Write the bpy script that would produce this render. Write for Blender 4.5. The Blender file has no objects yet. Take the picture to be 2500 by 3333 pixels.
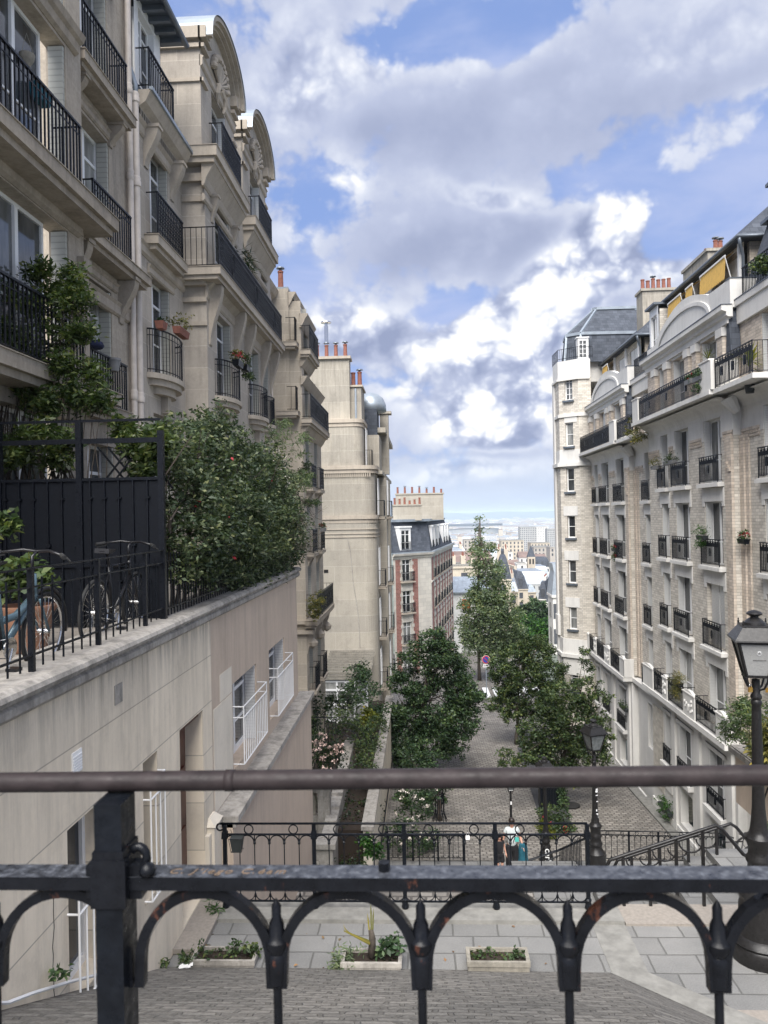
import bpy, math, random
import numpy as np
from mathutils import Vector, Matrix
random.seed(7)
PI = math.pi
sc = bpy.context.scene
COL = sc.collection
WM = {}            # world matrix of every object built, by name

# ------------------------------------------------------------------ camera model (used to measure the place)
FPX = 2500.0
YAW, PITCH, ROLL = math.radians(2.7), math.radians(0.3), math.radians(1.1)
fwd = Vector((-math.sin(YAW)*math.cos(PITCH), math.cos(YAW)*math.cos(PITCH), math.sin(PITCH)))
_r0 = Vector((math.cos(YAW), math.sin(YAW), 0)); _u0 = _r0.cross(fwd)
cam_r = _r0*math.cos(ROLL) - _u0*math.sin(ROLL)
cam_u = _u0*math.cos(ROLL) + _r0*math.sin(ROLL)
def ray(px, py): return fwd + cam_r*((px-1250)/FPX) - cam_u*((py-1666.5)/FPX)
def atx(px, py, X): d = ray(px, py); return d*(X/d.x)
def aty(px, py, Y): d = ray(px, py); return d*(Y/d.y)
def atz(px, py, Z): d = ray(px, py); return d*(Z/d.z)

# ------------------------------------------------------------------ mesh builder
class MB:
    def __init__(s, M=None):
        s.v = []; s.f = []; s.uv = []; s.M = M
    def face(s, pts, uv=None):
        pts = [Vector(p) for p in pts]
        if uv is None:
            n = Vector((0, 0, 0))
            for i in range(len(pts)):
                a, b = pts[i], pts[(i+1) % len(pts)]
                n += Vector(((a.y-b.y)*(a.z+b.z), (a.z-b.z)*(a.x+b.x), (a.x-b.x)*(a.y+b.y)))
            ax, ay, az = abs(n.x), abs(n.y), abs(n.z)
            if az >= ax and az >= ay: uv = [(p.x, p.y) for p in pts]
            elif ax >= ay: uv = [(p.y, p.z) for p in pts]
            else: uv = [(p.x, p.z) for p in pts]
        i0 = len(s.v)
        s.v += [(s.M @ p) if s.M else p for p in pts]
        s.f.append(list(range(i0, i0+len(pts)))); s.uv += uv
    def box(s, x0, x1, y0, y1, z0, z1):
        if x0 > x1: x0, x1 = x1, x0
        if y0 > y1: y0, y1 = y1, y0
        if z0 > z1: z0, z1 = z1, z0
        p = [(x0,y0,z0),(x1,y0,z0),(x1,y1,z0),(x0,y1,z0),(x0,y0,z1),(x1,y0,z1),(x1,y1,z1),(x0,y1,z1)]
        for q in ((3,2,1,0),(4,5,6,7),(0,1,5,4),(1,2,6,5),(2,3,7,6),(3,0,4,7)): s.face([p[i] for i in q])
    def frustum(s, cx, cy, z0, z1, a0, b0, a1, b1):
        p = [(cx-a0,cy-b0,z0),(cx+a0,cy-b0,z0),(cx+a0,cy+b0,z0),(cx-a0,cy+b0,z0),
             (cx-a1,cy-b1,z1),(cx+a1,cy-b1,z1),(cx+a1,cy+b1,z1),(cx-a1,cy+b1,z1)]
        for q in ((3,2,1,0),(4,5,6,7),(0,1,5,4),(1,2,6,5),(2,3,7,6),(3,0,4,7)): s.face([p[i] for i in q])
    def bar(s, a, b, w, h=None, up=(0,0,1)):
        a, b = Vector(a), Vector(b); h = h or w
        d = (b-a); L = d.length
        if L < 1e-6: return
        d /= L; up = Vector(up)
        if abs(d.dot(up)) > .97: up = Vector((0,1,0)) if abs(d.y) < .9 else Vector((1,0,0))
        x = d.cross(up).normalized(); y = x.cross(d)
        x *= w/2; y *= h/2
        A = [a-x-y, a+x-y, a+x+y, a-x+y]; B = [p+(b-a) for p in A]
        for i in range(4):
            j = (i+1) % 4
            s.face([A[i], A[j], B[j], B[i]], [(0,0),(w,0),(w,L),(0,L)])
        s.face(A[::-1]); s.face(B)
    def tube(s, pts, r, n=6, closed=False, caps=True):
        pts = [Vector(p) for p in pts]; m = len(pts)
        rs = r if isinstance(r, (list, tuple)) else [r]*m
        rings = []; L = 0; prev = None
        for i, p in enumerate(pts):
            if closed: d = pts[(i+1) % m]-pts[i-1]
            else: d = pts[min(i+1, m-1)]-pts[max(i-1, 0)]
            d = d.normalized() if d.length > 1e-9 else Vector((0,0,1))
            if prev is None:
                up = Vector((0,0,1)) if abs(d.z) < .9 else Vector((0,1,0))
                x = d.cross(up).normalized()
            else:
                x = prev - d*prev.dot(d)
                x = x.normalized() if x.length > 1e-6 else d.orthogonal().normalized()
            prev = x; y = d.cross(x)
            rings.append([p + x*(rs[i]*math.cos(2*PI*k/n)) + y*(rs[i]*math.sin(2*PI*k/n)) for k in range(n)])
        i0 = len(s.v)
        for R in rings: s.v += [(s.M @ q) if s.M else q for q in R]
        for i in range(m if closed else m-1):
            a = i0+i*n; b = i0+((i+1) % m)*n
            for k in range(n):
                k2 = (k+1) % n
                s.f.append([a+k, a+k2, b+k2, b+k]); s.uv += [(k/n, i*.1),((k+1)/n, i*.1),((k+1)/n, i*.1+.1),(k/n, i*.1+.1)]
        if caps and not closed:
            s.f.append([i0+k for k in range(n)][::-1]); s.uv += [(0,0)]*n
            s.f.append([i0+(m-1)*n+k for k in range(n)]); s.uv += [(0,0)]*n
    def lathe(s, prof, c=(0,0,0), n=16):
        c = Vector(c); i0 = len(s.v); m = len(prof)
        for r, z in prof:
            for k in range(n):
                q = c + Vector((r*math.cos(2*PI*k/n), r*math.sin(2*PI*k/n), z))
                s.v.append((s.M @ q) if s.M else q)
        for i in range(m-1):
            for k in range(n):
                k2 = (k+1) % n
                s.f.append([i0+i*n+k, i0+i*n+k2, i0+(i+1)*n+k2, i0+(i+1)*n+k])
                s.uv += [(k/n*2, prof[i][1]),((k+1)/n*2, prof[i][1]),((k+1)/n*2, prof[i+1][1]),(k/n*2, prof[i+1][1])]
        if prof[0][0] > 1e-4: s.f.append([i0+k for k in range(n)][::-1]); s.uv += [(0,0)]*n
        if prof[-1][0] > 1e-4: s.f.append([i0+(m-1)*n+k for k in range(n)]); s.uv += [(0,0)]*n
    def prism(s, poly, z0, z1):                       # vertical prism of a plan polygon
        n = len(poly)
        for i in range(n):
            a, b = poly[i], poly[(i+1) % n]
            L = math.hypot(b[0]-a[0], b[1]-a[1])
            s.face([(a[0],a[1],z0),(b[0],b[1],z0),(b[0],b[1],z1),(a[0],a[1],z1)], [(0,z0),(L,z0),(L,z1),(0,z1)])
        s.face([(p[0],p[1],z1) for p in poly]); s.face([(p[0],p[1],z0) for p in poly][::-1])
    def slab(s, poly, d0, d1):                        # polygon in (x,z), thickness along y
        n = len(poly)
        s.face([(p[0],d0,p[1]) for p in poly]); s.face([(p[0],d1,p[1]) for p in poly][::-1])
        for i in range(n):
            a, b = poly[i], poly[(i+1) % n]
            s.face([(a[0],d0,a[1]),(a[0],d1,a[1]),(b[0],d1,b[1]),(b[0],d0,b[1])])
    def wall(s, u0, u1, z0, z1, op=(), d=0.0, rev=.25):   # wall in the (x,z) plane with real recessed openings
        us = sorted({u0, u1, *[max(u0, min(u1, q)) for o in op for q in o[:2]]})
        zs = sorted({z0, z1, *[max(z0, min(z1, q)) for o in op for q in o[2:4]]})
        for i in range(len(us)-1):
            for j in range(len(zs)-1):
                a, b, c, e = us[i], us[i+1], zs[j], zs[j+1]
                if b-a < 1e-5 or e-c < 1e-5: continue
                m, k = (a+b)/2, (c+e)/2
                if any(o[0] < m < o[1] and o[2] < k < o[3] for o in op): continue
                s.face([(a,d,c),(b,d,c),(b,d,e),(a,d,e)])
        for o in op:
            a, b, c, e = o[:4]; D = d+rev
            if b < u0 or a > u1 or e < z0 or c > z1: continue
            c2, e2 = max(c, z0), min(e, z1)
            s.face([(a,d,c2),(a,d,e2),(a,D,e2),(a,D,c2)]); s.face([(b,d,c2),(b,D,c2),(b,D,e2),(b,d,e2)])
            if c >= z0: s.face([(a,d,c),(a,D,c),(b,D,c),(b,d,c)])
            if e <= z1: s.face([(a,d,e),(b,d,e),(b,D,e),(a,D,e)])
    def mesh(s, name, W=None):
        me = bpy.data.meshes.new(name)
        inv = W.inverted() if W is not None else None
        vs = [(inv @ p) if inv is not None else p for p in s.v]
        me.from_pydata([tuple(p) for p in vs], [], s.f)
        if len(s.uv) == len(me.loops):
            me.uv_layers.new(name='UVMap').data.foreach_set('uv', [c for q in s.uv for c in q])
        return me
    def build(s, name, mat, parent=None, smooth=False, loc=None, ang=None):
        W = WM[parent.name] if parent else (Matrix.Translation(loc) if loc is not None else Matrix())
        me = s.mesh(name, W)
        o = bpy.data.objects.new(name, me); COL.objects.link(o)
        for m in (mat if isinstance(mat, (list, tuple)) else [mat]): me.materials.append(m)
        if parent: o.parent = parent
        else: o.matrix_basis = W
        WM[o.name] = W.copy()
        if smooth:
            me.polygons.foreach_set('use_smooth', [True]*len(me.polygons))
            if ang: me.set_sharp_from_angle(angle=math.radians(ang))
        return o

def tag(o, label=None, cat=None, group=None, kind=None):
    if label: o['label'] = label
    if cat: o['category'] = cat
    if group: o['group'] = group
    if kind: o['kind'] = kind
    return o
def thing(name, label, cat, loc=(0,0,0), rz=0, group=None):
    o = bpy.data.objects.new(name, None); COL.objects.link(o)
    o.empty_display_size = .3
    o.location = loc; o.rotation_euler = (0,0,rz)
    WM[o.name] = Matrix.Translation(loc) @ Matrix.Rotation(rz, 4, 'Z')
    return tag(o, label, cat, group)
def kids(o): return [c for c in COL.objects if c.parent == o]
CHILD = {}
def inst(name, me, M, parent, mats=None):              # one more object on shared mesh data, placed by world matrix M
    o = bpy.data.objects.new(name, me); COL.objects.link(o)
    if parent: o.parent = parent; o.matrix_basis = WM[parent.name].inverted() @ M
    else: o.matrix_basis = M
    WM[o.name] = M.copy()
    return o
def copy_tree(o, M=None, parent=None):
    c = o.copy(); COL.objects.link(c)
    if parent: c.parent = parent
    if M is not None: c.matrix_basis = M
    for ch in [x for x in COL.objects if x.parent == o]: copy_tree(ch, None, c)
    return c
def frame(origin, inward):                             # facade frame: x along the wall, y into the wall, z up
    n = Vector(inward).normalized(); z = Vector((0,0,1)); u = n.cross(z)
    M = Matrix.Identity(4)
    for i in range(3): M[i][0] = u[i]; M[i][1] = n[i]; M[i][2] = z[i]; M[i][3] = origin[i]
    return M
def T(x, y, z): return Matrix.Translation((x, y, z))

# ------------------------------------------------------------------ materials
class NT:
    def __init__(s, name):
        s.m = bpy.data.materials.new(name); s.m.use_nodes = True
        s.t = s.m.node_tree; s.b = s.t.nodes['Principled BSDF']; s.out = s.t.nodes['Material Output']
    def n(s, typ, **kw):
        nd = s.t.nodes.new(typ)
        for k, v in kw.items():
            if k.startswith('i_'):
                key = k[2:]; key = int(key) if key.isdigit() else key.replace('_', ' ')
                nd.inputs[key].default_value = v
            else: setattr(nd, k, v)
        return nd
    def l(s, a, b): s.t.links.new(a, b)
    def pos(s, scale=(1,1,1)):
        g = s.n('ShaderNodeNewGeometry'); v = s.n('ShaderNodeVectorMath', operation='MULTIPLY'); v.inputs[1].default_value = scale
        s.l(g.outputs['Position'], v.inputs[0]); return v.outputs[0]
    def uv(s, scale=(1,1,1)):
        g = s.n('ShaderNodeUVMap'); v = s.n('ShaderNodeVectorMath', operation='MULTIPLY'); v.inputs[1].default_value = scale
        s.l(g.outputs[0], v.inputs[0]); return v.outputs[0]
    def noise(s, vec, scale, detail=6, rough=.6):
        n = s.n('ShaderNodeTexNoise'); n.inputs['Scale'].default_value = scale; n.inputs['Detail'].default_value = detail
        n.inputs['Roughness'].default_value = rough; s.l(vec, n.inputs['Vector']); return n.outputs['Fac']
    def ramp(s, fac, stops):
        r = s.n('ShaderNodeValToRGB'); e = r.color_ramp.elements
        while len(e) < len(stops): e.new(.5)
        for q, (p, c) in zip(e, stops): q.position = p; q.color = (*c, 1) if len(c) == 3 else c
        s.l(fac, r.inputs[0]); return r.outputs[0]
    def mix(s, fac, a, b, typ='MIX'):
        m = s.n('ShaderNodeMix', data_type='RGBA', blend_type=typ)
        for sock, val in ((m.inputs[0], fac), (m.inputs[6], a), (m.inputs[7], b)):
            if hasattr(val, 'is_linked'): s.l(val, sock)
            elif isinstance(val, (int, float)): sock.default_value = val
            else: sock.default_value = (*val, 1)
        return m.outputs[2]
    def bump(s, h, strength=.3, dist=.01):
        b = s.n('ShaderNodeBump'); b.inputs['Strength'].default_value = strength; b.inputs['Distance'].default_value = dist
        s.l(h, b.inputs['Height']); s.l(b.outputs[0], s.b.inputs['Normal']); return b
    def set(s, col=None, rough=None, metal=None, spec=None):
        if col is not None:
            if hasattr(col, 'is_linked'): s.l(col, s.b.inputs['Base Color'])
            else: s.b.inputs['Base Color'].default_value = (*col, 1)
        for k, v in (('Roughness', rough), ('Metallic', metal), ('Specular IOR Level', spec)):
            if v is None: continue
            if hasattr(v, 'is_linked'): s.l(v, s.b.inputs[k])
            else: s.b.inputs[k].default_value = v
        return s.m
def sc3(c, k): return tuple(max(0, min(1, q*k)) for q in c)

def m_plain(name, c, rough=.6, var=.15, scale=3, bump=0, metal=0, spec=.4, c2=None):
    t = NT(name); p = t.pos()
    f = t.noise(p, scale)
    col = t.ramp(f, [(.3, sc3(c, 1-var)), (.7, c2 or sc3(c, 1+var))])
    if bump: t.bump(t.noise(p, scale*8, 4), bump, .01)
    return t.set(col, rough, metal, spec)

def m_wall(name, c, joint=None, jw=1.3, jh=.42, js=.008, jcol=1.25, dirt=.35, streak=.35, rough=.85, bump=.25, dirtcol=(.10,.09,.08), fleck=.12, drip=None):
    """rendered or cut-stone wall: block tint, joints, rain streaks, grime"""
    t = NT(name); uv = t.uv(); p = t.pos()
    big = t.noise(p, .55, 5)
    col = t.ramp(big, [(.3, sc3(c, .88)), (.72, sc3(c, 1.08))])
    fine = t.noise(p, 14, 8, .7)
    col = t.mix(fleck, col, t.ramp(fine, [(.35, sc3(c, .5)), (.65, sc3(c, 1.45))]))
    h = fine
    if joint:
        b = t.n('ShaderNodeTexBrick', offset=.5); b.inputs['Scale'].default_value = 1
        for k, v in (('Brick Width', jw), ('Row Height', jh), ('Mortar Size', js), ('Mortar Smooth', .2), ('Bias', 0)): b.inputs[k].default_value = v
        b.inputs['Color1'].default_value = (.9,.9,.9,1); b.inputs['Color2'].default_value = (1.06,1.05,1.03,1); b.inputs['Mortar'].default_value = (jcol,jcol,jcol,1)
        t.l(uv, b.inputs['Vector'])
        col = t.mix(1.0, col, b.outputs['Color'], 'MULTIPLY')
    sx = t.noise(t.pos((4.2,4.2,.42)), 1, 9, .72)
    sm = t.n('ShaderNodeMapRange', clamp=True); sm.inputs['From Min'].default_value = .46; sm.inputs['From Max'].default_value = .82; sm.inputs['To Max'].default_value = streak
    t.l(sx, sm.inputs['Value']); col = t.mix(sm.outputs[0], col, dirtcol)
    gm = t.n('ShaderNodeMapRange', clamp=True); gm.inputs['From Min'].default_value = .52; gm.inputs['From Max'].default_value = .8; gm.inputs['To Max'].default_value = dirt
    t.l(t.noise(p, 1.3, 9, .72), gm.inputs['Value']); col = t.mix(gm.outputs[0], col, sc3(c, .38))
    for zt, L, amt in (drip or ()):                 # run-off under a coping, or splash grime above the ground
        g = t.n('ShaderNodeNewGeometry'); sp = t.n('ShaderNodeSeparateXYZ'); t.l(g.outputs['Position'], sp.inputs[0])
        r = t.n('ShaderNodeMapRange', clamp=True); r.inputs['From Min'].default_value = zt-L; r.inputs['From Max'].default_value = zt; t.l(sp.outputs['Z'], r.inputs['Value'])
        n2 = t.noise(t.pos((7, 7, .6)), 1, 9, .75); r2 = t.n('ShaderNodeMapRange', clamp=True); r2.inputs['From Min'].default_value = .42; r2.inputs['From Max'].default_value = .75; r2.inputs['To Max'].default_value = amt; t.l(n2, r2.inputs['Value'])
        m_ = t.n('ShaderNodeMath', operation='MULTIPLY'); t.l(r.outputs[0], m_.inputs[0]); t.l(r2.outputs[0], m_.inputs[1]); col = t.mix(m_.outputs[0], col, (.09,.085,.075))
    t.bump(h, bump, .012)
    return t.set(col, rough, 0, .25)

def m_brick(name, c1, c2, mortar, bw=.22, bh=.068, ms=.012, dirt=.25, bump=.5):
    t = NT(name); uv = t.uv(); p = t.pos()
    b = t.n('ShaderNodeTexBrick', offset=.5); b.inputs['Scale'].default_value = 1
    for k, v in (('Brick Width', bw), ('Row Height', bh), ('Mortar Size', ms), ('Mortar Smooth', .3), ('Bias', 0)): b.inputs[k].default_value = v
    b.inputs['Color1'].default_value = (*c1,1); b.inputs['Color2'].default_value = (*c2,1); b.inputs['Mortar'].default_value = (*mortar,1)
    t.l(uv, b.inputs['Vector'])
    vor = t.n('ShaderNodeTexWhiteNoise', noise_dimensions='2D')
    sn = t.n('ShaderNodeVectorMath', operation='FLOOR'); t.l(t.uv((1/bw, 1/bh, 1)), sn.inputs[0]); t.l(sn.outputs[0], vor.inputs['Vector'])
    col = t.mix(.35, b.outputs['Color'], t.ramp(vor.outputs['Value'], [(0, sc3(c1, .6)), (1, sc3(c2, 1.25))]))
    gm = t.n('ShaderNodeMapRange', clamp=True); gm.inputs['From Min'].default_value = .5; gm.inputs['From Max'].default_value = .8; gm.inputs['To Max'].default_value = dirt
    t.l(t.noise(t.pos((1,1,.35)), .9, 8, .7), gm.inputs['Value']); col = t.mix(gm.outputs[0], col, sc3(c1, .45))
    inv = t.n('ShaderNodeMath', operation='SUBTRACT'); inv.inputs[0].default_value = 1; t.l(b.outputs['Fac'], inv.inputs[1])
    t.bump(inv.outputs[0], bump, .008)
    return t.set(col, .85, 0, .25)

def m_paving(name, c1, c2, mortar, bw, bh, ms, var=.5, bump=.6, rough=.75, offset=.5, moss=None, squash=1.0, fine=40, wob=.25):
    t = NT(name); uv = t.uv(); p = t.pos()
    ofs = t.n('ShaderNodeVectorMath', operation='MULTIPLY_ADD'); nz = t.n('ShaderNodeTexNoise'); nz.inputs['Scale'].default_value = 2.2
    t.l(uv, nz.inputs['Vector']); t.l(nz.outputs['Color'], ofs.inputs[0]); ofs.inputs[1].default_value = (bw*wob, bh*wob, 0); t.l(uv, ofs.inputs[2])
    b = t.n('ShaderNodeTexBrick', offset=offset); b.inputs['Scale'].default_value = 1
    for k, v in (('Brick Width', bw), ('Row Height', bh), ('Mortar Size', ms), ('Mortar Smooth', .35), ('Bias', 0)): b.inputs[k].default_value = v
    b.inputs['Color1'].default_value = (*c1,1); b.inputs['Color2'].default_value = (*c2,1); b.inputs['Mortar'].default_value = (*mortar,1)
    t.l(ofs.outputs[0], b.inputs['Vector'])
    col = b.outputs['Color']
    f = t.noise(p, fine, 6, .75)
    col = t.mix(var*.5, col, t.ramp(f, [(.3, sc3(c1, .45)), (.7, sc3(c2, 1.5))]))
    big = t.noise(p, .8, 7, .65)
    col = t.mix(1.0, col, t.ramp(big, [(.3, (.72,.72,.72)), (.7, (1.12,1.1,1.08))]), 'MULTIPLY')
    if moss:
        gm = t.n('ShaderNodeMapRange', clamp=True); gm.inputs['From Min'].default_value = .58; gm.inputs['From Max'].default_value = .75; gm.inputs['To Max'].default_value = .6
        t.l(t.noise(p, 1.7, 9, .75), gm.inputs['Value']); col = t.mix(gm.outputs[0], col, moss)
    inv = t.n('ShaderNodeMath', operation='SUBTRACT'); inv.inputs[0].default_value = 1; t.l(b.outputs['Fac'], inv.inputs[1])
    ad = t.n('ShaderNodeMath', operation='MULTIPLY_ADD'); ad.inputs[1].default_value = .35; t.l(f, ad.inputs[0]); t.l(inv.outputs[0], ad.inputs[2])
    t.bump(ad.outputs[0], bump, .02)
    return t.set(col, rough, 0, .35)

def m_iron(name, c=(.004,.005,.0075), rust=0.0, rough=.38, mott=.5, rustcol=(.052,.021,.014), spec=.22):
    t = NT(name); p = t.pos()
    col = t.ramp(t.noise(p, 30, 6), [(.35, c), (.7, sc3(c, 1.9))])
    rr = t.n('ShaderNodeMapRange'); rr.inputs['From Min'].default_value = .35; rr.inputs['From Max'].default_value = .65
    rr.inputs['To Min'].default_value = rough*(1-mott); rr.inputs['To Max'].default_value = min(1, rough*(1+mott))
    t.l(t.noise(p, 55, 5, .7), rr.inputs['Value'])
    if rust:
        gm = t.n('ShaderNodeMapRange', clamp=True); gm.inputs['From Min'].default_value = .69-rust*.12; gm.inputs['From Max'].default_value = .72-rust*.12
        t.l(t.noise(t.pos((1,1,.5)), 34, 6, .65), gm.inputs['Value'])
        rc = t.ramp(t.noise(p, 90, 5), [(.3, sc3(rustcol, .5)), (.7, sc3(rustcol, 1.7))])
        col = t.mix(gm.outputs[0], col, rc)
    t.bump(t.noise(p, 70, 4), .25, .003)
    return t.set(col, rr.outputs[0], 0, spec)

def m_leaf(name, c, var=.55, rough=.42, trans=.25, c2=None):
    t = NT(name); g = t.n('ShaderNodeNewGeometry')
    c2 = c2 or (c[0]*1.9, c[1]*1.55, c[2]*1.1)
    col = t.ramp(g.outputs['Random Per Island'], [(0, sc3(c, 1-var)), (.6, c), (.92, c2), (1, (c2[0]*1.35, c2[1]*1.2, c2[2]*1.1))])
    lf = t.noise(t.pos(), 1.1, 4, .6)
    col = t.mix(1.0, col, t.ramp(lf, [(.34, (.55,.60,.62)), (.5, (1,1,1)), (.68, (1.6,1.5,1.3))]), 'MULTIPLY')
    t.set(col, rough, 0, .3)
    tr = t.n('ShaderNodeBsdfTranslucent'); mx = t.n('ShaderNodeMixShader'); mx.inputs[0].default_value = trans
    t.l(t.mix(1.0, col, (1.3,1.5,.6), 'MULTIPLY'), tr.inputs['Color'])
    t.l(t.b.outputs[0], mx.inputs[1]); t.l(tr.outputs[0], mx.inputs[2]); t.l(mx.outputs[0], t.out.inputs['Surface'])
    return t.m

def m_glass(name):
    t = NT(name); oi = t.n('ShaderNodeObjectInfo')
    col = t.ramp(oi.outputs['Random'], [(0, (.008,.010,.013)), (.45, (.03,.033,.037)), (.62, (.12,.125,.125)), (1, (.34,.34,.32))])
    f = t.noise(t.pos((1.5,1.5,.4)), 2, 3)
    col = t.mix(1.0, col, t.ramp(f, [(.35, (.5,.5,.5)), (.65, (1.3,1.3,1.3))]), 'MULTIPLY')
    return t.set(col, .06, 0, .6)
def m_slats(name, c, pitch=.055, strength=.8):
    t = NT(name)
    w = t.n('ShaderNodeTexWave', wave_type='BANDS', bands_direction='Y', wave_profile='SAW'); w.inputs['Scale'].default_value = 2*PI/pitch/20*1.0
    t.l(t.uv(), w.inputs['Vector']); t.bump(w.outputs['Fac'], strength, .02)
    col = t.ramp(w.outputs['Fac'], [(0, sc3(c, .62)), (.25, c), (1, c)])
    return t.set(col, .55, 0, .3)
def m_zinc(name, c=(.30,.34,.38)):
    t = NT(name); p = t.pos()
    col = t.ramp(t.noise(p, 1.5, 8, .7), [(.3, sc3(c, .75)), (.7, sc3(c, 1.2))])
    return t.set(col, .42, .35, .5)

MAT = {}
def mk():
    A = MAT
    A['stoneA'] = m_wall('aged_ashlar', (.40,.35,.288), True, 1.5, .52, .006, .86, .75, .6, fleck=.25)
    A['stoneB'] = m_wall('pale_ashlar', (.44,.395,.338), True, 1.6, .56, .008, 1.25, .45, .42)
    A['trim'] = m_wall('stone_trim', (.44,.385,.315), None, dirt=.4, streak=.4)
    A['trimA'] = m_wall('grimy_stone_trim', (.36,.31,.25), None, dirt=.7, streak=.6, fleck=.2)
    A['stoneC'] = m_wall('grey_ashlar', (.45,.40,.33), True, 1.3, .5, .009, 1.25, .3, .3)
    A['stoneD'] = m_wall('ochre_render', (.405,.372,.315), True, 9.0, .95, .012, 1.25, .5, .22, drip=((9.2, 2.5, .3), (-.2, 1.6, .2), (2.7, 1.2, .2)))
    A['cream'] = m_wall('cream_render', (.70,.635,.53), None, dirt=.28, streak=.22, bump=.3, fleck=.05)
    A['beige'] = m_wall('beige_render', (.54,.44,.35), None, dirt=.2, streak=.35, bump=.3, fleck=.05)
    A['coping'] = m_wall('weathered_coping', (.37,.345,.31), None, dirt=1.0, streak=.95, bump=.8, dirtcol=(.035,.034,.032), fleck=.35)
    A['stucco'] = m_wall('white_stucco', (.67,.655,.62), None, dirt=.22, streak=.22, bump=.15, fleck=.04)
    A['sbrick'] = m_brick('silicate_brick', (.53,.485,.42), (.64,.60,.53), (.36,.335,.29), .27, .105, .014)
    A['tbrick'] = m_brick('buff_brick', (.50,.44,.35), (.60,.54,.45), (.34,.30,.25), .27, .105, .014)
    A['pbrick'] = m_brick('pink_brick', (.50,.425,.35), (.60,.525,.44), (.36,.325,.28), .27, .105, .014)
    A['rbrick'] = m_brick('red_brick', (.25,.10,.082), (.33,.15,.122), (.32,.25,.215), .30, .14, .02)
    A['whitestone'] = m_wall('white_quoin_stone', (.60,.57,.51), True, .8, .4, .012, .75, .2, .2)
    A['slate'] = m_brick('slate_roof', (.050,.058,.072), (.085,.095,.115), (.03,.034,.042), .30, .20, .008, .2, .5)
    A['zinc'] = m_zinc('zinc_sheet'); A['zincd'] = m_zinc('dark_zinc', (.13,.15,.175))
    A['iron'] = m_iron('black_iron'); A['irong'] = m_iron('dark_green_iron', (.004,.005,.007), 0, .4, spec=.2)
    A['ironrust'] = m_iron('chipped_black_iron', (.004,.0045,.006), .55, .36, .5, spec=.22)
    t = NT('iron_sky_sheen'); p_ = t.pos(); f_ = t.noise(p_, 75, 7, .7)
    A['skysheen'] = t.set(t.ramp(f_, [(.36, (.010,.011,.014)), (.52, (.045,.049,.058)), (.72, (.14,.15,.17))]), t.ramp(f_, [(.35, (.25,.25,.25)), (.7, (.55,.55,.55))]), 0, .6)  # mottled grey-blue paints the sky's reflection into the black iron's colour
    A['handrail'] = m_iron('worn_brown_handrail', (.020,.0155,.0155), 0, .5, .25, spec=.2)
    A['panel'] = m_iron('black_sheet_metal', (.004,.005,.0075), 0, .6, .3, spec=.15)
    A['lampiron'] = m_iron('bronze_green_cast_iron', (.010,.0095,.0095), 0, .36, .3, spec=.3)
    A['glass'] = m_glass('window_glass')
    A['frosted'] = m_plain('frosted_lantern_glass', (.30,.30,.29), .35, .12, 60, .3)
    A['clearg'] = m_plain('lantern_glass', (.12,.13,.13), .12, .3, 12)
    A['white'] = m_plain('white_paint', (.78,.78,.77), .45, .05, 4)
    A['shutter'] = m_slats('white_louvres', (.80,.80,.78))
    A['shutterg'] = m_slats('grey_louvres', (.46,.455,.41), .10, 1.0)
    A['pipe'] = m_plain('cream_pipe', (.56,.50,.44), .5, .12, 5, .05)
    A['door'] = m_plain('brown_door', (.075,.026,.018), .4, .3, 6)
    A['orange'] = m_slats('orange_blind', (.62,.19,.05), .09, .4)
    A['yellow'] = m_plain('yellow_canvas', (.64,.40,.10), .8, .12, 6)
    A['terra'] = m_plain('terracotta', (.235,.095,.068), .8, .25, 9, .1)
    A['terrap'] = m_plain('terracotta_pot_clay', (.23,.12,.075), .75, .15, 8, .1)
    A['plas'] = m_plain('grey_plastic', (.20,.20,.20), .5, .1, 9)
    A['dkplas'] = m_plain('dark_plastic', (.03,.035,.035), .5, .15, 9)
    A['cobble'] = m_paving('cobblestones', (.15,.138,.122), (.31,.29,.262), (.055,.05,.045), .30, .20, .030, .5, .8, .75, .5, (.07,.07,.055))
    A['cobbled'] = m_paving('dark_cobblestones', (.07,.066,.06), (.25,.238,.215), (.05,.046,.04), .25, .155, .024, 1.1, 1.0, .8, .5, (.05,.05,.04), fine=30, wob=.75)
    A['flag'] = m_paving('granite_flagstones', (.145,.145,.14), (.22,.22,.214), (.045,.045,.038), .55, .36, .012, .9, .6, .75, .42, (.15,.15,.135), 1, 70, .07)
    A['curb'] = m_plain('granite_kerb', (.20,.195,.178), .8, .25, 6, .4)
    A['pink'] = m_plain('pink_concrete', (.255,.228,.198), .85, .15, 25, .4)
    A['concrete'] = m_wall('planter_concrete', (.27,.25,.21), None, dirt=.8, streak=.6, bump=.6, fleck=.4)
    A['soil'] = m_plain('soil', (.035,.025,.018), .95, .4, 30, .8)
    A['bark'] = m_plain('bark', (.075,.062,.05), .9, .35, 18, .8)
    A['asphalt'] = m_plain('asphalt', (.055,.055,.058), .85, .2, 20, .2)
    A['leafhedge'] = m_leaf('hedge_leaves', (.066,.098,.052), .6, .45, .22, (.17,.20,.11))
    A['leafshrub'] = m_leaf('shrub_leaves', (.058,.09,.034), .5, .42, .28, (.12,.145,.05))
    A['leafdark'] = m_leaf('dark_tree_leaves', (.047,.088,.042), .6, .45, .22, (.085,.13,.055))
    A['leafmid'] = m_leaf('tree_leaves', (.060,.098,.040), .6, .45, .25, (.11,.14,.05))
    A['leafpop'] = m_leaf('poplar_leaves', (.13,.18,.10), .4, .55, .32, (.20,.235,.135))
    A['leafgreen'] = m_leaf('fresh_leaves', (.035,.095,.022), .5, .5, .25)
    A['leafyel'] = m_leaf('yellow_green_leaves', (.13,.15,.02), .5, .5, .3)
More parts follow.
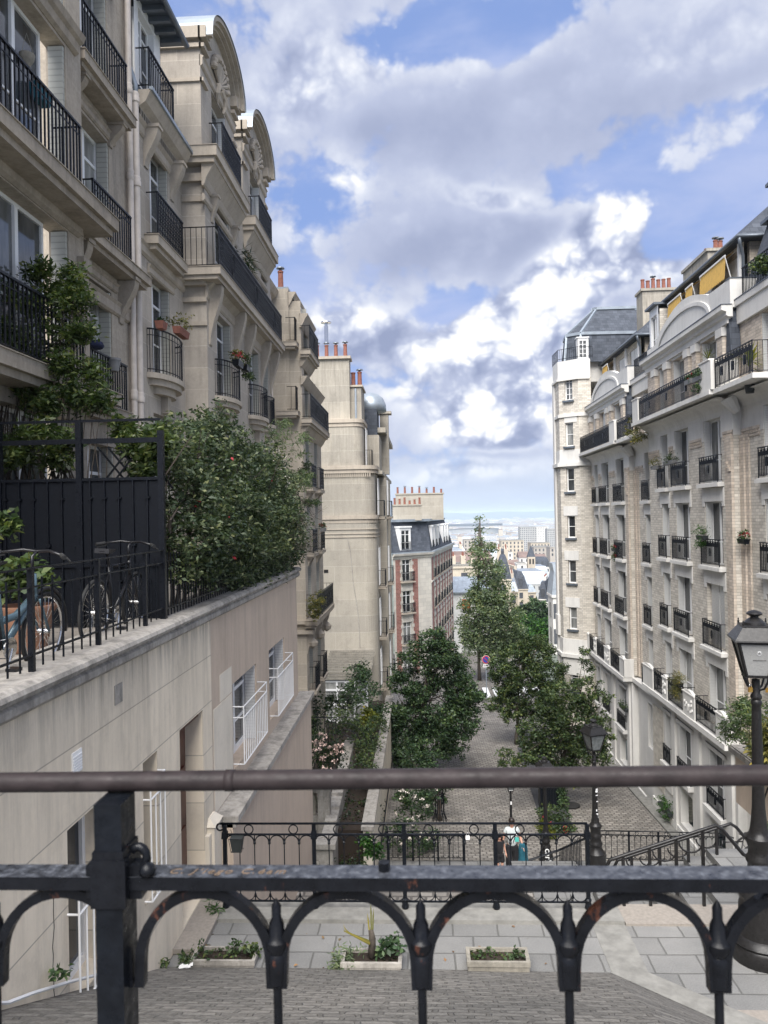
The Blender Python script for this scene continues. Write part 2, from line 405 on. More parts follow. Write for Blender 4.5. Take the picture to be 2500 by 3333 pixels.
    A['leafolive'] = m_leaf('olive_leaves', (.125,.13,.045), .45, .5, .2)
    A['petalw'] = m_plain('white_petals', (.75,.68,.60), .7, .12, 30)
    A['petalp'] = m_plain('pink_petals', (.65,.48,.42), .7, .2, 30)
    A['petalr'] = m_plain('red_petals', (.36,.03,.04), .7, .3, 30)
    A['rubber'] = m_plain('tyre_rubber', (.018,.018,.018), .75, .2, 20)
    A['bluemet'] = m_plain('blue_grey_frame_paint', (.09,.14,.17), .25, .08, 5, 0, .3)
    A['blackm'] = m_plain('black_frame_paint', (.012,.012,.014), .3, .1, 5)
    A['chrome'] = m_plain('chrome', (.6,.6,.6), .15, .05, 5, 0, 1)
    A['gold'] = m_plain('brass', (.50,.30,.08), .3, .15, 20, 0, .8)
    A['teal'] = m_plain('teal_cloth', (.012,.085,.12), .85, .2, 12)
    A['tealp'] = m_plain('turquoise_paint', (.06,.36,.31), .4, .1, 5)
    A['shirt'] = m_plain('pale_shirt', (.50,.54,.53), .85, .08, 12)
    A['cloth'] = m_plain('black_cloth', (.012,.012,.014), .9, .2, 12)
    A['skin'] = m_plain('skin', (.50,.28,.20), .55, .06, 12)
    A['hair'] = m_plain('dark_hair', (.018,.012,.009), .45, .3, 40)
    A['signred'] = m_plain('sign_red', (.50,.02,.03), .4, .05, 5)
    A['signblue'] = m_plain('sign_blue', (.03,.06,.32), .4, .05, 5)
    A['black'] = m_plain('black_mark', (.012,.011,.011), .8, .1, 5)
    A['ochre'] = m_plain('scratched_ochre', (.15,.105,.07), .85, .3, 60)
    A['copper'] = m_plain('dark_void', (.012,.011,.01), .9, .1, 5)
mk()
HAZE = True
# ================================================================== GROUND AND STAIRS
def structure(mb, name, mat, **k): return tag(mb.build(name, mat, **k), kind='structure')
def zs(Y): return -13.4-.05*(Y-30)                   # street level
# top platform where the photographer stands, and the cobbled bank below it
mb = MB(); mb.box(-3.0, 9, -4, 1.28, -1.9, -1.45); structure(mb, 'terrace_pavement', MAT['flag'])
mb = MB()
base = [(-3.0, 8.67), (-1.5, 8.67), (.5, 8.66), (2.0, 8.62), (2.9, 7.8), (4.6, 6.3), (9, 2.6)]
top = [(-3.0, 1.29), (-1.5, 1.29), (.3, 1.29), (1.0, 1.29), (1.4, 1.29), (1.9, 1.29), (2.6, 1.29)]
N = 16
for i in range(len(base)-1):
    for j in range(N):
        q = []
        for (ii, jj) in ((i, j), (i+1, j), (i+1, j+1), (i, j+1)):
            t = jj/N; b, a = base[ii], top[ii]
            q.append((b[0]+(a[0]-b[0])*t, b[1]+(a[1]-b[1])*t, -5.1+3.66*t))
        mb.face(q, [(p[0], math.hypot(p[1]-1.29, p[2]+1.44)) for p in q])
structure(mb, 'bank_ground', MAT['cobbled'], smooth=True)
mb = MB()
for i in range(2, 6):
    a, b = base[i+0] if i > 2 else (2.0, 8.62), base[i+1]
    if i == 2: continue
    mb.face([(a[0], a[1], -5.092), (a[0]+.30, a[1]+.12, -5.092), (b[0]+.30, b[1]+.12, -5.092), (b[0], b[1], -5.092)])
structure(mb, 'bank_kerb', MAT['curb'])
# first landing
mb = MB(); mb.box(-3.0, 9, 2, 10.05, -5.7, -5.1); structure(mb, 'landing_pavement', MAT['flag'])
mb = MB(); mb.box(2.02, 2.42, 8.63, 9.62, -5.2, -5.095); mb.box(-3.0, 2.42, 9.62, 10.08, -5.2, -5.05); structure(mb, 'landing_kerb', MAT['curb'])
mb = MB(); mb.box(2.43, 4.6, 9.6, 10.08, -5.2, -5.07); mb.box(2.9, 8.9, 5.6, 8.0, -5.2, -5.094); structure(mb, 'concrete_pavement', MAT['pink'])
mb = MB(); mb.box(-3.0, 9, 9.9, 10.07, -9, -5.11); structure(mb, 'landing_wall', MAT['coping'])
mb = MB(); mb.box(4.2, 9, 10.07, 11.8, -9, -5.1)
for i in range(20): mb.box(4.2-.34*(i+1), 4.2-.34*i, 10.07, 11.8, -9, -5.1-.113*(i+1))
structure(mb, 'side_stairs', MAT['flag'])
mb = MB(); mb.box(-3.0, 2.2, 11.8, 17, -9, -7.9); structure(mb, 'lower_cobbles_pavement', MAT['cobble'])
mb = MB(); mb.box(2.2, 9, 11.8, 20.3, -9.6, -9.1); structure(mb, 'lower_pavement', MAT['flag'])
mb = MB()
n = 36
for i in range(n):
    y = 17+i*11.8/n; z = -7.9-(i+1)*5.45/n
    mb.box(-1.6, 9 if y > 20.25 else 2.2, y, y+11.8/n+.001, z-1.2, z)
structure(mb, 'stairs', MAT['curb'])
mb = MB(); mb.box(-1.6, 10.7, 28.75, 29.9, -14.5, -13.41); structure(mb, 'street_pavement', MAT['flag'])
mb = MB()
ys = [29.9, 34, 40, 48, 56, 66, 78, 92]
for a, b in zip(ys, ys[1:]): mb.face([(-1.8, a, zs(a)), (10.75, a, zs(a)), (10.75, b, zs(b)), (-1.8 if b < 60 else -8, b, zs(b))])
structure(mb, 'cobbled_street', MAT['cobble'])
mb = MB()      # pavement strip along the right facade and an island between the trees
for a, b in zip(ys[:-2], ys[1:]):
    mb.face([(10.1, a, zs(a)+.1), (10.72, a, zs(a)+.1), (10.72, b, zs(b)+.1), (10.1, b, zs(b)+.1)])
    mb.face([(10.1, a, zs(a)), (10.1, a, zs(a)+.1), (10.1, b, zs(b)+.1), (10.1, b, zs(b))])
structure(mb, 'pavement', MAT['curb'])
mb = MB()
a, b = 33.4, 47.0
mb.face([(5.0, a, zs(a)+.06), (6.3, a, zs(a)+.06), (6.9, b, zs(b)+.06), (5.6, b, zs(b)+.06)])
structure(mb, 'island_pavement', MAT['asphalt'])
mb = MB()
cx, cy = 6.75, 36.3
mb.lathe([(0, zs(cy)+.075), (.42, zs(cy)+.075), (.44, zs(cy)+.06), (.44, zs(cy)-.05)], (cx, cy, 0), 20)
structure(mb, 'manhole_cover', MAT['lampiron'])
# crossing street and its zebra
mb = MB()
for i in range(9): mb.box(2.5+i*.85, 2.98+i*.85, 63.5, 67.0, zs(65)-.2, zs(65)+.12)
structure(mb, 'zebra_crossing', MAT['white'])
# land falling to the plain
mb = MB()
prof = [(-30, -16), (60, -17.5), (92, -16.8), (110, -20.5), (160, -31), (300, -52), (600, -80), (1000, -96), (2500, -104), (6000, -106), (16000, -100), (30000, -100)]
xs = [-9000, -900, -150, -40, 0, 40, 150, 900, 9000]
for (y0, z0), (y1, z1) in zip(prof, prof[1:]):
    for x0, x1 in zip(xs, xs[1:]):
        mb.face([(x0, y0, z0), (x1, y0, z0), (x1, y1, z1), (x0, y1, z1)])
structure(mb, 'ground', m_plain('far_ground', (.13,.15,.12), .9, .4, .01))

# ================================================================== NEAR RAILING
SP = .1852
rl = thing('iron_railing', 'chipped black wrought iron railing with brown handrail right in front of the viewer', 'railing', (-.37, 1.0, -1.45))
mb = MB(); mb.tube([(-2.98, 1.0, -.360), (-.42, 1.0, -.3445), (1.6, 1.0, -.331), (3.6, 1.0, -.318)], .0129, 14)
mb.tube([(-.262, 1.0, -.3435), (-.256, 1.0, -.3433), (-.25, 1.0, -.3433)], .0138, 14)
mb.build('handrail', MAT['handrail'], rl, True)
mb = MB(); mb.box(-2.98, 3.6, .962, 1.0, -.4700, -.4540); mb.build('lower_rail', MAT['ironrust'], rl)
mb = MB(); mb.face([(-2.98, .963, -.4537), (3.6, .963, -.4537), (3.6, .999, -.4537), (-2.98, .999, -.4537)]); mb.build('sky_sheen_face', MAT['skysheen'], rl)  # thin face over the bar, coloured to look like reflected sky
mb = MB(); mb.tube([(-.055, .985, -.455), (-.055, .985, -.443)], .0075, 8); mb.build('rivet', MAT['ironrust'], rl)
mb = MB(); mb.box(-.420, -.385, .955, 1.003, -1.45, -.3585)
p0_ = mb.build('post', MAT['irong'], rl)
for k in (-2, -1, 1, 2, 3): inst('post', p0_.data, WM[rl.name] @ T(6*SP*k, 0, 0), rl)
mb = MB(); mb.box(-.4245, -.3795, .951, 1.007, -.488, -.428); mb.box(-.4225, -.3825, .953, 1.005, -.428, -.418)
mb.box(-.436, -.4245, .965, .989, -.482, -.44); mb.box(-.3795, -.364, .965, .989, -.482, -.44)
mb.build('post_collar', MAT['ironrust'], rl)
mb = MB()
mb.tube([(-.370+.011*math.cos(a), .972, -.432+.014*math.sin(a)) for a in [2.4-i*.5 for i in range(10)]], .0058, 8)
mb.lathe([(0, 0), (.009, .004), (.011, .010), (.008, .017), (0, .02)], (-.356, .965, -.455), 10)
mb.build('scroll', MAT['ironrust'], rl, True)

bx = [-.1945+SP*k for k in range(-14, 21) if k % 6 != 5]
pb = None
for i, x in enumerate(bx):
    if pb is None:
        mb = MB(T(0, 0, 0)); mb.tube([(0, .981, -1.42), (0, .981, -.585)], .0058, 10)
        bm_ = mb.mesh('baluster', None); bm_.materials.append(MAT['ironrust'])
        mb = MB(); mb.lathe([(.0065, -.60), (.0118, -.595), (.0128, -.57), (.0128, -.562), (.0105, -.557), (.0150, -.547), (.0150, -.541), (.0105, -.536), (.0095, -.52), (.0062, -.512), (.0062, -.497), (0, -.487)], (0, .981, 0), 12)
        cm_ = mb.mesh('finial', None); cm_.materials.append(MAT['ironrust'])
        for me in (bm_, cm_): me.polygons.foreach_set('use_smooth', [True]*len(me.polygons)); me.set_sharp_from_angle(angle=.7)
        pb = 1
    o = inst('baluster', bm_, T(x, 0, 0), rl); c = inst('finial', cm_, T(x, 0, 0), o)
mb = MB()
R = SP/2-.008
pts = [(SP/2 + R*math.cos(a), .981, -.568 + (R+.004)*math.sin(a)) for a in [PI*i/18 for i in range(19)]]
pts = [(pts[0][0]+.001, .981, -.60)]+pts+[(pts[-1][0]-.001, .981, -.60)]
for a, b in zip(pts, pts[1:]):
    pass
def ribbon(mb, pts, w, h):
    """flat iron bent along pts (in one x-z plane): w radial, h along y"""
    P = [Vector(p) for p in pts]; O = []; I = []
    for i, p in enumerate(P):
        d = (P[min(i+1, len(P)-1)]-P[max(i-1, 0)]).normalized(); nn = Vector((-d.z, 0, d.x))
        O.append(p+nn*w/2); I.append(p-nn*w/2)
    y = Vector((0, h/2, 0))
    for i in range(len(P)-1):
        mb.face([O[i]-y, O[i+1]-y, O[i+1]+y, O[i]+y]); mb.face([I[i]+y, I[i+1]+y, I[i+1]-y, I[i]-y])
        mb.face([O[i]+y, O[i+1]+y, I[i+1]+y, I[i]+y]); mb.face([I[i]-y, I[i+1]-y, O[i+1]-y, O[i]-y])
    for k in (0, -1): mb.face([O[k]-y, O[k]+y, I[k]+y, I[k]-y])
ribbon(mb, pts, .0122, .0145)
am_ = mb.mesh('arch', None); am_.materials.append(MAT['ironrust'])
for k in range(-14, 20): inst('arch', am_, T(-.1945+SP*k, 0, 0), rl)
mb = MB(); mb.box(-2.98, 3.6, .966, .996, -1.36, -1.345); mb.build('bottom_rail', MAT['ironrust'], rl)
cu = bpy.data.curves.new('scratched_writing', 'FONT'); cu.body = 'C. J\u2019iego C.\u00e9am'; cu.size = .019; cu.extrude = .0004; cu.space_character = 1.25; cu.shear = .3
tx = bpy.data.objects.new('scratched_writing', cu); COL.objects.link(tx)
dg = bpy.context.evaluated_depsgraph_get(); me = bpy.data.meshes.new_from_object(tx.evaluated_get(dg)); bpy.data.objects.remove(tx)
me.materials.clear(); me.materials.append(MAT['ochre'])
o = inst('scratched_writing', me, T(-.333, .974, -.4534), rl)

# ================================================================== ARCADED RAILINGS FURTHER DOWN
def arcade(name, label, L, zt, zb, pitch, npan, loc, rz=0, group=None, r=1.0, curl=True, mat='irong'):
    """railing of length L along local x with rings, arches and reversed arches; z measured from loc"""
    t = thing(name, label, 'railing', loc, rz, group); W = WM[t.name]
    def M(): return MB(W)
    z2 = zt-.14; z3 = zb+.09
    mb = M(); mb.tube([(-.06 if curl else 0, 0, zt), (L, 0, zt)], .015*r, 8)
    if curl: mb.tube([(-.06-.045*math.sin(a), 0, zt-.045+.045*math.cos(a)) for a in [i*.45 for i in range(10)]], .012*r, 8)
    mb.build('handrail', MAT[mat], t, True)
    mb = M(); mb.box(0, L, -.014*r, .014*r, z2-.008*r, z2+.008*r); mb.box(0, L, -.012*r, .012*r, z3-.008, z3+.008); mb.build('rail', MAT[mat], t)
    mb = M(); mb.box(-.024*r, .024*r, -.024*r, .024*r, zb-.02, zt-.012); mb.frustum(0, 0, z2-.05, z2+.04, .04, .035, .034, .03)
    mb.lathe([(.035, z3-.09), (.048, z3-.07), (.04, z3-.03), (.035, z3), (.045, z3+.03), (.03, z3+.05)], (0, 0, 0), 8)
    pm = mb.mesh('post', W); pm.materials.append(MAT[mat])
    for k in range(npan+1): inst('post', pm, W @ T(L*k/npan, 0, 0), t)
    nb = max(2, round(L/npan/pitch)); pt = L/npan/nb
    mb = M()
    for k in range(npan):
        for j in range(nb):
            x = k*L/npan+j*pt
            if j: mb.tube([(x, 0, z3), (x, 0, z2)], .0075*r, 5, caps=False); mb.lathe([(.008, z2-.13), (.017, z2-.125), (.018, z2-.10), (.008, z2-.085), (.004, z2-.06)], (x, 0, 0), 6); mb.lathe([(.004, z3+.09), (.015, z3+.085), (.015, z3+.06), (.008, z3+.04)], (x, 0, 0), 6)
    mb.build('balusters', MAT[mat], t)
    mb = M()
    for k in range(npan*nb):
        c = (k+.5)*pt; R = pt/2-.006
        ribbon(mb, [(c+R*math.cos(PI*i/8), 0, z2-.01-R+R*math.sin(PI*i/8)) for i in range(9)], .013*r, .016*r)
        ribbon(mb, [(c+R*math.cos(PI*i/8), 0, z3+.005+R-R*math.sin(PI*i/8)) for i in range(9)], .009*r, .012*r)
    mb.build('arches', MAT[mat], t)
    mb = M(); mb.tube([(.058*math.cos(a), 0, .058*math.sin(a)) for a in [2*PI*i/14 for i in range(14)]], .008*r, 5, True)
    rm = mb.mesh('ring', W); rm.materials.append(MAT[mat])
    for k in range(npan):
        for q in (.27, .77): inst('ring', rm, W @ T(L*(k+q)/npan, 0, zt-.075), t)
    return t
arcade('iron_railing', 'slender black arcaded railing along the kerb of the flagstone landing', 4.66, 1.09, 0, .193, 4, (-2.62, 9.9, -5.05))
arcade('iron_railing', 'low arcaded railing around the white-flowering rose bush', 2.9, 1.1, 0, .193, 3, (-1.5, 29.6, -13.25), 0, None, 1.3)
arcade('iron_railing', 'long arcaded railing beside the cobbles at the foot of the brick house', 5.2, 1.1, 0, .2, 5, (6.3, 28.4, -12.72), math.radians(-3), None, 1.3, False)

# sloping stair handrails on the right
def stair_rail(label, a, b, posts, foot):
    a, b = Vector(a), Vector(b)
    t = thing('stair_handrail', label, 'handrail', a)
    d = (b-a).normalized()
    mb = MB(); mb.tube([b+Vector((.62, -.02, -.40)), b+Vector((.45, -.02, -.42)), b+Vector((.33, -.02, -.36)), b+Vector((.08, 0, -.05)), b, b-d*.15, a+d*.1, a, a+Vector((-.05, 0, -.1))], .024, 8); mb.build('handrail', MAT['lampiron'], t, True)
    mb = MB(); mb.tube([b+Vector((0, 0, -.5)), a+Vector((0, 0, -.4))], .014, 6); mb.build('rail', MAT['lampiron'], t, True)
    for k in range(posts):
        q = a+(b-a)*((k+.5)/posts)
        mb = MB(); mb.box(q.x-.018, q.x+.018, q.y-.018, q.y+.018, foot(q), q.z-.02); o = mb.build('post', MAT['lampiron'], t)
        mb = MB(); mb.tube([(q.x-.15+.15*math.cos(x), q.y, q.z-.16+.13*math.sin(x)) for x in [PI+i*PI/8 for i in range(9)]], .012, 5); mb.build('scroll', MAT['lampiron'], o)
    return t
stair_rail('nearer of two parallel sloping handrails beside the tall lamp, running down to the left', aty(1985, 2799, 10.04), aty(2330, 2687, 10.04), 4, lambda q: -5.08)
stair_rail('farther of two parallel sloping handrails beside the tall lamp, ending in a pointed tip', aty(2010, 2800, 11.6), aty(2378, 2681, 11.6), 4, lambda q: -5.1-.333*max(0, 4.2-q.x))
t = thing('iron_fence', 'dark sloping fence of close bars beside the stairs, behind the landing railing', 'fence', (4.2, 20, -9))
mb = MB()
A, B = aty(1822, 2772, 21.5), aty(1890, 2722, 19.8)
for i in range(16):
    q = A+(B-A)*(i/15); mb.tube([q, q-Vector((0, 0, 1.1))], .014, 5)
mb.build('balusters', MAT['iron'], t)
mb = MB(); mb.tube([A-Vector((1.0, 0, .3)), A+Vector((0, 0, .05)), B+Vector((.4, -.4, .28))], .03, 6); mb.tube([A-Vector((.9, 0, .5)), A-Vector((0, 0, .1))], .02, 6); mb.build('handrail', MAT['iron'], t)
t = thing('iron_fence', 'short railing of narrow loops low between the stair handrails and the lamp base', 'fence', aty(2290, 2930, 11.4))
mb = MB()
for i in range(11):
    q = aty(2268+i*14, 2905, 11.4); mb.tube([q+Vector((0, 0, .25)), q-Vector((0, 0, .16))], .012, 5)
mb.build('balusters', MAT['iron'], t)
mb = MB(); q = aty(2262, 2914, 11.4); mb.bar(q+Vector((0, 0, -.05)), q+Vector((.75, 0, -.05)), .03); mb.bar(q, q-Vector((0, 0, .3)), .04); mb.bar(q+Vector((.4, 0, 0)), q+Vector((.4, 0, -.3)), .04); mb.build('rail', MAT['iron'], t)

# ================================================================== STREET LAMPS
def lamp(label, loc, s=1.0, rz=0.0, extras=None, glass='clearg', group='old street lamps with square lanterns'):
    t = thing('street_lamp', label, 'street lamp', loc, rz, group); W = WM[t.name] @ Matrix.Scale(s, 4)
    mb = MB(W)
    mb.lathe([(.325, 0), (.33, .05), (.33, .15), (.31, .18), (.325, .21), (.30, .25), (.255, .28), (.245, .32), (.235, .60), (.215, .66), (.225, .70), (.20, .73),
              (.155, .80), (.14, .85), (.165, .90), (.165, .93), (.135, .97), (.128, 1.06), (.15, 1.10), (.15, 1.13), (.122, 1.17), (.118, 1.25), (.13, 1.28), (.152, 1.34), (.150, 1.37), (.11, 1.41), (.098, 1.45), (.085, 1.55), (.072, 1.7), (.066, 1.9), (.052, 2.80), (.049, 2.86), (.060, 2.88), (.060, 2.91), (.048, 2.93), (.062, 2.95), (.062, 2.97), (.046, 3.0), (.044, 3.16), (0, 3.17)], n=20)
    mb.build('post', MAT['lampiron'], t, True, ang=40)
    zb, zt, hb, ht = 3.21, 3.60, .115, .205
    mb = MB(W)
    for sx in (-1, 1):
        for sy in (-1, 1):
            mb.bar((sx*hb, sy*hb, zb), (sx*ht, sy*ht, zt), .026)
            mb.tube([(sx*.03, sy*.03, 3.04), (sx*.075, sy*.075, 3.07), (sx*.105, sy*.105, 3.15), (sx*hb, sy*hb, zb)], .013, 6)
            mb.lathe([(0, -.03), (.016, -.02), (.016, 0), (0, .012)], (sx*hb, sy*hb, zb-.01), 6)
    for z, h in ((zb, hb), (zt, ht)):
        for k in range(4):
            c = [(h, h), (-h, h), (-h, -h), (h, -h)]
            a, b = c[k], c[(k+1) % 4]; mb.bar((*a, z), (*b, z), .028)
    fr = mb.build('lantern', MAT['lampiron'], t)
    mb = MB(W); mb.frustum(0, 0, zb+.01, zt-.01, hb-.006, hb-.006, ht-.008, ht-.008); mb.build('glass', MAT[glass], fr)
    mb = MB(W); mb.frustum(0, 0, zt+.014, zt+.03, .255, .255, .25, .25); mb.frustum(0, 0, zt+.03, zt+.17, .248, .248, .15, .15); mb.frustum(0, 0, zt+.17, zt+.185, .158, .158, .155, .155)
    for sx in (-1, 1):
        for sy in (-1, 1): mb.lathe([(.008, 0), (.012, .02), (.006, .04), (.010, .055), (0, .065)], (sx*.145, sy*.145, zt+.18), 6)
    mb.lathe([(.12, zt+.185), (.115, zt+.21), (.07, zt+.25), (.045, zt+.265), (.045, zt+.28), (.085, zt+.30), (.088, zt+.31), (.07, zt+.33), (.03, zt+.345), (0, zt+.35)], n=16)
    mb.build('roof', MAT['lampiron'], fr, True, ang=30)
    return t
LX = aty(2462, 2300, 8.95).x
l1 = lamp('tallest street lamp, with frosted lantern and brass padlocks under it, on the landing', (LX, 8.95, -5.1), 1.0, math.radians(-12), glass='frosted')
# white crest sticker and lettering on its near glass, and peeling paint flecks
W = WM[l1.name]
fa = lambda x, z: W @ Vector((x, -(.109+(z-3.22)*.243)-.004, z))
mb = MB(); c = fa(.01, 3.50); mb.face([fa(.01+.026*math.cos(a), 3.485+.026*math.sin(a)) for a in [2*PI*i/20 for i in range(20)]]); st = mb.build('crest_sticker', MAT['white'], l1)
mb = MB()
fb = lambda x, z: W @ Vector((x, -(.109+(z-3.22)*.243)-.006, z))
def stroke(mb, pts, w):
    for a, b in zip(pts, pts[1:]): mb.bar(fb(*a), fb(*b), w, .001, (0, 1, 0))
stroke(mb, [(-.006, 3.472), (-.010, 3.496), (.001, 3.484), (.010, 3.498), (.019, 3.484), (.030, 3.496), (.026, 3.472), (-.006, 3.472)], .0035)
stroke(mb, [(.004, 3.476), (.010, 3.488), (.016, 3.476)], .003)
mb.build('crown_mark', MAT['black'], st)
mb = MB(); random.seed(3)
xs_ = -.055
while xs_ < .075:
    w = random.uniform(.003, .006); stroke(mb, [(xs_, 3.398+random.uniform(-.002, .002)), (xs_+w, 3.405), (xs_+w*1.5, 3.397)], .0024); xs_ += w*1.4+.001
mb.build('glass_lettering', MAT['black'], l1)
l2 = lamp('street lamp covered in small stickers beyond the end of the landing railing', (4.12, 19.0, -9.0), 1.0, math.radians(20))
mb = MB(); W = WM[l2.name]; random.seed(5)
for z, w, h in ((2.18, .06, .05), (2.1, .06, .018), (2.24, .05, .03), (1.95, .05, .018), (1.62, .05, .05), (1.56, .045, .03), (1.42, .045, .02), (1.72, .03, .05)):
    x = random.uniform(-.02, .02); y = -.075; mb.M = W; mb.face([(x-w/2, y, z), (x+w/2, y, z), (x+w/2, y, z+h), (x-w/2, y, z+h)])
mb.build('stickers', MAT['white'], l2)
l3 = lamp('small street lamp rising behind the head of the woman', (3.35, 30.6, zs(30.6)), .78, .1, glass='clearg')
mb = MB(); W = WM[l3.name]; mb.M = W; mb.box(-.09, .09, -.09, .09, 3.225*.78, 3.27*.78); mb.face([(-.03, -.06, 1.95), (.03, -.06, 1.95), (.03, -.06, 2.08), (-.03, -.06, 2.08)]); mb.build('lamp_tray', MAT['white'], l3)
l4 = lamp('street lamp with white lettering down its base, its lantern hidden behind the near handrail', (4.02, 26.2, -12.17), 1.0, .3)
cu = bpy.data.curves.new('base_lettering', 'FONT'); cu.body = 'carlo'; cu.size = .3; cu.extrude = .01; cu.space_character = 1.0
tx = bpy.data.objects.new('base_lettering', cu); COL.objects.link(tx)
dg = bpy.context.evaluated_depsgraph_get(); me = bpy.data.meshes.new_from_object(tx.evaluated_get(dg)); bpy.data.objects.remove(tx)
me.materials.clear(); me.materials.append(MAT['white'])
inst('base_lettering', me, T(4.02, 26.2, -12.17) @ T(-.07, -.25, .95) @ Matrix.Rotation(PI/2, 4, 'Y') @ Matrix.Rotation(PI/2, 4, 'X'), l4)

# padlocks
def padlock(label, loc, body, s=1.0, rz=0):
    t = thing('padlock', label, 'padlock', loc, rz, 'padlocks hung on the ironwork'); W = WM[t.name] @ Matrix.Scale(s, 4)
    mb = MB(W); mb.box(-.022, .022, -.008, .008, -.075, -.03); mb.box(-.019, .019, -.0095, .0095, -.072, -.033); mb.build('body', MAT[body], t)
    mb = MB(W); mb.tube([(-.014, 0, -.03), (-.014, 0, -.012)]+[(.014*math.cos(a), 0, -.012+.014*math.sin(a)) for a in [PI-i*PI/6 for i in range(7)]]+[(.014, 0, -.03)], .0035, 6); mb.build('shackle', MAT['chrome'], t, True)
padlock('brass padlock hanging left under the frosted lantern', (LX-.10, 8.86, -5.1+3.12), 'gold', 1.15, .4)
padlock('brass padlock hanging right under the frosted lantern', (LX+.09, 8.85, -5.1+3.12), 'gold', 1.2, -.4)
p = aty(1522, 2712, 9.88); padlock('round pale padlock on the landing railing, left of the woman', p, 'white', 1.1)
p = aty(1682, 2718, 9.88); padlock('turquoise padlock on the landing railing in front of the woman', p, 'tealp', 1.1)

# ================================================================== PLANTERS ON THE LANDING
def trough(label, cx, cy, z, L, Wd, H, ribs=True, name='planter', mat='concrete'):
    t = thing(name, label, 'planter', (cx, cy, z), 0, 'planters on the flagstone landing'); W = WM[t.name]
    mb = MB(W); w = .03
    for (x0, x1, y0, y1) in ((-L/2, L/2, -Wd/2, -Wd/2+w), (-L/2, L/2, Wd/2-w, Wd/2), (-L/2, -L/2+w, -Wd/2+w, Wd/2-w), (L/2-w, L/2, -Wd/2+w, Wd/2-w)): mb.box(x0, x1, y0, y1, 0, H)
    mb.box(-L/2-.01, L/2+.01, -Wd/2-.012, -Wd/2+.001, H-.05, H+.004); mb.box(-L/2-.012, -L/2+.001, -Wd/2, Wd/2, H-.05, H+.004); mb.box(L/2-.001, L/2+.012, -Wd/2, Wd/2, H-.05, H+.004)
    if ribs:
        for i in range(24): x = -L/2+.02+(L-.04)*i/23; mb.box(x-.006, x+.006, -Wd/2-.007, -Wd/2+.001, .01, H-.055)
    mb.build('trough', MAT[mat], t)
    mb = MB(W); mb.box(-L/2+w, L/2-w, -Wd/2+w, Wd/2-w, .02, H-.04); mb.build('soil', MAT['soil'], t)
    return t
pA = atz(735, 3128, -5.1); pB = atz(1208, 3178, -5.1); pC = atz(1625, 3184, -5.1)
trough('stone trough with scattered sprigs of ivy nearest the cream house', pA.x, pA.y, -5.1, .72, .30, .09, False, mat='coping')
trough('stone trough holding a spiky cordyline stem, the middle one', pB.x, pB.y+.16, -5.1, .66, .30, .14, mat='coping')
trough('ribbed cream trough with low ground cover, the one furthest right', pC.x, pC.y+.16, -5.1, .67, .30, .17)
t = thing('paper_scrap', 'crumpled white paper scrap lying on the cobbled bank', 'litter', (aty(605, 3190, 8.4).x, 8.4, -4.95))
mb = MB(WM[t.name]); rs = random.Random(4)
for k in range(7): a = rs.uniform(-.06, .06); b = rs.uniform(-.03, .03); mb.face([(a-.03, b, .0), (a+.03, b-.01, .02), (a+.02, b+.03, .035), (a-.02, b+.03, .015)])
mb.build('paper', MAT['white'], t)
PL = {'A': pA, 'B': pB, 'C': pC}
# ================================================================== WINDOW, SHUTTER AND BALCONY KIT
MC = {}
def cached(key, fn):
    if key not in MC: MC[key] = fn()
    return MC[key]
def win(parent, F, u, z, w, h, d=.24, style='french', shut=None, smat='shutter', fmat='white', name='window', sd=None):
    """a white casement set d deep in an opening; its panes and shutters are its sub-parts"""
    w, h, d = round(w, 3), round(h, 3), round(d, 3)
    def fr():
        mb = MB(); b = .06
        mb.box(0, b, 0, .06, 0, h); mb.box(w-b, w, 0, .06, 0, h); mb.box(b, w-b, 0, .06, h-b, h); mb.box(b, w-b, 0, .06, 0, b*1.3)
        if style in ('french', 'trans') and w > .55: mb.box(w/2-.045, w/2+.045, -.012, .05, b, h-b)
        if style == 'trans':
            mb.box(b, w-b, .004, .056, h*.76, h*.76+.06)
        if style in ('french', 'trans', 'one'):
            for k in ((.36,) if style != 'one' else (.5,)): mb.box(b, w-b, .012, .05, h*k, h*k+.035)
        if style == 'tri':
            for k in (1/3, 2/3): mb.box(w*k-.045, w*k+.045, -.012, .05, b, h-b)
            mb.box(b, w-b, .012, .05, h*.42, h*.42+.035)
        if style == 'grid':
            mb.box(w/2-.02, w/2+.02, .004, .05, b, h-b)
            for k in (.25, .5, .75): mb.box(b, w-b, .012, .05, h*k, h*k+.03)
        me = mb.mesh('window'); me.materials.append(MAT[fmat]); return me
    def pn():
        mb = MB(); mb.face([(.02, .035, .02), (w-.02, .035, .02), (w-.02, .035, h-.02), (.02, .035, h-.02)])
        me = mb.mesh('pane'); me.materials.append(MAT['glass']); return me
    M = F @ T(u, d-.06, z)
    o = inst(name, cached(('w', w, h, style, fmat), fr), M, parent)
    inst('pane', cached(('p', w, h), pn), M, o)
    dd = sd or d-.06
    for s in (shut or ''):
        def sh():
            mb = MB()
            x0, x1 = (.0, .055) if s == 'l' else (w-.055, w)
            if s == 'L': x0, x1 = w*.02, w*.47
            if s == 'R': x0, x1 = w*.53, w*.98
            if s in 'LR': mb.box(x0, x1, -.09, -.045, .02, h-.02)
            else:
                mb.box(x0, x1, -dd+.02, -.012, .02, h-.015)
            me = mb.mesh('shutter'); me.materials.append(MAT[smat]); return me
        inst('shutter', cached(('s', w, h, dd, s, smat), sh), M, o)
    return o
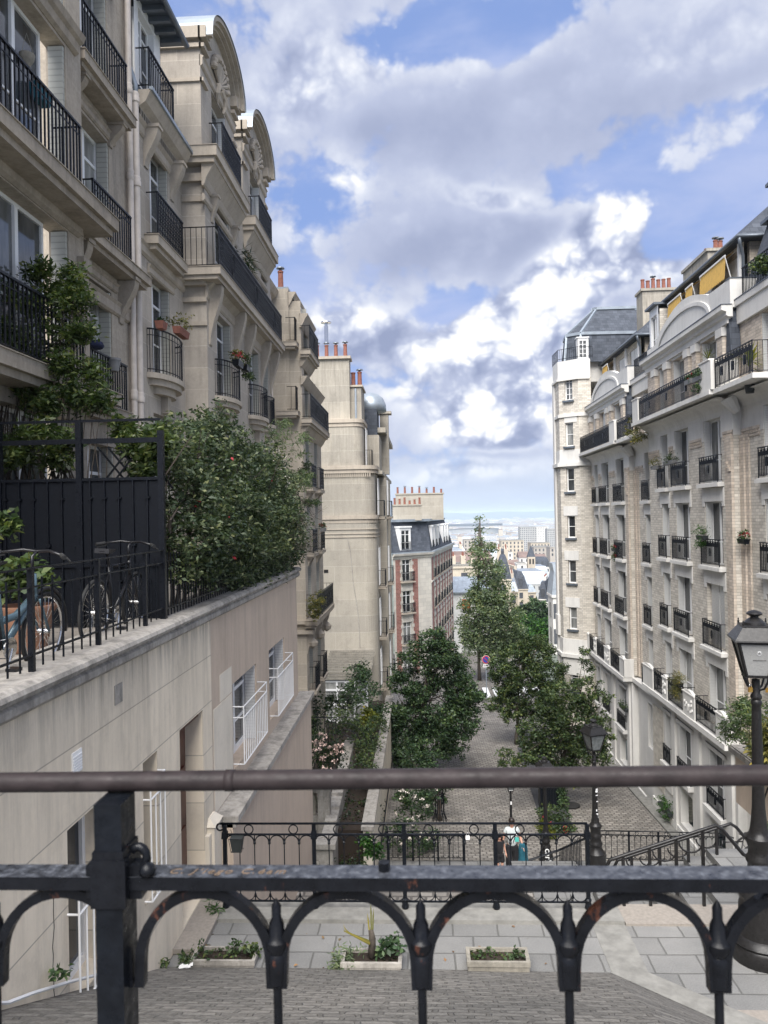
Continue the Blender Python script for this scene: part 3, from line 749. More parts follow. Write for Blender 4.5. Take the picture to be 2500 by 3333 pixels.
def railing(parent, F, u, z, w, h=1.0, proj=.14, style='plain', name='balcony_railing', mat='iron'):
    w, h, proj = round(w, 3), round(h, 3), round(proj, 3)
    def mk_():
        mb = MB(); y = -proj
        r = .017
        mb.box(-.01, w+.01, y-.024, y+.024, h-.034, h); mb.box(0, w, y-r/2, y+r/2, .06, .08)
        mb.box(0, .028, y-.014, y+.014, 0, h-.028); mb.box(w-.028, w, y-.014, y+.014, 0, h-.028)
        if proj > .06:
            for x in (0.0, w-.024):
                mb.box(x, x+.024, y+.02, 0, h-.026, h-.004); mb.box(x, x+.022, y+.014, 0, .06, .08)
                m = int(proj/.13)
                for k in range(1, m): mb.box(x+.004, x+.018, y*k/m-.007, y*k/m+.007, .08, h-.028)
        n = max(3, int(round(w/.115))); q_ = .011
        for k in range(1, n):
            x = w*k/n
            if style == 'rosette':
                t_ = h-.14 if k % 2 else h-.028
                mb.box(x-q_, x+q_, y-q_, y+q_, .08, t_)
            else: mb.box(x-q_, x+q_, y-q_, y+q_, .08, h-.028)
        if style == 'rosette':
            for k in range(0, n-1, 2):
                a, b = w*(k+.5)/n, w*(k+1.5)/n
                mb.box(a-.006, b+.006, y-.007, y+.007, h-.10, h-.085); mb.box(a-.007, a+.007, y-.007, y+.007, h-.28, h-.10); mb.box(b-.007, b+.007, y-.007, y+.007, h-.28, h-.10)
                mb.box(a-.006, b+.006, y-.007, y+.007, .10, .115)
            c = w/2
            for q in ([c] if w < 2.2 else [w*.2, w*.5, w*.8]):
                mb.box(q-.085, q+.085, y-.012, y+.012, h*.42, h*.42+.17); mb.box(q-.05, q+.05, y-.022, y+.022, h*.42-.06, h*.42+.23); mb.box(q-.03, q+.03, y-.03, y-.01, h*.42+.05, h*.42+.12)
        if style in ('plain', 'orn'):
            mb.box(0, w, y-r/2, y+r/2, h-.16, h-.145)
        if style == 'orn':
            mb.box(0, w, y-r/2, y+r/2, .2, .215)
            for k in range(n):
                x = w*(k+.5)/n; R = w/n*.42
                for zc in (h-.087, .14): mb.tube([(x+R*math.cos(2*PI*i/8), y, zc+.05*math.sin(2*PI*i/8)) for i in range(8)], .010, 4, True)
                for zc in (.36, .52, .68): mb.tube([(x+R*math.cos(2*PI*i/6), y, zc+.06*math.sin(2*PI*i/6)) for i in range(6)], .011, 4, True)
            if w > 2.5:
                m = max(1, int(w//2.4))
                for k in range(m):
                    x = w*(k+.5)/m
                    for R in (.2, .25): mb.tube([(x+R*.8*math.cos(2*PI*i/16), y-.012, h*.5+R*1.3*math.sin(2*PI*i/16)) for i in range(16)], .012, 5, True)
        me = mb.mesh(name); me.materials.append(MAT[mat]); return me
    return inst(name, cached(('r', w, h, proj, style, mat), mk_), F @ T(u, 0, z), parent)
def split_mb(mb, gap=.02):
    """the separate pieces of a builder: faces joined by shared corners, then by touching boxes"""
    par = {}
    def find(a):
        while par[a] != a: par[a] = par[par[a]]; a = par[a]
        return a
    for f in mb.f:
        ks = [tuple(round(c, 3) for c in mb.v[i]) for i in f]
        for k in ks: par.setdefault(k, k)
        for k in ks[1:]: par[find(k)] = find(ks[0])
    isl = {}
    for fi, f in enumerate(mb.f): isl.setdefault(find(tuple(round(c, 3) for c in mb.v[f[0]])), []).append(fi)
    L = []
    for fs in isl.values():
        P = [mb.v[i] for q in fs for i in mb.f[q]]
        L.append([[min(p[a] for p in P)-gap for a in range(3)], [max(p[a] for p in P)+gap for a in range(3)], fs])
    ch = True
    while ch:
        ch = False; out = []
        for b in L:
            for c in out:
                if all(b[0][a] <= c[1][a] and c[0][a] <= b[1][a] for a in range(3)):
                    c[0] = [min(x, y) for x, y in zip(b[0], c[0])]; c[1] = [max(x, y) for x, y in zip(b[1], c[1])]; c[2] += b[2]; ch = True; break
            else: out.append(b)
        L = out
    starts = []; k = 0
    for f in mb.f: starts.append(k); k += len(f)
    R = []
    for b in L:
        m = MB()
        for fi in b[2]:
            i0 = len(m.v); f = mb.f[fi]; m.v += [mb.v[i] for i in f]; m.f.append(list(range(i0, i0+len(f)))); m.uv += mb.uv[starts[fi]:starts[fi]+len(f)]
        R.append(m)
    return R
EACH = {'mouldings': 'moulding', 'consoles': 'console', 'attic_posts': 'attic_post', 'parapet_pier': 'parapet_pier', 'stucco_bands': 'stucco_band', 'window_sills': 'window_sill', 'relief_panel': 'relief_panel', 'brick_panels': 'brick_panel', 'brick_panel': 'brick_panel', 'stone_dressings': 'stone_dressing', 'brick_frieze': 'brick_frieze', 'relief_blocks': 'relief_block'}
def part(parent, name, mat, fn, F=None, smooth=False, ang=None):
    mb = MB(F); fn(mb)
    if name in EACH:
        R = split_mb(mb)
        if len(R) <= 100:
            for m in R: o = m.build(EACH[name], MAT[mat], parent, smooth, ang=ang)
            return o
    return mb.build(EACH.get(name, name), MAT[mat], parent, smooth, ang=ang)
def slab_part(parent, F, u0, u1, d0, d1, z0, z1, name='balcony_slab', mat='trim', lip=True):
    def f(mb):
        mb.box(u0, u1, d1, d0, z0+(z1-z0)*.35, z1)
        if lip: mb.box(u0+.06, u1-.06, d1+.08, d0, z0, z0+(z1-z0)*.35-.001); mb.box(u0-.02, u1+.02, d1-.02, d0, z1+.001, z1+.016)
    return part(parent, name, mat, f, F)
def moulding(mb, u0, u1, prof, d=0):
    """run a cornice profile [(projection, z)...] along the wall between u0 and u1"""
    for (p0, z0), (p1, z1) in zip(prof, prof[1:]):
        mb.face([(u0, d-p0, z0), (u1, d-p0, z0), (u1, d-p1, z1), (u0, d-p1, z1)])
    for u in (u0, u1): mb.face([(u, d-p, z) for p, z in prof]+[(u, d+.02, prof[-1][1]), (u, d+.02, prof[0][1])])
    mb.face([(u0, d-prof[-1][0], prof[-1][1]), (u1, d-prof[-1][0], prof[-1][1]), (u1, d+.05, prof[-1][1]), (u0, d+.05, prof[-1][1])])
    mb.face([(u0, d-prof[0][0], prof[0][1]), (u1, d-prof[0][0], prof[0][1]), (u1, d+.05, prof[0][1]), (u0, d+.05, prof[0][1])])
def console(mb, u, w, z0, z1, p):
    mb.slab([(0, 0)]*0+[(0, 0), (1, 0), (1, 1)], 0, 0) if False else None
    n = 8; pts = []
    for i in range(n+1):
        t = i/n; pts.append((-.03-(p-.03)*(t*t*(3-2*t)), z0+(z1-z0)*t))
    for (a, za), (b, zb) in zip(pts, pts[1:]):
        mb.face([(u-w/2, a, za), (u+w/2, a, za), (u+w/2, b, zb), (u-w/2, b, zb)])
        for q in (u-w/2, u+w/2): mb.face([(q, a, za), (q, b, zb), (q, .02, zb), (q, .02, za)])
    mb.box(u-w/2-.03, u+w/2+.03, -p-.03, .02, z1, z1+.07)
def pots(parent, cx, cy, z, n, dx, dy, hs=(.45, .75), r=.10, mat='terra', cap=.25):
    rs = random.Random(int(cx*13+cy*7))
    for k in range(n):
        h = rs.uniform(*hs); mb = MB(); x, y = cx+dx*k, cy+dy*k
        mb.lathe([(r, z), (r*.85, z+h*.9), (r*1.02, z+h*.92), (r*1.02, z+h), (r*.6, z+h), (0, z+h-.05)], (x, y, 0), 10)
        o = mb.build('chimney_pot', MAT[mat], parent, True, ang=35)
        if rs.random() < cap:
            mb = MB(); mb.lathe([(r*.5, z+h), (r*.5, z+h+.09), (r*1.5, z+h+.10), (r*1.3, z+h+.15), (0, z+h+.2)], (x, y, 0), 10); mb.build('cowl', MAT['zincd'], o)

# ================================================================== CREAM HOUSE UNDER THE TERRACE
ch = thing('cream_house', 'low cream and beige rendered house whose flat top carries the bicycle terrace', 'house', (-3, 9, -5.1))
F0 = frame((-3, 0, 0), (-1, 0, 0))
MAT['creamj'] = m_wall('cream_render_lined', (.74,.655,.53), True, 60, .64, .007, .6, .4, .38, drip=((-1.4, 1.3, .5), (-1.4, .35, .6)), bump=.3, fleck=.05)
opc = [(6.3, 7.1, -4.1, -2.58), (8.05, 8.5, -4.1, -2.58), (9.3, 10.3, -5.02, -2.58)]
opb = [(11.95, 13.7, -3.95, -2.6), (14.85, 16.55, -3.95, -2.58)]
part(ch, 'wall', 'creamj', lambda mb: mb.wall(-3, 10.75, -5.3, -1.38, opc, 0, .34), F0)
def _bw(mb):
    mb.wall(10.75, 18.3, -4.25, -1.38, opb, .001, .3); mb.M = None
    mb.box(-14, -3.02, 18.05, 18.3, -11, -1.4)
part(ch, 'rendered_wall', 'beige', _bw, F0)
part(ch, 'lower_wall', 'beige', lambda mb: mb.box(10.8, 18.55, -.26, .3, -11, -4.32), F0)
def _patch(mb):
    mb.box(10.82, 11.9, -.004, .05, -4.2, -2.72); mb.box(11.2, 11.9, -.0035, .05, -2.70, -2.3)
part(ch, 'paler_render', 'cream', _patch, F0)
part(ch, 'pier', 'cream', lambda mb: (mb.box(10.42, 10.8, -.10, .3, -5.09, -4.22), mb.box(10.306, 10.42, -.06, .29, -5.09, -4.3), mb.frustum(10.61, .1, -4.22, -4.12, .21, .22, .12, .12)), F0)
part(ch, 'ledge', 'coping', lambda mb: (mb.box(10.8, 18.6, -.34, .02, -4.32, -4.22), mb.box(10.8, 18.58, -.30, .02, -4.38, -4.32)), F0)
cp = [(-3.55, -1.17), (-2.95, -1.185), (-2.90, -1.21), (-2.885, -1.245), (-2.90, -1.275), (-2.945, -1.285), (-2.955, -1.31), (-2.93, -1.33), (-2.93, -1.385), (-2.965, -1.42), (-3.55, -1.42)]
def _cop(mb):
    for a, b in ((-2, 1.5), (1.51, 4.2), (4.21, 6.45), (6.46, 9.1), (9.11, 12.2), (12.21, 15.2), (15.21, 18.42)): mb.slab(cp, a, b)
part(ch, 'coping', 'coping', _cop)
part(ch, 'terrace_floor', 'pink', lambda mb: mb.box(-14, -3.5, -2, 18.3, -1.6, -1.285))
for (u0, u1, z0, z1) in opb+opc[:2]:
    win(ch, F0, u0, z0, u1-u0, z1-z0, .27, 'trans' if u1-u0 > 1 else 'one', 'r' if u1-u0 > 1 else None, sd=.2)
def grille(u0, u1, z0, z1, proj, name='window_grille'):
    mb = MB(F0); n = max(3, int((u1-u0)/.13))
    for z in (z0, z1-.17, z1): mb.tube([(u0, .0, z), (u0, -proj, z), (u1, -proj, z), (u1, 0, z)], .011, 6)
    for k in range(n+1):
        u = u0+(u1-u0)*k/n; mb.tube([(u, -proj, z0), (u, -proj, z1-.17 if 0 < k < n else z1)], .010, 5)
    mb.build(name, MAT['white'], ch)
grille(11.95, 13.75, -3.85, -2.95, .17); grille(14.85, 16.6, -3.85, -2.93, .17); grille(6.28, 7.12, -4.05, -3.1, .1); grille(8.05, 8.5, -4.05, -2.8, .08)
def _door(mb):
    mb.box(9.3, 10.3, .25, .30, -5.02, -2.58)
    for a, b in ((9.4, 9.75), (9.85, 10.2)):
        for c, e in ((-4.85, -4.1), (-3.95, -3.3), (-3.15, -2.7)): mb.box(a, b, .22, .25, c, e)
part(ch, 'door', 'door', _door, F0)
part(ch, 'door_frame', 'door', lambda mb: (mb.box(9.302, 9.36, .06, .245, -5.02, -2.6), mb.box(9.36, 10.3, .06, .245, -2.66, -2.59)), F0)
part(ch, 'door_step', 'pink', lambda mb: mb.box(8.9, 10.5, -.34, .2, -5.09, -5.03), F0)
part(ch, 'air_vent', 'white', lambda mb: (mb.box(6.40, 6.58, -.012, .02, -2.16, -1.97), [mb.box(6.41, 6.57, -.02, -.012, -2.14+.025*k, -2.13+.025*k) for k in range(6)]), F0)
def _crk(mb):
    rs = random.Random(3)
    for (u, z, L) in ((6.05, -2.9, 1.5),):
        x = u
        for k in range(int(L/.07)):
            x2 = x+rs.uniform(-.018, .018); mb.bar((x, -.002, z-.07*k), (x2, -.002, z-.07*(k+1)), .0035, .004, (0, 1, 0)); x = x2
part(ch, 'crack', 'black', _crk, F0)
part(ch, 'metal_plate', 'coping', lambda mb: mb.box(7.33, 7.52, -.008, .02, -1.79, -1.6), F0)
part(ch, 'drain_cable', 'white', lambda mb: mb.tube([(4.6, -.03, -2.95), (5.3, -.03, -3.38), (5.6, -.05, -3.5), (6.2, -.04, -3.78), (7.1, -.03, -4.22)], .014, 6), F0)

# terrace railing, fence of sheet metal
tr = thing('terrace_railing', 'black railing of flat bars along the terrace edge above the cream wall', 'railing', (-3.1, 6, -1.18))
mb = MB()
mb.bar((-3.1, 1, -.365), (-3.1, 9.05, -.36), .035, .014); mb.bar((-3.1, 1, -.515), (-3.1, 9.05, -.51), .03, .012); mb.bar((-3.1, 1, -1.05), (-3.1, 9.05, -1.05), .03, .012)
mb.build('rail', MAT['iron'], tr)
for k in range(-2, 3):
    y = 5.96+1.26*k; mb = MB(); mb.box(-3.122, -3.078, y-.02, y+.02, -1.20, -.37); mb.build('post', MAT['iron'], tr)
mb = MB()
for k in range(-24, 18):
    y = 5.96+.18*k
    if k % 7 == 0 or y > 9: continue
    mb.tube([(-3.1, y, -1.16), (-3.1, y, -.44)], .0095, 6)
mb.build('balusters', MAT['iron'], tr)
tf = thing('sheet_metal_fence', 'tall black sheet metal fence with open grid top across the terrace', 'fence', (-5, 9.1, -1.28))
mb = MB(); mb.box(-8.5, -3.12, 9.1, 9.112, -1.22, .5); mb.build('sheet_panel', MAT['panel'], tf)
for x in (-3.1, -4.1, -5.1, -6.1, -7.1):
    mb = MB(); mb.box(x-.035, x+.035, 9.06, 9.13, -1.28, 1.22 if x < -3.5 else 1.08); mb.build('post', MAT['iron'], tf)
mb = MB()
for z, h in ((1.20, .03), (.94, .06), (.49, .035), (-.55, .03)): mb.box(-8.5, -3.1, 9.075, 9.10, z, z+h)
for k in range(31):
    x = -3.27-.175*k; mb.box(x-.008, x+.008, 9.07, 9.099, -1.2, .5)
    zc = (.27, -.3)[k % 2] if k % 3 else .27
    for q in (zc, zc-1.0 if zc > 0 else zc+.02): mb.box(x-.03, x+.03, 9.065, 9.10, q, q+.018)
mb.build('frame', MAT['iron'], tf)
tl = thing('garden_trellis', 'dark green diagonal trellis behind the grid of the black fence', 'trellis', (-3.7, 9.6, .3))
mb = MB()
for k in range(5):
    x = -4.1+.13*k; mb.bar((x, 9.6, .4), (x+.45, 9.6, .95), .025, .01, (0, 1, 0)); mb.bar((x, 9.62, .95), (x+.45, 9.62, .4), .025, .01, (0, 1, 0))
mb.build('lattice', MAT['irong'], tl)
hr = thing('terrace_railing', 'black bar railing under the hedge, further along the terrace edge', 'railing', (-3.12, 13, -1.18))
mb = MB()
mb.bar((-3.12, 9.15, -.5), (-3.12, 18, -.5), .03, .012); mb.bar((-3.12, 9.15, -1.08), (-3.12, 18, -1.08), .03, .012); mb.build('rail', MAT['iron'], hr)
mb = MB()
for k in range(74): y = 9.2+.12*k; mb.tube([(-3.12, y, -1.17), (-3.12, y, -.4)], .010, 5)
mb.build('balusters', MAT['iron'], hr)

# ================================================================== BUILDING A (nearest, with the two drainpipes)
ba = thing('apartment_building', 'nearest weathered stone apartment building, with two cream drainpipes down its facade', 'building', (-6, 12, -1.3))
FA = frame((-6, 0, 0), (-1, 0, 0))
opa = [(13.55, 14.85, z, z+2.3) for z in (-.85, 2.2, 5.15, 8.1, 11.0)]
part(ba, 'wall', 'stoneA', lambda mb: (mb.wall(12.7, 16.2, -1.3, 14.5, opa, 0, .32), mb.box(16.0, 16.2, .3, 8, -1.3, 14.5)), FA)
opb1 = [(9.3, 12.15, z, z+2.5) for z in (-.85, 2.2, 5.2, 8.2, 11.1)]
part(ba, 'bay', 'stoneA', lambda mb: (mb.wall(4, 12.72, -1.3, 14.5, opb1, -.4, .32), mb.face([(12.72, -.4, -1.3), (12.72, .1, -1.3), (12.72, .1, 14.5), (12.72, -.4, 14.5)])), FA)
for (u0, u1, z0, z1) in opa: win(ba, FA, u0, z0, u1-u0, z1-z0, .30, 'trans', 'r', 'shutterg')
FAb = FA @ T(0, -.4, 0)
for (u0, u1, z0, z1) in opb1: win(ba, FAb, u0, z0, u1-u0-.35, z1-z0, .30, 'tri'); part(ba, 'shutter', 'shutterg', lambda mb: mb.box(u1-.06, u1-.001, -.38, -.14, z0+.02, z1-.02), FA)
for z in (5.15, 8.15): slab_part(ba, FA, 12.85 if z > 6 else 12.75, 15.25 if z > 6 else 15.98, .1, -.42, z-.3, z-.05, mat='trimA')
slab_part(ba, FA, 13.2, 15.2, .1, -.25, 1.9, 2.15, mat='trimA')
for z in (2.2, 5.2, 8.2): slab_part(ba, FA, 6, 12.95 if z < 6 else 9.35, .1, -.92, z-.34, z-.04, mat='trimA')
for z, (u0, u1) in ((8.1, (13.0, 15.0)), (5.1, (13.3, 15.1)), (2.12, (13.35, 15.05))): railing(ba, FA, u0, z, u1-u0, .98, .32 if z > 3 else .2)
for z in (2.18, 5.18, 8.18): railing(ba, FAb, 7.5, z, 4.2 if z < 8 else 1.75, .98, .42)
def _mouldA(mb):
    for z in (4.72, 7.75):
        moulding(mb, 8.9, 12.5, [(.02, z), (.08, z+.04), (.10, z+.16), (.16, z+.2), (.2, z+.3), (.03, z+.36)], -.4)
    for z in (4.55, 7.5, 10.45): moulding(mb, 13.3, 15.1, [(.02, z), (.05, z+.03), (.05, z+.12), (.09, z+.16), (.02, z+.2)])
    moulding(mb, 12.8, 16.0, [(.02, 4.1), (.06, 4.14), (.06, 4.3), (.10, 4.36), (.02, 4.4)])
    for u in (13.1, 15.3): console(mb, u, .22, 4.0, 4.85, .36)
    for u in (13.2, 14.9): console(mb, u, .16, 7.4, 7.8, .3)
    for u in (8.5, 12.5): console(mb, u-.0, .26, 3.9, 4.8, .40)
    mb.box(12.45, 12.75, -.52, -.38, 4.2, 4.4); mb.box(12.5, 12.74, -.47, -.38, 2.2, 4.2)
part(ba, 'mouldings', 'trimA', _mouldA, FA)
for u, zt, r in ((15.72, 14.5, .062), (16.06, 9.1, .075)):
    mb = MB(FA); mb.tube([(u, -.10, -1.3), (u, -.10, zt)], r, 10)
    for z in [q for q in (.2, 2.6, 5.0, 7.2, 9.0, 11) if q < zt]: mb.lathe([(r, z-.1), (r*1.28, z-.08), (r*1.28, z+.02), (r*1.1, z+.05), (r*1.25, z+.09), (r, z+.13)], (u, -.10, 0), 10)
    mb.build('drainpipe', MAT['pipe'], ba, True, ang=40)
part(ba, 'zinc_pipe', 'zinc', lambda mb: (mb.tube([(16.08, -.10, 9.05), (16.08, -.10, 9.3), (15.95, .0, 9.7), (15.95, .0, 14)], .06, 8)), FA, True)

# ================================================================== BUILDING B (carved gables)
bb = thing('apartment_building', 'stone apartment building with two arched stone gables and ornate black balconies', 'building', (-6, 23, -1.3))
FB = frame((-6, 0, 0), (-1, 0, 0)); BD = -.6
op1 = [(17.15, 18.45, z, z+2.25) for z in (.2, 3.35, 6.4)]
part(bb, 'wall', 'stoneB', lambda mb: mb.wall(16.2, 19.6, -3, 9.1, op1, 0, .3), FB)
part(bb, 'wall', 'stoneB', lambda mb: mb.wall(28.2, 31.4, -8, 9.6, [(29.1, 30.1, z, z+2.2) for z in (.2, 3.35, 6.4)], 0, .3), FB)
for o_ in op1: win(bb, FB, o_[0], o_[2], 1.3, 2.25, .28, 'trans', 'r', 'shutterg')
for z in (.2, 3.35, 6.4): win(bb, FB, 29.1, z, 1.0, 2.2, .28)
opB = [(u, u+1.55, z, z+2.25) for z in (.2, 3.35, 6.45) for u in (20.5, 24.4)] + [(26.6, 27.6, z, z+2.2) for z in (.2, 3.35, 6.45)]
def _bay(mb):
    mb.wall(19.55, 28.25, -8, 9.4, opB, BD, .3)
    mb.wall(0, 0, 0, 0)
    for u in (19.55, 28.25): mb.face([(u, BD, -8), (u, .05, -8), (u, .05, 9.4), (u, BD, 9.4)])
part(bb, 'bay', 'stoneB', _bay, FB)
FBb = FB @ T(0, BD, 0)
for (u0, u1, z0, z1) in opB: win(bb, FBb, u0, z0, u1-u0, z1-z0, .28, 'trans', 'r', 'shutterg')
# gables
for gi, (g0, g1) in enumerate(((19.35, 22.9), (24.0, 27.6))):
    c = (g0+g1)/2
    oo = [(c-.75, c+.75, 9.65, 11.55)]
    def _g(mb):
        mb.wall(g0, g1, 9.4, 12.3, oo, BD, .3)
        for u in (g0, g1): mb.face([(u, BD, 9.4), (u, 1.6, 9.4), (u, 1.6, 12.3), (u, BD, 12.3)])
        # arch tympanum
        R0 = (g1-g0)/2; P = [(c+R0*math.cos(PI*i/20), 12.3+1.0*math.sin(PI*i/20)) for i in range(21)]
        mb.slab(P, BD, BD+.3)
    part(bb, 'gable', 'stoneB', _g, FB)
    win(bb, FBb, c-.75, 9.65, 1.5, 1.9, .28, 'trans', 'r')
    def _gt(mb):
        moulding(mb, g0-.0, g1+.0, [(.02, 11.62), (.06, 11.66), (.06, 11.82), (.10, 11.86), (.02, 11.9)], BD)
        # return mouldings facing the viewer and capping block
        for z, p, h in ((11.2, .05, .09), (12.05, .09, .1), (12.25, .16, .3)):
            mb.box(g0-p, g0+.001, BD-.05, 1.6, z, z+h); mb.box(g0-p, g0+.45, BD-p-.04, BD+.0, z, z+h); mb.box(g1-.4, g1+p, BD-p-.04, BD+.001, z, z+h)
        R0 = (g1-g0)/2
        for R, w, pr in ((R0+.12, .14, .34), (R0-.02, .12, .24), (R0-.14, .1, .14)):
            k = 1.0/R0
            for i in range(20):
                a, b = PI*i/20, PI*(i+1)/20
                q = [(c+r_*math.cos(t_), 12.3+r_*k*math.sin(t_)*1.12) for t_, r_ in ((a, R), (b, R), (b, R-w), (a, R-w))]
                mb.slab(q, BD-pr, BD+.02)
        # carved shell and garland
        for i in range(11):
            a = PI*.08+PI*.84*i/10
            mb.lathe([(0, -.1), (.11, -.06), (.12, 0), (.08, .08), (0, .1)], (c+.72*math.cos(a), BD-.07, 12.1+.62*math.sin(a)), 7)
            mb.tube([(c+.1*math.cos(a), BD-.04, 12.05+.1*math.sin(a)), (c+.62*math.cos(a), BD-.09, 12.08+.52*math.sin(a))], [.03, .06], 6)
        for sgn in (-1, 1):
            mb.tube([(c+sgn*.15, BD-.06, 12.0), (c+sgn*.35, BD-.1, 11.85), (c+sgn*.4, BD-.08, 11.65), (c+sgn*.3, BD-.05, 11.45)], [.08, .09, .07, .03], 6)
    part(bb, 'carved_pediment', 'trim', _gt, FB)
    def _z(mb):
        R0 = (g1-g0)/2+.13; k = 1.0/R0*1.12*((R0-.13)/R0)**0
        pts = [(c+R0*math.cos(PI*i/20), 12.32+R0*(1.0/((g1-g0)/2))*1.12*math.sin(PI*i/20)) for i in range(21)]
        for (a, za), (b, zb) in zip(pts, pts[1:]): mb.face([(a, BD-.37, za), (b, BD-.37, zb), (b, 1.4, zb), (a, 1.4, za)])
    part(bb, 'zinc_vault', 'zinc', _z, FB, True)
    slab_part(bb, FB, g0-.15, g1+.1, .3, -1.02, 9.1, 9.5)
    def _cz(mb): moulding(mb, g0, g1, [(.02, 8.55), (.06, 8.6), (.1, 8.75), (.22, 8.95), (.32, 9.1)], BD); moulding(mb, g0, g1, [(.02, 8.15), (.06, 8.2), (.06, 8.3), (.02, 8.35)], BD)
    part(bb, 'cornice', 'trim', _cz, FB)
    railing(bb, FB, c-1.05, 9.52, 2.1, 1.0, .95, 'orn')
def _corn(mb):
    for u0, u1 in ((16.25, 19.2), (22.9, 24.0), (28.3, 31.4)):
        moulding(mb, u0, u1, [(.02, 8.5), (.05, 8.55), (.05, 8.7), (.12, 8.78), (.12, 8.95), (.26, 9.05), (.34, 9.2), (.38, 9.3)])
        n = int((u1-u0)/.14)
        for k in range(n): mb.box(u0+.14*k, u0+.14*k+.08, -.12, .0, 8.79, 8.93)
    for u in (16.9, 18.7): console(mb, u, .24, 7.9, 8.75, .34)
    moulding(mb, 16.3, 19.5, [(.02, 5.85), (.07, 5.9), (.07, 6.05), (.12, 6.1), (.02, 6.15)])
    moulding(mb, 16.9, 18.7, [(.02, 5.55), (.05, 5.58), (.05, 5.7), (.1, 5.74), (.02, 5.78)])
    moulding(mb, 19.5, 28.25, [(.02, 5.7), (.05, 5.75), (.05, 5.95), (.16, 6.05), (.3, 6.2)], BD)
    moulding(mb, 19.5, 28.25, [(.02, 5.0), (.05, 5.03), (.05, 5.12), (.08, 5.16), (.02, 5.2)], BD) if False else None
    for u in (19.85, 22.7, 23.9, 26.3, 27.9): console(mb, u, .24, 4.6, 6.15, .36) if False else None
    # returns on the bay side facing the viewer
    for z, p, h in ((5.0, .06, .1), (5.6, .1, .12), (6.0, .2, .18), (8.2, .06, .12), (8.7, .12, .2)): mb.box(19.55-p, 19.56, BD-.02, 0, z, z+h)
part(bb, 'mouldings', 'trim', _corn, FB)
def _cons(mb):
    for u in (19.85, 22.55, 23.95, 26.35, 27.95): console(mb, u, .24, 4.55, 6.1, .36)
    for u in (20.2, 22.4): console(mb, u, .18, 7.9, 8.55, .2)
part(bb, 'consoles', 'trim', _cons, FBb)
slab_part(bb, FB, 19.15, 28.4, .0, -1.08, 6.1, 6.4)
railing(bb, FB, 19.3, 6.42, 8.9, 1.05, 1.0, 'orn')
slab_part(bb, FB, 16.75, 18.9, .0, -.32, 6.05, 6.35)
railing(bb, FB, 16.9, 6.37, 1.85, 1.0, .25, 'orn')
def bow(F, u, w, z, p=.5, rail=True):
    def f(mb):
        for s_, z0, z1 in ((1.0, z-.12, z), (.86, z-.26, z-.12), (.6, z-.42, z-.26)):
            poly = [(u+w/2*s_*math.cos(PI*i/14), -p*s_*math.sin(PI*i/14)) for i in range(15)]
            mb.prism([(a, b) for a, b in poly], z0, z1)
        mb.box(u-.12, u+.12, -p*.4, 0, z-.8, z-.42)
    part(bb, 'bow_balcony', 'trim', f, F)
    def r(mb):
        P = [(u+(w/2-.06)*math.cos(PI*i/20), -(p-.05)*math.sin(PI*i/20)) for i in range(21)]
        mb.tube([(a, b, z+.98) for a, b in P], .02, 6); mb.tube([(a, b, z+.08) for a, b in P], .012, 5); mb.tube([(a, b, z+.84) for a, b in P], .010, 5)
        for a, b in P: mb.tube([(a, b, z), (a, b, z+.97)], .009, 5)
    part(bb, 'balcony_railing', 'iron', r, F)
bow(FB, 17.8, 2.1, 3.3, .42); bow(FBb, 21.25, 2.1, 3.3, .42); bow(FBb, 25.2, 2.1, 3.3, .42); bow(FBb, 27.2, 1.3, 3.3, .3)
# slate slope and dormer left of the gables
part(bb, 'slate_roof', 'slate', lambda mb: (mb.face([(16.25, -.1, 9.33), (31.4, -.1, 9.33), (31.4, 1.0, 12.3), (16.25, 1.0, 12.3)]), mb.face([(16.25, 1.0, 12.3), (31.4, 1.0, 12.3), (31.4, 5, 13.4), (16.25, 5, 13.4)])), FB)
part(bb, 'zinc_flashing', 'zinc', lambda mb: (mb.face([(19.2, -.12, 9.34), (19.36, -.12, 9.34), (19.36, 1.05, 12.34), (19.2, 1.05, 12.34)]), mb.box(16.25, 19.2, -.42, -.34, 9.28, 9.36), mb.tube([(18.25, -.06, 9.5), (18.25, 1.0, 12.3)], .04, 6)), FB)
part(bb, 'dormer', 'white', lambda mb: (mb.wall(16.3, 18.0, 9.35, 11.5, [(16.55, 17.55, 9.6, 11.3)], -.02, .2), mb.box(17.98, 18.0, -.02, 2, 9.35, 11.5)), FB)
win(bb, FB, 16.55, 9.6, 1.0, 1.7, .18, 'trans')
part(bb, 'dormer_eaves', 'zincd', lambda mb: (mb.box(15.9, 18.35, -.55, 1.5, 11.5, 11.56), [mb.box(16.0+.4*k, 16.1+.4*k, -.5, 1, 11.38, 11.5) for k in range(6)], mb.tube([(15.9, -.56, 11.5), (18.35, -.56, 11.5)], .07, 8)), FB)
railing(bb, FB, 16.35, 9.38, 1.7, .9, .3)
part(bb, 'drainpipe', 'pipe', lambda mb: mb.tube([(30.6, -.1, -8), (30.6, -.1, 9)], .08, 8), FB, True)

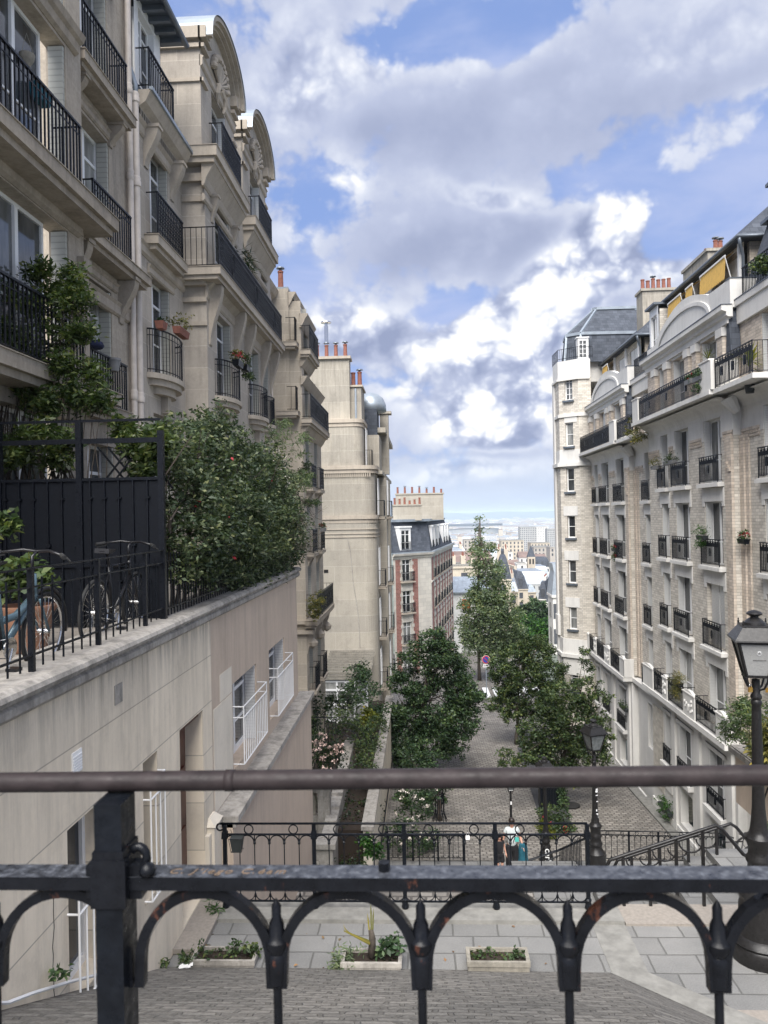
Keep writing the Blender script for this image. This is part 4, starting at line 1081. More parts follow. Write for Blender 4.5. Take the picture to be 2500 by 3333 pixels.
# ================================================================== BUILDING C
bc = thing('apartment_building', 'stepped stone building rising beyond the hedge with scrolled stone consoles', 'building', (-5, 36, -9))
FC = frame((-4.75, 0, 0), (-1, 0, 0))
cz = (-4.15, -1.5, 1.25, 4.05, 6.85)
opC = [(u, u+w, z+.05, z+2.2) for z in cz for u, w in ((32.0, 1.1), (34.6, 1.1)) if z < 5 or u < 33] + [(u, u+1.2, -7.2, -5.0) for u in (32.0, 34.6)]
def _wc(mb):
    mb.wall(31.3, 37.1, -12, 5.9, opC, 0, .3); mb.wall(31.3, 33.7, 5.9, 8.4, opC, 0, .3); mb.face([(33.7, 0, 5.9), (37.1, 0, 5.9), (37.1, 5, 6.3), (33.7, 5, 6.3)]); mb.face([(33.7, 0, 5.9), (33.7, 4, 5.9), (33.7, 4, 8.4), (33.7, 0, 8.4)])
    for (u, d0, d1, zt) in ((31.3, 0, .48, 8.9), (31.2, .48, 1.2, 9.4)): mb.face([(u, d0, -12), (u, d1, -12), (u, d1, zt), (u, d0, zt)])
    mb.face([(31.2, .48, -12), (31.3, .48, -12), (31.3, .48, 9.4), (31.2, .48, 9.4)])
    mb.face([(31.3, 0, 8.4), (33.7, 0, 8.4), (33.7, .48, 9.4), (31.3, .48, 9.4)])
part(bc, 'wall', 'stoneC', _wc, FC)
for (u0, u1, z0, z1) in opC: win(bc, FC, u0, z0, u1-u0, z1-z0, .28, 'trans', 'r', 'shutterg')
def _mc(mb):
    for z in (8.3, 9.2):
        moulding(mb, 31.2, 33.8, [(.02, z-.5), (.08, z-.4), (.2, z-.15), (.3, z), (.3, z+.06)], 0 if z < 9 else .48)
    for z, ue in ((6.7, 33.7), (3.9, 37.1), (5.95, 37.1)): moulding(mb, 31.2, ue, [(.02, z-.5), (.1, z-.4), (.25, z-.15)])
    mb.box(31.1, 31.32, -.02, .6, -4.35, -4.2); mb.box(31.1, 31.32, -.3, .9, -4.75, -4.6); mb.box(31.12, 31.32, -.02, .5, -7.3, -7.2)
    for z in cz[:3]:
        for u in (32.55, 35.15): console(mb, u-.4, .15, z-.55, z-.1, .2); console(mb, u+.4, .15, z-.55, z-.1, .2)
    for u in (31.6, 33.9, 36.4): console(mb, u, .35, -5.6, -4.5, .35); mb.lathe([(0, -.25), (.2, -.1), (.24, .05), (.1, .2), (0, .25)], (u, -.2, -5.2), 8)
part(bc, 'mouldings', 'trim', _mc, FC)
for z in cz[3:]:
    ue = 37.2 if z < 5 else 33.8
    slab_part(bc, FC, 31.0, ue, .0, -.42, z-.3, z-.02); railing(bc, FC, 31.1, z, ue-31.2, 1.0, .38, 'orn')
    slab_part(bc, FC, 30.75, 31.28, 1.0, .1, z-.0, z+.26); railing(bc, FC @ T(0, .55, 0), 30.85, z+.28, .9, 1.0, .36, 'orn')
slab_part(bc, FC, 31.0, 37.2, .0, -.5, -4.5, -4.2, mat='trimA'); railing(bc, FC, 31.5, -4.18, 5.6, 1.0, .45, 'rosette')
for z in cz[1:3]:
    for u in (31.85, 34.45): slab_part(bc, FC, u, u+1.4, .0, -.3, z-.2, z-.02); railing(bc, FC, u+.05, z, 1.3, 1.0, .26, 'orn')
for u in (31.85, 34.45): slab_part(bc, FC, u, u+1.4, .0, -.3, -7.45, -7.25); railing(bc, FC, u+.05, -7.23, 1.3, 1.0, .26, 'orn')
part(bc, 'roof', 'zinc', lambda mb: mb.box(31.3, 33.7, .5, 7, 9.35, 9.5), FC)
pots(bc, -5.6, 31.6, 9.4, 1, 0, 0, (.8, .9), .12, cap=1)
pots(bc, -6.4, 32.3, 9.5, 2, 0, .5)
# ================================================================== BUILDING D (bare gable)
bd = thing('apartment_building', 'tall ochre rendered building with a bare side wall and a row of chimney pots', 'building', (-4, 52, -14))
def arcplan(xr, r, y0=44.0, xl=-9.5, yb=62.0):
    P = [(xl, y0)]+[(xr-r+r*math.sin(a), y0+r-r*math.cos(a)) for a in [PI/2*i/8 for i in range(9)]]+[(xr, yb), (xl, yb)]
    return P
def _wd(mb):
    mb.prism(arcplan(-2.55, .7), -15, -.25); mb.prism(arcplan(-2.62, .7, 44.05), -.249, 2.7); mb.prism(arcplan(-3.25, .5, 44.1), 2.701, 5.4)
part(bd, 'wall', 'stoneD', _wd, None)
part(bd, 'upper_gable', 'stoneD', lambda mb: (mb.box(-9.0, -3.95, 44.3, 45.2, 5.4, 9.15), mb.box(-3.949, -3.3, 44.6, 47.0, 5.4, 7.55)))
def _md(mb):
    for z, x, r, y in ((-.15, -2.45, .7, 43.92), (2.72, -2.42, .75, 43.9), (5.42, -3.15, .5, 44.0)):
        mb.prism(arcplan(x, r, y), z, z+.22); mb.prism(arcplan(x-.06, r, y+.06), z-.22, z-.001)
    n = 46
    for k in range(n): x = -8.5+k*.125; mb.box(x, x+.06, 43.98, 44.06, 2.28, 2.48)
    for z in (-.75, -1.0, -1.2): mb.prism(arcplan(-2.51, .7, 43.96), z, z+.05)
    mb.box(-9.2, -3.85, 44.15, 45.3, 9.15, 9.3); mb.box(-3.98, -3.2, 44.5, 47.1, 7.55, 7.66)
part(bd, 'mouldings', 'trim', _md)
FD = frame((-2.55, 0, 0), (-1, 0, 0))
dz = (-13.2, -10.2, -7.2, -4.2, -.05+.0, 2.95)
def _bay_d(mb):
    for u in (47.8, 52.5): mb.box(u, u+2.0, -.45, .2, -12, 2.4)
    mb.box(47.6, 60, -.5, 0, 5.2, 5.5); mb.box(45.5, 60, -.35, 0, 2.5, 2.7)
part(bd, 'bay', 'stoneD', _bay_d, FD)
for z in dz[1:]:
    FDz = FD if z < 2 else FD @ T(0, .66, 0)
    for u in (45.6, 50.6):
        w_ = win(bd, FDz @ T(0, -.26, 0), u, z+.1, 1.2, 2.2, .24, 'trans', None, 'shutter'); slab_part(bd, FDz, u-.2, u+1.4, .0, -.45, z-.18, z); railing(bd, FDz, u-.15, z, 1.5, 1.0, .4, 'orn')
    FDb = FD @ T(0, -.45, 0)
    if z < 2:
        win(bd, FDb @ T(0, -.26, 0), 48.2, z+.1, 1.2, 2.2, .24, 'trans'); slab_part(bd, FDb, 48.0, 49.6, 0, -.35, z-.18, z); railing(bd, FDb, 48.05, z, 1.5, 1.0, .3, 'orn')
def _dc(mb):
    rs = random.Random(6); p = [(1130, 1750), (1140, 1790), (1146, 1850), (1150, 1900), (1158, 1945), (1166, 2000), (1170, 2060), (1172, 2110)]
    for a, b in zip(p, p[1:]): mb.bar(aty(*a, 43.985), aty(*b, 43.985), .035, .02, (0, 1, 0))
part(bd, 'crack', 'coping', _dc)
part(bd, 'air_hole', 'black', lambda mb: mb.box(-5.6, -5.35, 43.98, 44.05, -3.2, -3.02))
part(bd, 'gutter_pipe', 'zinc', lambda mb: mb.tube([(-3.6, 44.25, 7.4), (-3.6, 44.25, 5.6)], .06, 6))
pots(bd, -8.6, 44.75, 9.3, 9, .55, 0, (.65, .85), .12, cap=.8)
part(bd, 'flue', 'chrome', lambda mb: mb.lathe([(.12, 9.3), (.12, 11.2), (.1, 11.2), (.1, 11.35), (.32, 11.38), (.3, 11.45), (0, 11.5)], (-5.3, 44.8, 0), 12), None, True, 35)
pots(bd, -3.8, 45.2, 7.66, 2, .38, 0, (.8, 1.0), .14)
def _rd(mb):
    mb.prism([(-3.35, 47.2), (-2.55, 47.2), (-2.55, 49.5), (-3.35, 49.5)], 2.7, 6.6)
part(bd, 'slate_dormer', 'slate', _rd)
part(bd, 'zinc_dome', 'zinc', lambda mb: mb.lathe([(1.0, 0), (.97, .45), (.8, .85), (.5, 1.1), (0, 1.25)], (-3.0, 48.2, 6.55), 16), None, True)
part(bd, 'gable_post', 'stoneD', lambda mb: (mb.box(-2.5, -1.95, 49.5, 50.3, 2.7, 6.6), mb.box(-2.6, -1.75, 49.4, 50.4, 6.6, 6.75), mb.box(-3.3, -2.4, 46.2, 49.5, 2.7, 4.9)))
# ================================================================== RIGHT-HAND BRICK AND STUCCO HOUSES
def right_house(label, Y0, dz, near):
    t = thing('brick_apartment_house', label, 'building', (10.7, Y0-6.5, -13.5), 0, 'pale brick and white stucco apartment houses on the right')
    F = frame((10.7, Y0, dz), (1, 0, 0)); F2 = F @ T(0, .3, 0)
    cols = [(1.75, .95), (3.6, 1.65), (6.9, 1.65)]; c1 = (11.25, 1.05); UB = 9.6; UE = 13.05
    S = (.82, -2.2, -5.2)
    rows = [(.98, 3.3), (-2.04, .30), (-5.04, -2.72), (-7.95, -5.72)]
    R0 = (4.12, 6.25); EN = (-11.0, -8.85)
    op = [(u, u+w, a, b) for a, b in rows for u, w in cols]; op2 = [(c1[0], c1[0]+c1[1], a, b) for a, b in rows]
    o0 = [(u, u+w, *R0) for u, w in cols]; o02 = [(c1[0], c1[0]+c1[1], *R0)]
    oe = [(u+.1, u+w-.1, *EN) for u, w in cols]; oe2 = [(c1[0], c1[0]+c1[1], *EN)]
    RV = .32
    part(t, 'brick_wall', 'sbrick', lambda mb: (mb.wall(0, UB, -7.95, 2.55, op, 0, RV), mb.face([(UB, 0, -7.95), (UB, .3, -7.95), (UB, .3, 2.55), (UB, 0, 2.55)])), F)
    part(t, 'side_bay', 'sbrick', lambda mb: mb.wall(UB, UE, -7.95, 2.55, op2, .3, RV), F)
    def pier(mb):
        for (a, b, d) in ((8.95, 9.25, -.05), (9.25, 9.62, -.10)): mb.box(a, b, d, .0, -7.9, 2.5)
        mb.box(9.62, 9.95, .18, .3, -7.9, 2.5); mb.box(9.95, 10.2, .24, .3, -7.9, 2.5)
    part(t, 'brick_pier', 'pbrick', pier, F)
    def dent(mb):
        for a, b, d in ((.0, 1.55, 0), (2.9, 3.4, 0), (5.45, 6.7, 0), (8.75, 9.6, 0), (9.62, 11.0, .3), (12.5, 13.05, .3)):
            mb.box(a, b, d-.05, d+.0, 2.62, 2.72); mb.box(a, b, d-.035, d, 2.4, 2.48); mb.box(a, b, d-.02, d+.0, 2.5, 2.62)
            for k in range(int((b-a)/.16)): mb.box(a+.16*k+.02, a+.16*k+.1, d-.045, d, 2.5, 2.61)
    part(t, 'brick_frieze', 'pbrick', dent, F)
    def stu(mb):
        mb.wall(0, UB, 2.551, 3.85, op, -.015, RV+.015); mb.wall(UB, UE, 2.551, 3.85, op2, .285, RV+.015)
        mb.face([(UB, -.015, 2.551), (UB, .3, 2.551), (UB, .3, 3.85), (UB, -.015, 3.85)])
        # cove under the balcony
        for (a, b, d) in ((0, UB, 0), (UB, UE, .3)):
            P = [(d-.02-.5*(1-math.cos(x)), 3.35+.5*math.sin(x)) for x in [PI/2*i/6 for i in range(7)]]
            for (d0, z0), (d1, z1) in zip(P, P[1:]): mb.face([(a, d0, z0), (b, d0, z0), (b, d1, z1), (a, d1, z1)])
        mb.tube([(UB+.12, .1, 3.3), (UB+.12, -.2, 3.8)], [.14, .3], 8)
    part(t, 'stucco_wall', 'stucco', stu, F)
    # entresol and ground floor
    def low(mb):
        for (a, b, d, oo) in ((0, UB, -.10, oe), (UB, UE, .2, oe2)):
            og = [(o[0], o[1], -13.0, -11.5) for o in oo[1:]] if a == 0 else []
            mb.wall(a, b, -13.9, -8.2, oo+og, d, RV)
        mb.face([(UB, -.1, -13.9), (UB, .2, -13.9), (UB, .2, -8.2), (UB, -.1, -8.2)])
        for u in (3.05, 5.9, 9.0): mb.box(u, u+.35, -.20, -.1, -13.9, -8.25)
        for u, w in cols:
            for k in range(2): mb.box(u-.15+.05*k, u+w+.15-.05*k, -.14-.03*k, -.1, -8.85+.0, -8.7)
        for u, w in cols: mb.box(u-.05, u+w+.05, -.32, -.1, -11.18, -11.0)
        for u, w in cols[:1]: mb.box(u-.1, u+w+.1, -.16, -.1, -12.2, -11.2)
        mb.box(0, UE, -.18, -.1, -13.9, -13.2)
    part(t, 'ground_floor', 'stucco', low, F)
    part(t, 'brick_panel', 'sbrick', lambda mb: (mb.box(.1, 1.6, -.12, -.1, -12.6, -8.9), mb.box(2.82, 3.02, -.12, -.1, -13.1, -8.9)), F)
    # windows
    for (o, FF) in [(q, F) for q in op+o0+oe]+[(q, F2) for q in op2+o02+oe2]:
        rr = random.random(); st = 'french'
        closed = rr < .12
        win(t, FF if o not in oe else F @ T(0, -.1, 0), o[0], o[2], o[1]-o[0], o[3]-o[2], RV-.02, st, 'lr' if not closed else ('LR' if o[1]-o[0] > 1.2 else 'lr'))
    sm, lm = {}, {}
    for zi, s_ in enumerate(S):
        for (u, w), FF in [(c, F) for c in cols]+[(c1, F2)]:
            def mks():
                mb = MB(); mb.box(-.22, w+.22, -.24, .02, 0, .13); mb.box(-.16, w+.16, -.19, .02, .13, .16); me = mb.mesh('window_sill'); me.materials.append(MAT['stucco']); return me
            def mkl():
                mb = MB(); mb.box(-.2, w+.2, -.035, .02, -.52, -.03); mb.box(-.2, 0, -.03, .02, -.7, -.52); mb.box(w, w+.2, -.03, .02, -.7, -.52); me = mb.mesh('lintel'); me.materials.append(MAT['stucco']); return me
            inst('window_sill', cached(('rs', w), mks), FF @ T(u, 0, s_), t); inst('lintel', cached(('rl', w), mkl), FF @ T(u, 0, s_), t)
            railing(t, FF, u-.06, s_+.16, w+.12, .98, .17, 'rosette')
    # lower balcony with stucco parapet piers
    slab_part(t, F, -.05, UB+.1, .05, -.55, -8.3, -7.98, mat='stucco', lip=False); 
    slab_part(t, F, UB+.12, UE, .3, -.1, -8.3, -7.98, mat='stucco', lip=False)
    def par(mb):
        for a, b in ((2.85, 3.45), (5.45, 6.7), (8.8, 9.7), (.0, 1.5)):
            n = 10; P = [(a, -7.98), (b, -7.98)]+[(b-(b-a)*i/n, -7.08+.13*math.sin(PI*i/n)) for i in range(n+1)]
            mb.slab(P, -.5, -.38)
            mb.box(a-.03, b+.03, -.53, -.35, -7.1, -7.05)
        mb.box(9.62, 9.72, -.5, .0, -7.98, -7.06)
    part(t, 'parapet_pier', 'stucco', par, F)
    def rel(mb):
        rs = random.Random(4)
        for a, b in ((2.95, 3.35), (5.65, 6.5)):
            for k in range(14): mb.lathe([(0, -.07), (.06, -.03), (.05, .03), (0, .07)], (rs.uniform(a, b), -.5, rs.uniform(-7.75, -7.25)), 6)
    part(t, 'relief_panel', 'stucco', rel, F)
    for a, b in ((1.55, 2.8), (3.5, 5.4), (6.75, 8.75)): railing(t, F, a, -7.97, b-a, .98, .45, 'rosette')
    railing(t, F2, 11.1, -7.97, 1.4, .98, .3, 'rosette')
    for (u, w) in cols[:3]: railing(t, F, u+.02, -11.0, w-.04, .75, .18 if near else .2, 'rosette')
    # top storey
    part(t, 'top_storey', 'pbrick', lambda mb: (mb.wall(0, UB, 3.85, 6.35, o0, 0, RV), mb.wall(UB, UE, 3.85, 6.35, o02, .3, RV), [mb.box(a, b, -.16, 0, 4.1, 6.0) for a, b in ((1.15, 1.6), (2.85, 3.3), (5.4, 5.85), (6.25, 6.7), (8.75, 9.25))], mb.face([(UB, 0, 3.85), (UB, .3, 3.85), (UB, .3, 6.35), (UB, 0, 6.35)])), F)
    slab_part(t, F, -.05, UB+.0, .02, -.78, 3.86, 4.1, mat='stucco', lip=False)
    slab_part(t, F, UB+.01, 12.75, .3, -.65, 3.86, 4.1, mat='stucco', lip=False)
    def tp(mb):
        for a, b in ((.02, .9), (8.6, 9.55)): mb.box(a, b, -.74, -.6, 4.1, 5.12); mb.box(a-.03, b+.03, -.77, -.57, 5.12, 5.17)
        mb.box(9.55, 9.69, -.74, .2, 4.1, 5.12)
        # capitals, lintels, cornice
        for a, b in ((1.15, 1.6), (2.85, 3.3), (5.4, 5.85), (6.25, 6.7), (8.75, 9.25)): mb.box(a-.04, b+.04, -.2, .0, 6.0, 6.3)
        for u, w in cols: mb.box(u-.05, u+w+.05, -.04, .0, 6.26, 6.6)
        mb.box(0, UB, -.12, .0, 6.36, 6.62)
        moulding(mb, -.05, UB+.15, [(.12, 6.55), (.2, 6.6), (.2, 6.72), (.36, 6.78), (.36, 6.95)])
        mb.box(UB, UE, .2, .32, 6.3, 7.1); mb.box(UB+.05, 12.7, .14, .3, 6.9, 7.12)
        mb.box(12.6, 12.75, .2, .3, 5.2, 6.4)
    part(t, 'cornice', 'stucco', tp, F)
    railing(t, F, .95, 4.1, 7.6, 1.0, .68, 'rosette'); railing(t, F, 9.75, 4.1, 2.95, 1.0, .62, 'rosette')
    # curved parapet with arched panel
    def ped(mb):
        def top(u):
            if u < 1.2: return 7.45+.3*u/1.2*0
            if u < 2.0: return 7.45+.45*(u-1.2)/.8
            if u < 7.6: return 7.9+.55*math.sin(PI*(u-2)/5.6)
            return 7.88
        us = [UB*i/48 for i in range(49)]
        P = [(0, 6.9), (UB, 6.9)]+[(u, top(u)) for u in us[::-1]]
        mb.slab(P, .0, .22)
        mb.box(UB-.22, UB, .22, 1.2, 6.9, 7.88)
        pts = [(4.75+3.1*math.cos(PI*i/24), 7.15+.95*math.sin(PI*i/24)) for i in range(25)]
        for (a, za), (b, zb) in zip(pts, pts[1:]):
            mb.slab([(a, za), (b, zb), (b*1.0-(b-4.75)*.05, zb-.12), (a-(a-4.75)*.05, za-.12)], -.06, .01)
    part(t, 'curved_parapet', 'stucco', ped, F)
    def capz(mb):
        mb.box(UB-.3, UB+.02, -.02, 1.25, 7.885, 7.92)
        mb.box(-.05, UB+.17, -.38, .0, 6.955, 6.98); mb.box(UB, UE, .12, .5, 7.125, 7.15)
    part(t, 'zinc_capping', 'zincd', capz, F)
    # attic set back with blinds
    AT = F @ T(0, 1.25, -.4)
    oa = [(u, u+1.5, 7.6, 9.8) for u in (.6, 3.2, 5.7)]
    part(t, 'attic', 'tbrick', lambda mb: (mb.wall(-.3, 7.8, 6.9, 10.25, oa, 0, .2), mb.box(7.6, 7.8, .2, 3, 6.9, 10.2)), AT)
    for o in oa: win(t, AT, o[0], o[2], 1.5, 2.2, .18, 'french', 'LR')
    part(t, 'attic_posts', 'white', lambda mb: [mb.box(u, u+.12, -.12, .0, 7.0, 10.2) for u in (-.1, 2.4, 4.95, 7.5)], AT)
    def roof(mb):
        E = [(-.6, -.34, 10.2), (8.2, -.34, 10.2), (8.2, 6, 10.2), (-.6, 6, 10.2)]; R = [(.9, 1.6, 12.0), (6.9, 1.6, 12.0), (6.9, 3.4, 12.0), (.9, 3.4, 12.0)]
        for k in range(4): mb.face([E[k], E[(k+1) % 4], R[(k+1) % 4], R[k]])
        mb.face(R); mb.box(-.6, 8.2, -.32, 6, 10.14, 10.195)
        if not near: return
    part(t, 'roof', 'slate', roof, AT)
    part(t, 'gutter', 'zincd', lambda mb: (mb.tube([(-.65, -.38, 10.2), (8.25, -.38, 10.2), (8.25, 1.5, 10.2)], .075, 8), mb.tube([(8.22, -.34, 10.15), (8.1, -.25, 9.9), (7.95, -.1, 9.6), (7.95, -.1, 7.6), (8.1, -.3, 7.1)], .06, 8)), AT, True)
    blinds = ((.55, 1.75), (2.9, .85), (4.6, 2.6)) if near else ((.9, 1.3),)
    for (u, w) in blinds:
        def aw(mb):
            mb.face([(u, -.05, 10.0), (u+w, -.05, 10.0), (u+w, -.42, 9.82), (u, -.42, 9.82)])
            n = max(4, int(w/.16)); z0 = 9.02
            for k in range(n):
                a, b = u+w*k/n, u+w*(k+1)/n
                mb.face([(a, -.42, 9.82), (b, -.42, 9.82), (b, -.47, z0), ((a+b)/2, -.47, z0-.06), (a, -.47, z0)])
        a_ = part(t, 'awning', 'yellow', aw, AT)
        part(a_, 'awning_arm', 'white', lambda mb: (mb.bar((u+.02, -.44, 9.8), (u+.05, -.02, 8.2), .03), mb.bar((u+w-.02, -.44, 9.8), (u+w-.05, -.02, 8.2), .03), mb.box(u, u+w, -.46, -.41, 9.81, 9.87)), AT)
    railing(t, AT, 5.6, 7.55, 2.1, .95, .75)
    # mansard over the side bay
    part(t, 'slate_mansard', 'slate', lambda mb: (mb.face([(UB-.9, .6, 7.0), (UE, .6, 7.0), (UE, 1.7, 10.0), (UB-.9, 1.7, 10.0)]), mb.face([(UB-.9, .6, 7.0), (UB-.9, 1.7, 10.0), (UB-.9, 4, 10.0), (UB-.9, 4, 7.0)])), F)
    part(t, 'mansard_cap', 'zincd', lambda mb: (mb.box(UB-1.0, UE, 1.5, 5, 10.0, 10.12), mb.box(UB+2.0, UE, .35, 1.7, 10.1, 10.2)), F)
    part(t, 'dormer', 'white', lambda mb: (mb.wall(UB+2.1, UE, 7.7, 10.08, [(11.9, 12.8, 8.0, 9.7)], .55, .15), mb.box(UB+2.09, UB+2.1, .55, 1.5, 7.7, 10.08)), F)
    win(t, F @ T(0, .55, 0), 11.9, 8.0, .9, 1.7, .14); railing(t, F, UB+.4, 7.15, UE-UB-.5, .95, -.25)
    # brackets like little slate slopes between the bays
    part(t, 'slate_skirt', 'slate', lambda mb: mb.slab([(9.3, 5.3), (9.75, 5.3), (9.6, 6.5), (9.45, 6.9)], -.06, .28), F)
    part(t, 'relief_blocks', 'pbrick', lambda mb: [mb.box(9.2+.12*k, 9.35+.12*k, -.16, -.09, 1.55-.12*k, 1.65-.12*k) for k in range(3)], F)
    part(t, 'party_wall', 'sbrick', lambda mb: (mb.box(0, .02, .6, 8, -14, 7), mb.box(UE-.02, UE, .62, 8, -14, 9.9), mb.box(0, UE, 8, 8.2, -14, 10)), F)
    return t, F
h1, FN = right_house('nearer brick and stucco house with several yellow awnings under its roof', 36.3, 0, True)
h2, FF_ = right_house('farther brick and stucco house with one yellow awning, joined to the tower', 49.35, -.47, False)
# chimney stacks of the right-hand houses
def stack(parent, x0, x1, y0, y1, z0, z1, n, mat='stoneD'):
    o = part(parent, 'chimney_stack', mat, lambda mb: (mb.box(x0, x1, y0, y1, z0, z1), mb.box(x0-.08, x1+.08, y0-.08, y1+.08, z1, z1+.14)))
    L = max(x1-x0, y1-y0); ax_ = x1-x0 > y1-y0
    pots(o, x0+.2 if ax_ else (x0+x1)/2, (y0+y1)/2 if ax_ else y0+.25, z1+.14, n, (L-.4)/max(1, n-1) if ax_ else 0, 0 if ax_ else (L-.5)/max(1, n-1), (.4, .75), .12)
stack(h1, 13.9, 15.3, 37.2, 40.6, 9, 12.3, 6); stack(h2, 12.95, 14.85, 44.6, 45.8, 8, 12.6, 6)
# corner tower
tw = thing('corner_tower', 'pale brick corner tower with narrow windows and a slate pavilion roof', 'tower', (10, 51, -14.5), 0)
TP = [(10.75, 48.3), (9.98, 48.3), (8.93, 49.2), (8.9, 50.8), (9.7, 52.0), (17, 52.2), (17, 49.5), (10.75, 49.5)]
def off(P, k):
    c = Vector((13, 51.2)); return [(c.x+(x-c.x)*k, c.y+(y-c.y)*k) for x, y in P]
fp, fq = Vector((8.93, 49.2, 0)), Vector((9.98, 48.3, 0)); fu = (fq-fp); fn = Vector((fu.y*-1, fu.x, 0)).normalized()
FT = frame((fp.x, fp.y, 0), fn)
mid = fu.length/2
trow = [(7.05, 1.5), (4.15, 1.5), (1.3, 1.5), (-1.6, 1.4), (-4.45, 1.45), (-7.35, 1.4), (-11.2, 1.6)]
opt = [(mid-.27, mid+.27, z, z+h) for z, h in trow]
def _tw(mb):
    mb.wall(0, fu.length, -15, 8.6, opt, 0, .2)
    def side(a, b): L = math.hypot(b[0]-a[0], b[1]-a[1]); mb.face([(a[0], a[1], -15), (b[0], b[1], -15), (b[0], b[1], 8.6), (a[0], a[1], 8.6)], [(0, -15), (L, -15), (L, 8.6), (0, 8.6)])
    M0 = mb.M; mb.M = None
    for k in (0, 2, 3, 4): side(TP[k], TP[k+1])
    mb.M = M0
part(tw, 'brick_wall', 'sbrick', _tw, FT)
for o in opt: win(tw, FT, o[0], o[2], .54, o[3]-o[2], .18, 'grid' if o[2] > 6 else 'one')
def _tb(mb):
    for z0, z1, k in ((8.4, 9.55, 1.012), (8.3, 8.42, 1.035), (6.0, 6.2, 1.02), (3.1, 3.95, 1.008), (2.9, 3.12, 1.045), (-8.9, -7.95, 1.012), (-9.1, -8.88, 1.045), (-10.2, -9.1, 1.008)): mb.prism(off(TP, k), z0, z1)
    mb.M = FT
    for z, h in trow[2:6]: mb.box(mid-.5, mid+.5, -.04, .02, z+h, z+h+.6)
    for z, h in trow[:2]: mb.box(mid-.32, mid+.55, -.03, .02, z+h, z+h+.4)
    mb.M = None
    mb.box(8.80, 9.15, 50.4, 50.9, -15, 8.5); mb.box(8.74, 9.2, 50.1, 50.95, -7.9, -6.6)
part(tw, 'stucco_bands', 'stucco', _tb)
part(tw, 'window_sills', 'zincd', lambda mb: [mb.box(mid-.38, mid+.38, -.14, .02, z-.12, z) for z, h in trow], FT)
def _tr(mb):
    P0 = off(TP, 1.0); c = Vector((13.4, 53))
    P0 = [(9.4, 49.6), (10.2, 49.0), (16.9, 49.3), (16.9, 55), (9.5, 51.4)]
    P1 = [(9.6, 49.85), (10.4, 49.3), (16.5, 49.6), (16.5, 54.6), (9.75, 51.5)]; P2 = [(11.75, 51.6), (11.9, 51.4), (14.4, 51.4), (14.4, 52.4), (11.8, 52.0)]
    for A, B, z0, z1 in ((P0, P1, 9.5, 11.35), (P1, P2, 11.36, 13.4)):
        for k in range(5): a, b, c_, d = A[k], A[(k+1) % 5], B[(k+1) % 5], B[k]; mb.face([(*a, z0), (*b, z0), (*c_, z1), (*d, z1)])
    mb.face([(*p, 13.4) for p in P2])
part(tw, 'slate_roof', 'slate', _tr)
def _tz(mb):
    P1 = [(9.6, 49.85), (10.4, 49.3), (16.5, 49.6), (16.5, 54.6), (9.75, 51.5)]; P2 = [(11.75, 51.6), (11.9, 51.4), (14.4, 51.4), (14.4, 52.4), (11.8, 52.0)]; P0 = [(9.4, 49.6), (10.2, 49.0), (16.9, 49.3)]
    for a, b in zip(P1, P1[1:]+P1[:1]): mb.bar((*a, 11.36), (*b, 11.36), .16, .18)
    for a, b in zip(P1, P2): mb.bar((*a, 11.4), (*b, 13.4), .14, .12)
    for a, b in zip(P0, P1): mb.bar((*a, 9.5), (*b, 11.35), .12, .10)
    for a, b in zip(P2, P2[1:]+P2[:1]): mb.bar((*a, 13.45), (*b, 13.45), .28, .18)
part(tw, 'zinc_ridges', 'zinc', _tz)
part(tw, 'dormer', 'white', lambda mb: (mb.wall(10.1, 10.8, 9.5, 11.0, [(10.18, 10.72, 9.7, 10.88)], 0, .1), mb.box(10.05, 10.85, -.05, .8, 11.0, 11.06), mb.box(10.1, 10.13, .0, .5, 9.5, 11.0)), frame((0, 48.95, 0), (0, 1, 0)))
win(tw, frame((0, 48.95, 0), (0, 1, 0)), 10.18, 9.7, .54, 1.18, .08, 'grid')
def _trl(mb):
    for a, b in (((8.87, 51), (8.93, 49.25)), ((8.93, 49.25), (9.98, 48.35)), ((9.98, 48.35), (10.9, 48.35))):
        A, B = Vector((*a, 0)), Vector((*b, 0)); n = int((B-A).length/.13)
        for z in (9.72, 10.32): mb.bar(A+Vector((0, 0, z)), B+Vector((0, 0, z)), .025)
        for k in range(n+1): q = A+(B-A)*(k/n); mb.bar(q+Vector((0, 0, 9.55)), q+Vector((0, 0, 10.32)), .016)
part(tw, 'roof_railing', 'iron', _trl)

# right-hand terrace wall with fence
rw = thing('retaining_wall', 'beige rendered retaining wall with black scrawled graffiti, behind the tall lamp post', 'wall', (9, 18, -8))
part(rw, 'wall', 'beige', lambda mb: mb.box(9.0, 9.5, 11, 22.8, -8.5, -7.05))
part(rw, 'coping', 'coping', lambda mb: (mb.box(8.86, 9.6, 10.9, 22.95, -7.05, -6.9), mb.box(8.9, 9.56, 10.95, 22.9, -6.9, -6.86)))
part(rw, 'infill', 'soil', lambda mb: mb.box(9.5, 14, 11, 22.8, -8.5, -6.95))
def _gr(mb):
    S = [[(19.2, -7.55), (19.35, -7.3), (19.6, -7.25), (19.5, -7.6), (19.75, -7.9), (19.4, -8.1)], [(19.9, -7.35), (20.3, -7.2), (20.7, -7.35), (20.95, -7.75)], [(20.1, -7.7), (20.35, -7.55), (20.55, -7.75), (20.5, -8.05)], [(21.2, -7.25), (21.0, -7.6), (21.15, -7.9)], [(18.9, -7.4), (18.7, -7.75), (18.8, -8.05)]]
    for s_ in S:
        for a, b in zip(s_, s_[1:]): mb.bar((8.995, *a), (8.995, *b), .012, .055, (0, 0, 1))
part(rw, 'graffiti', 'black', _gr)
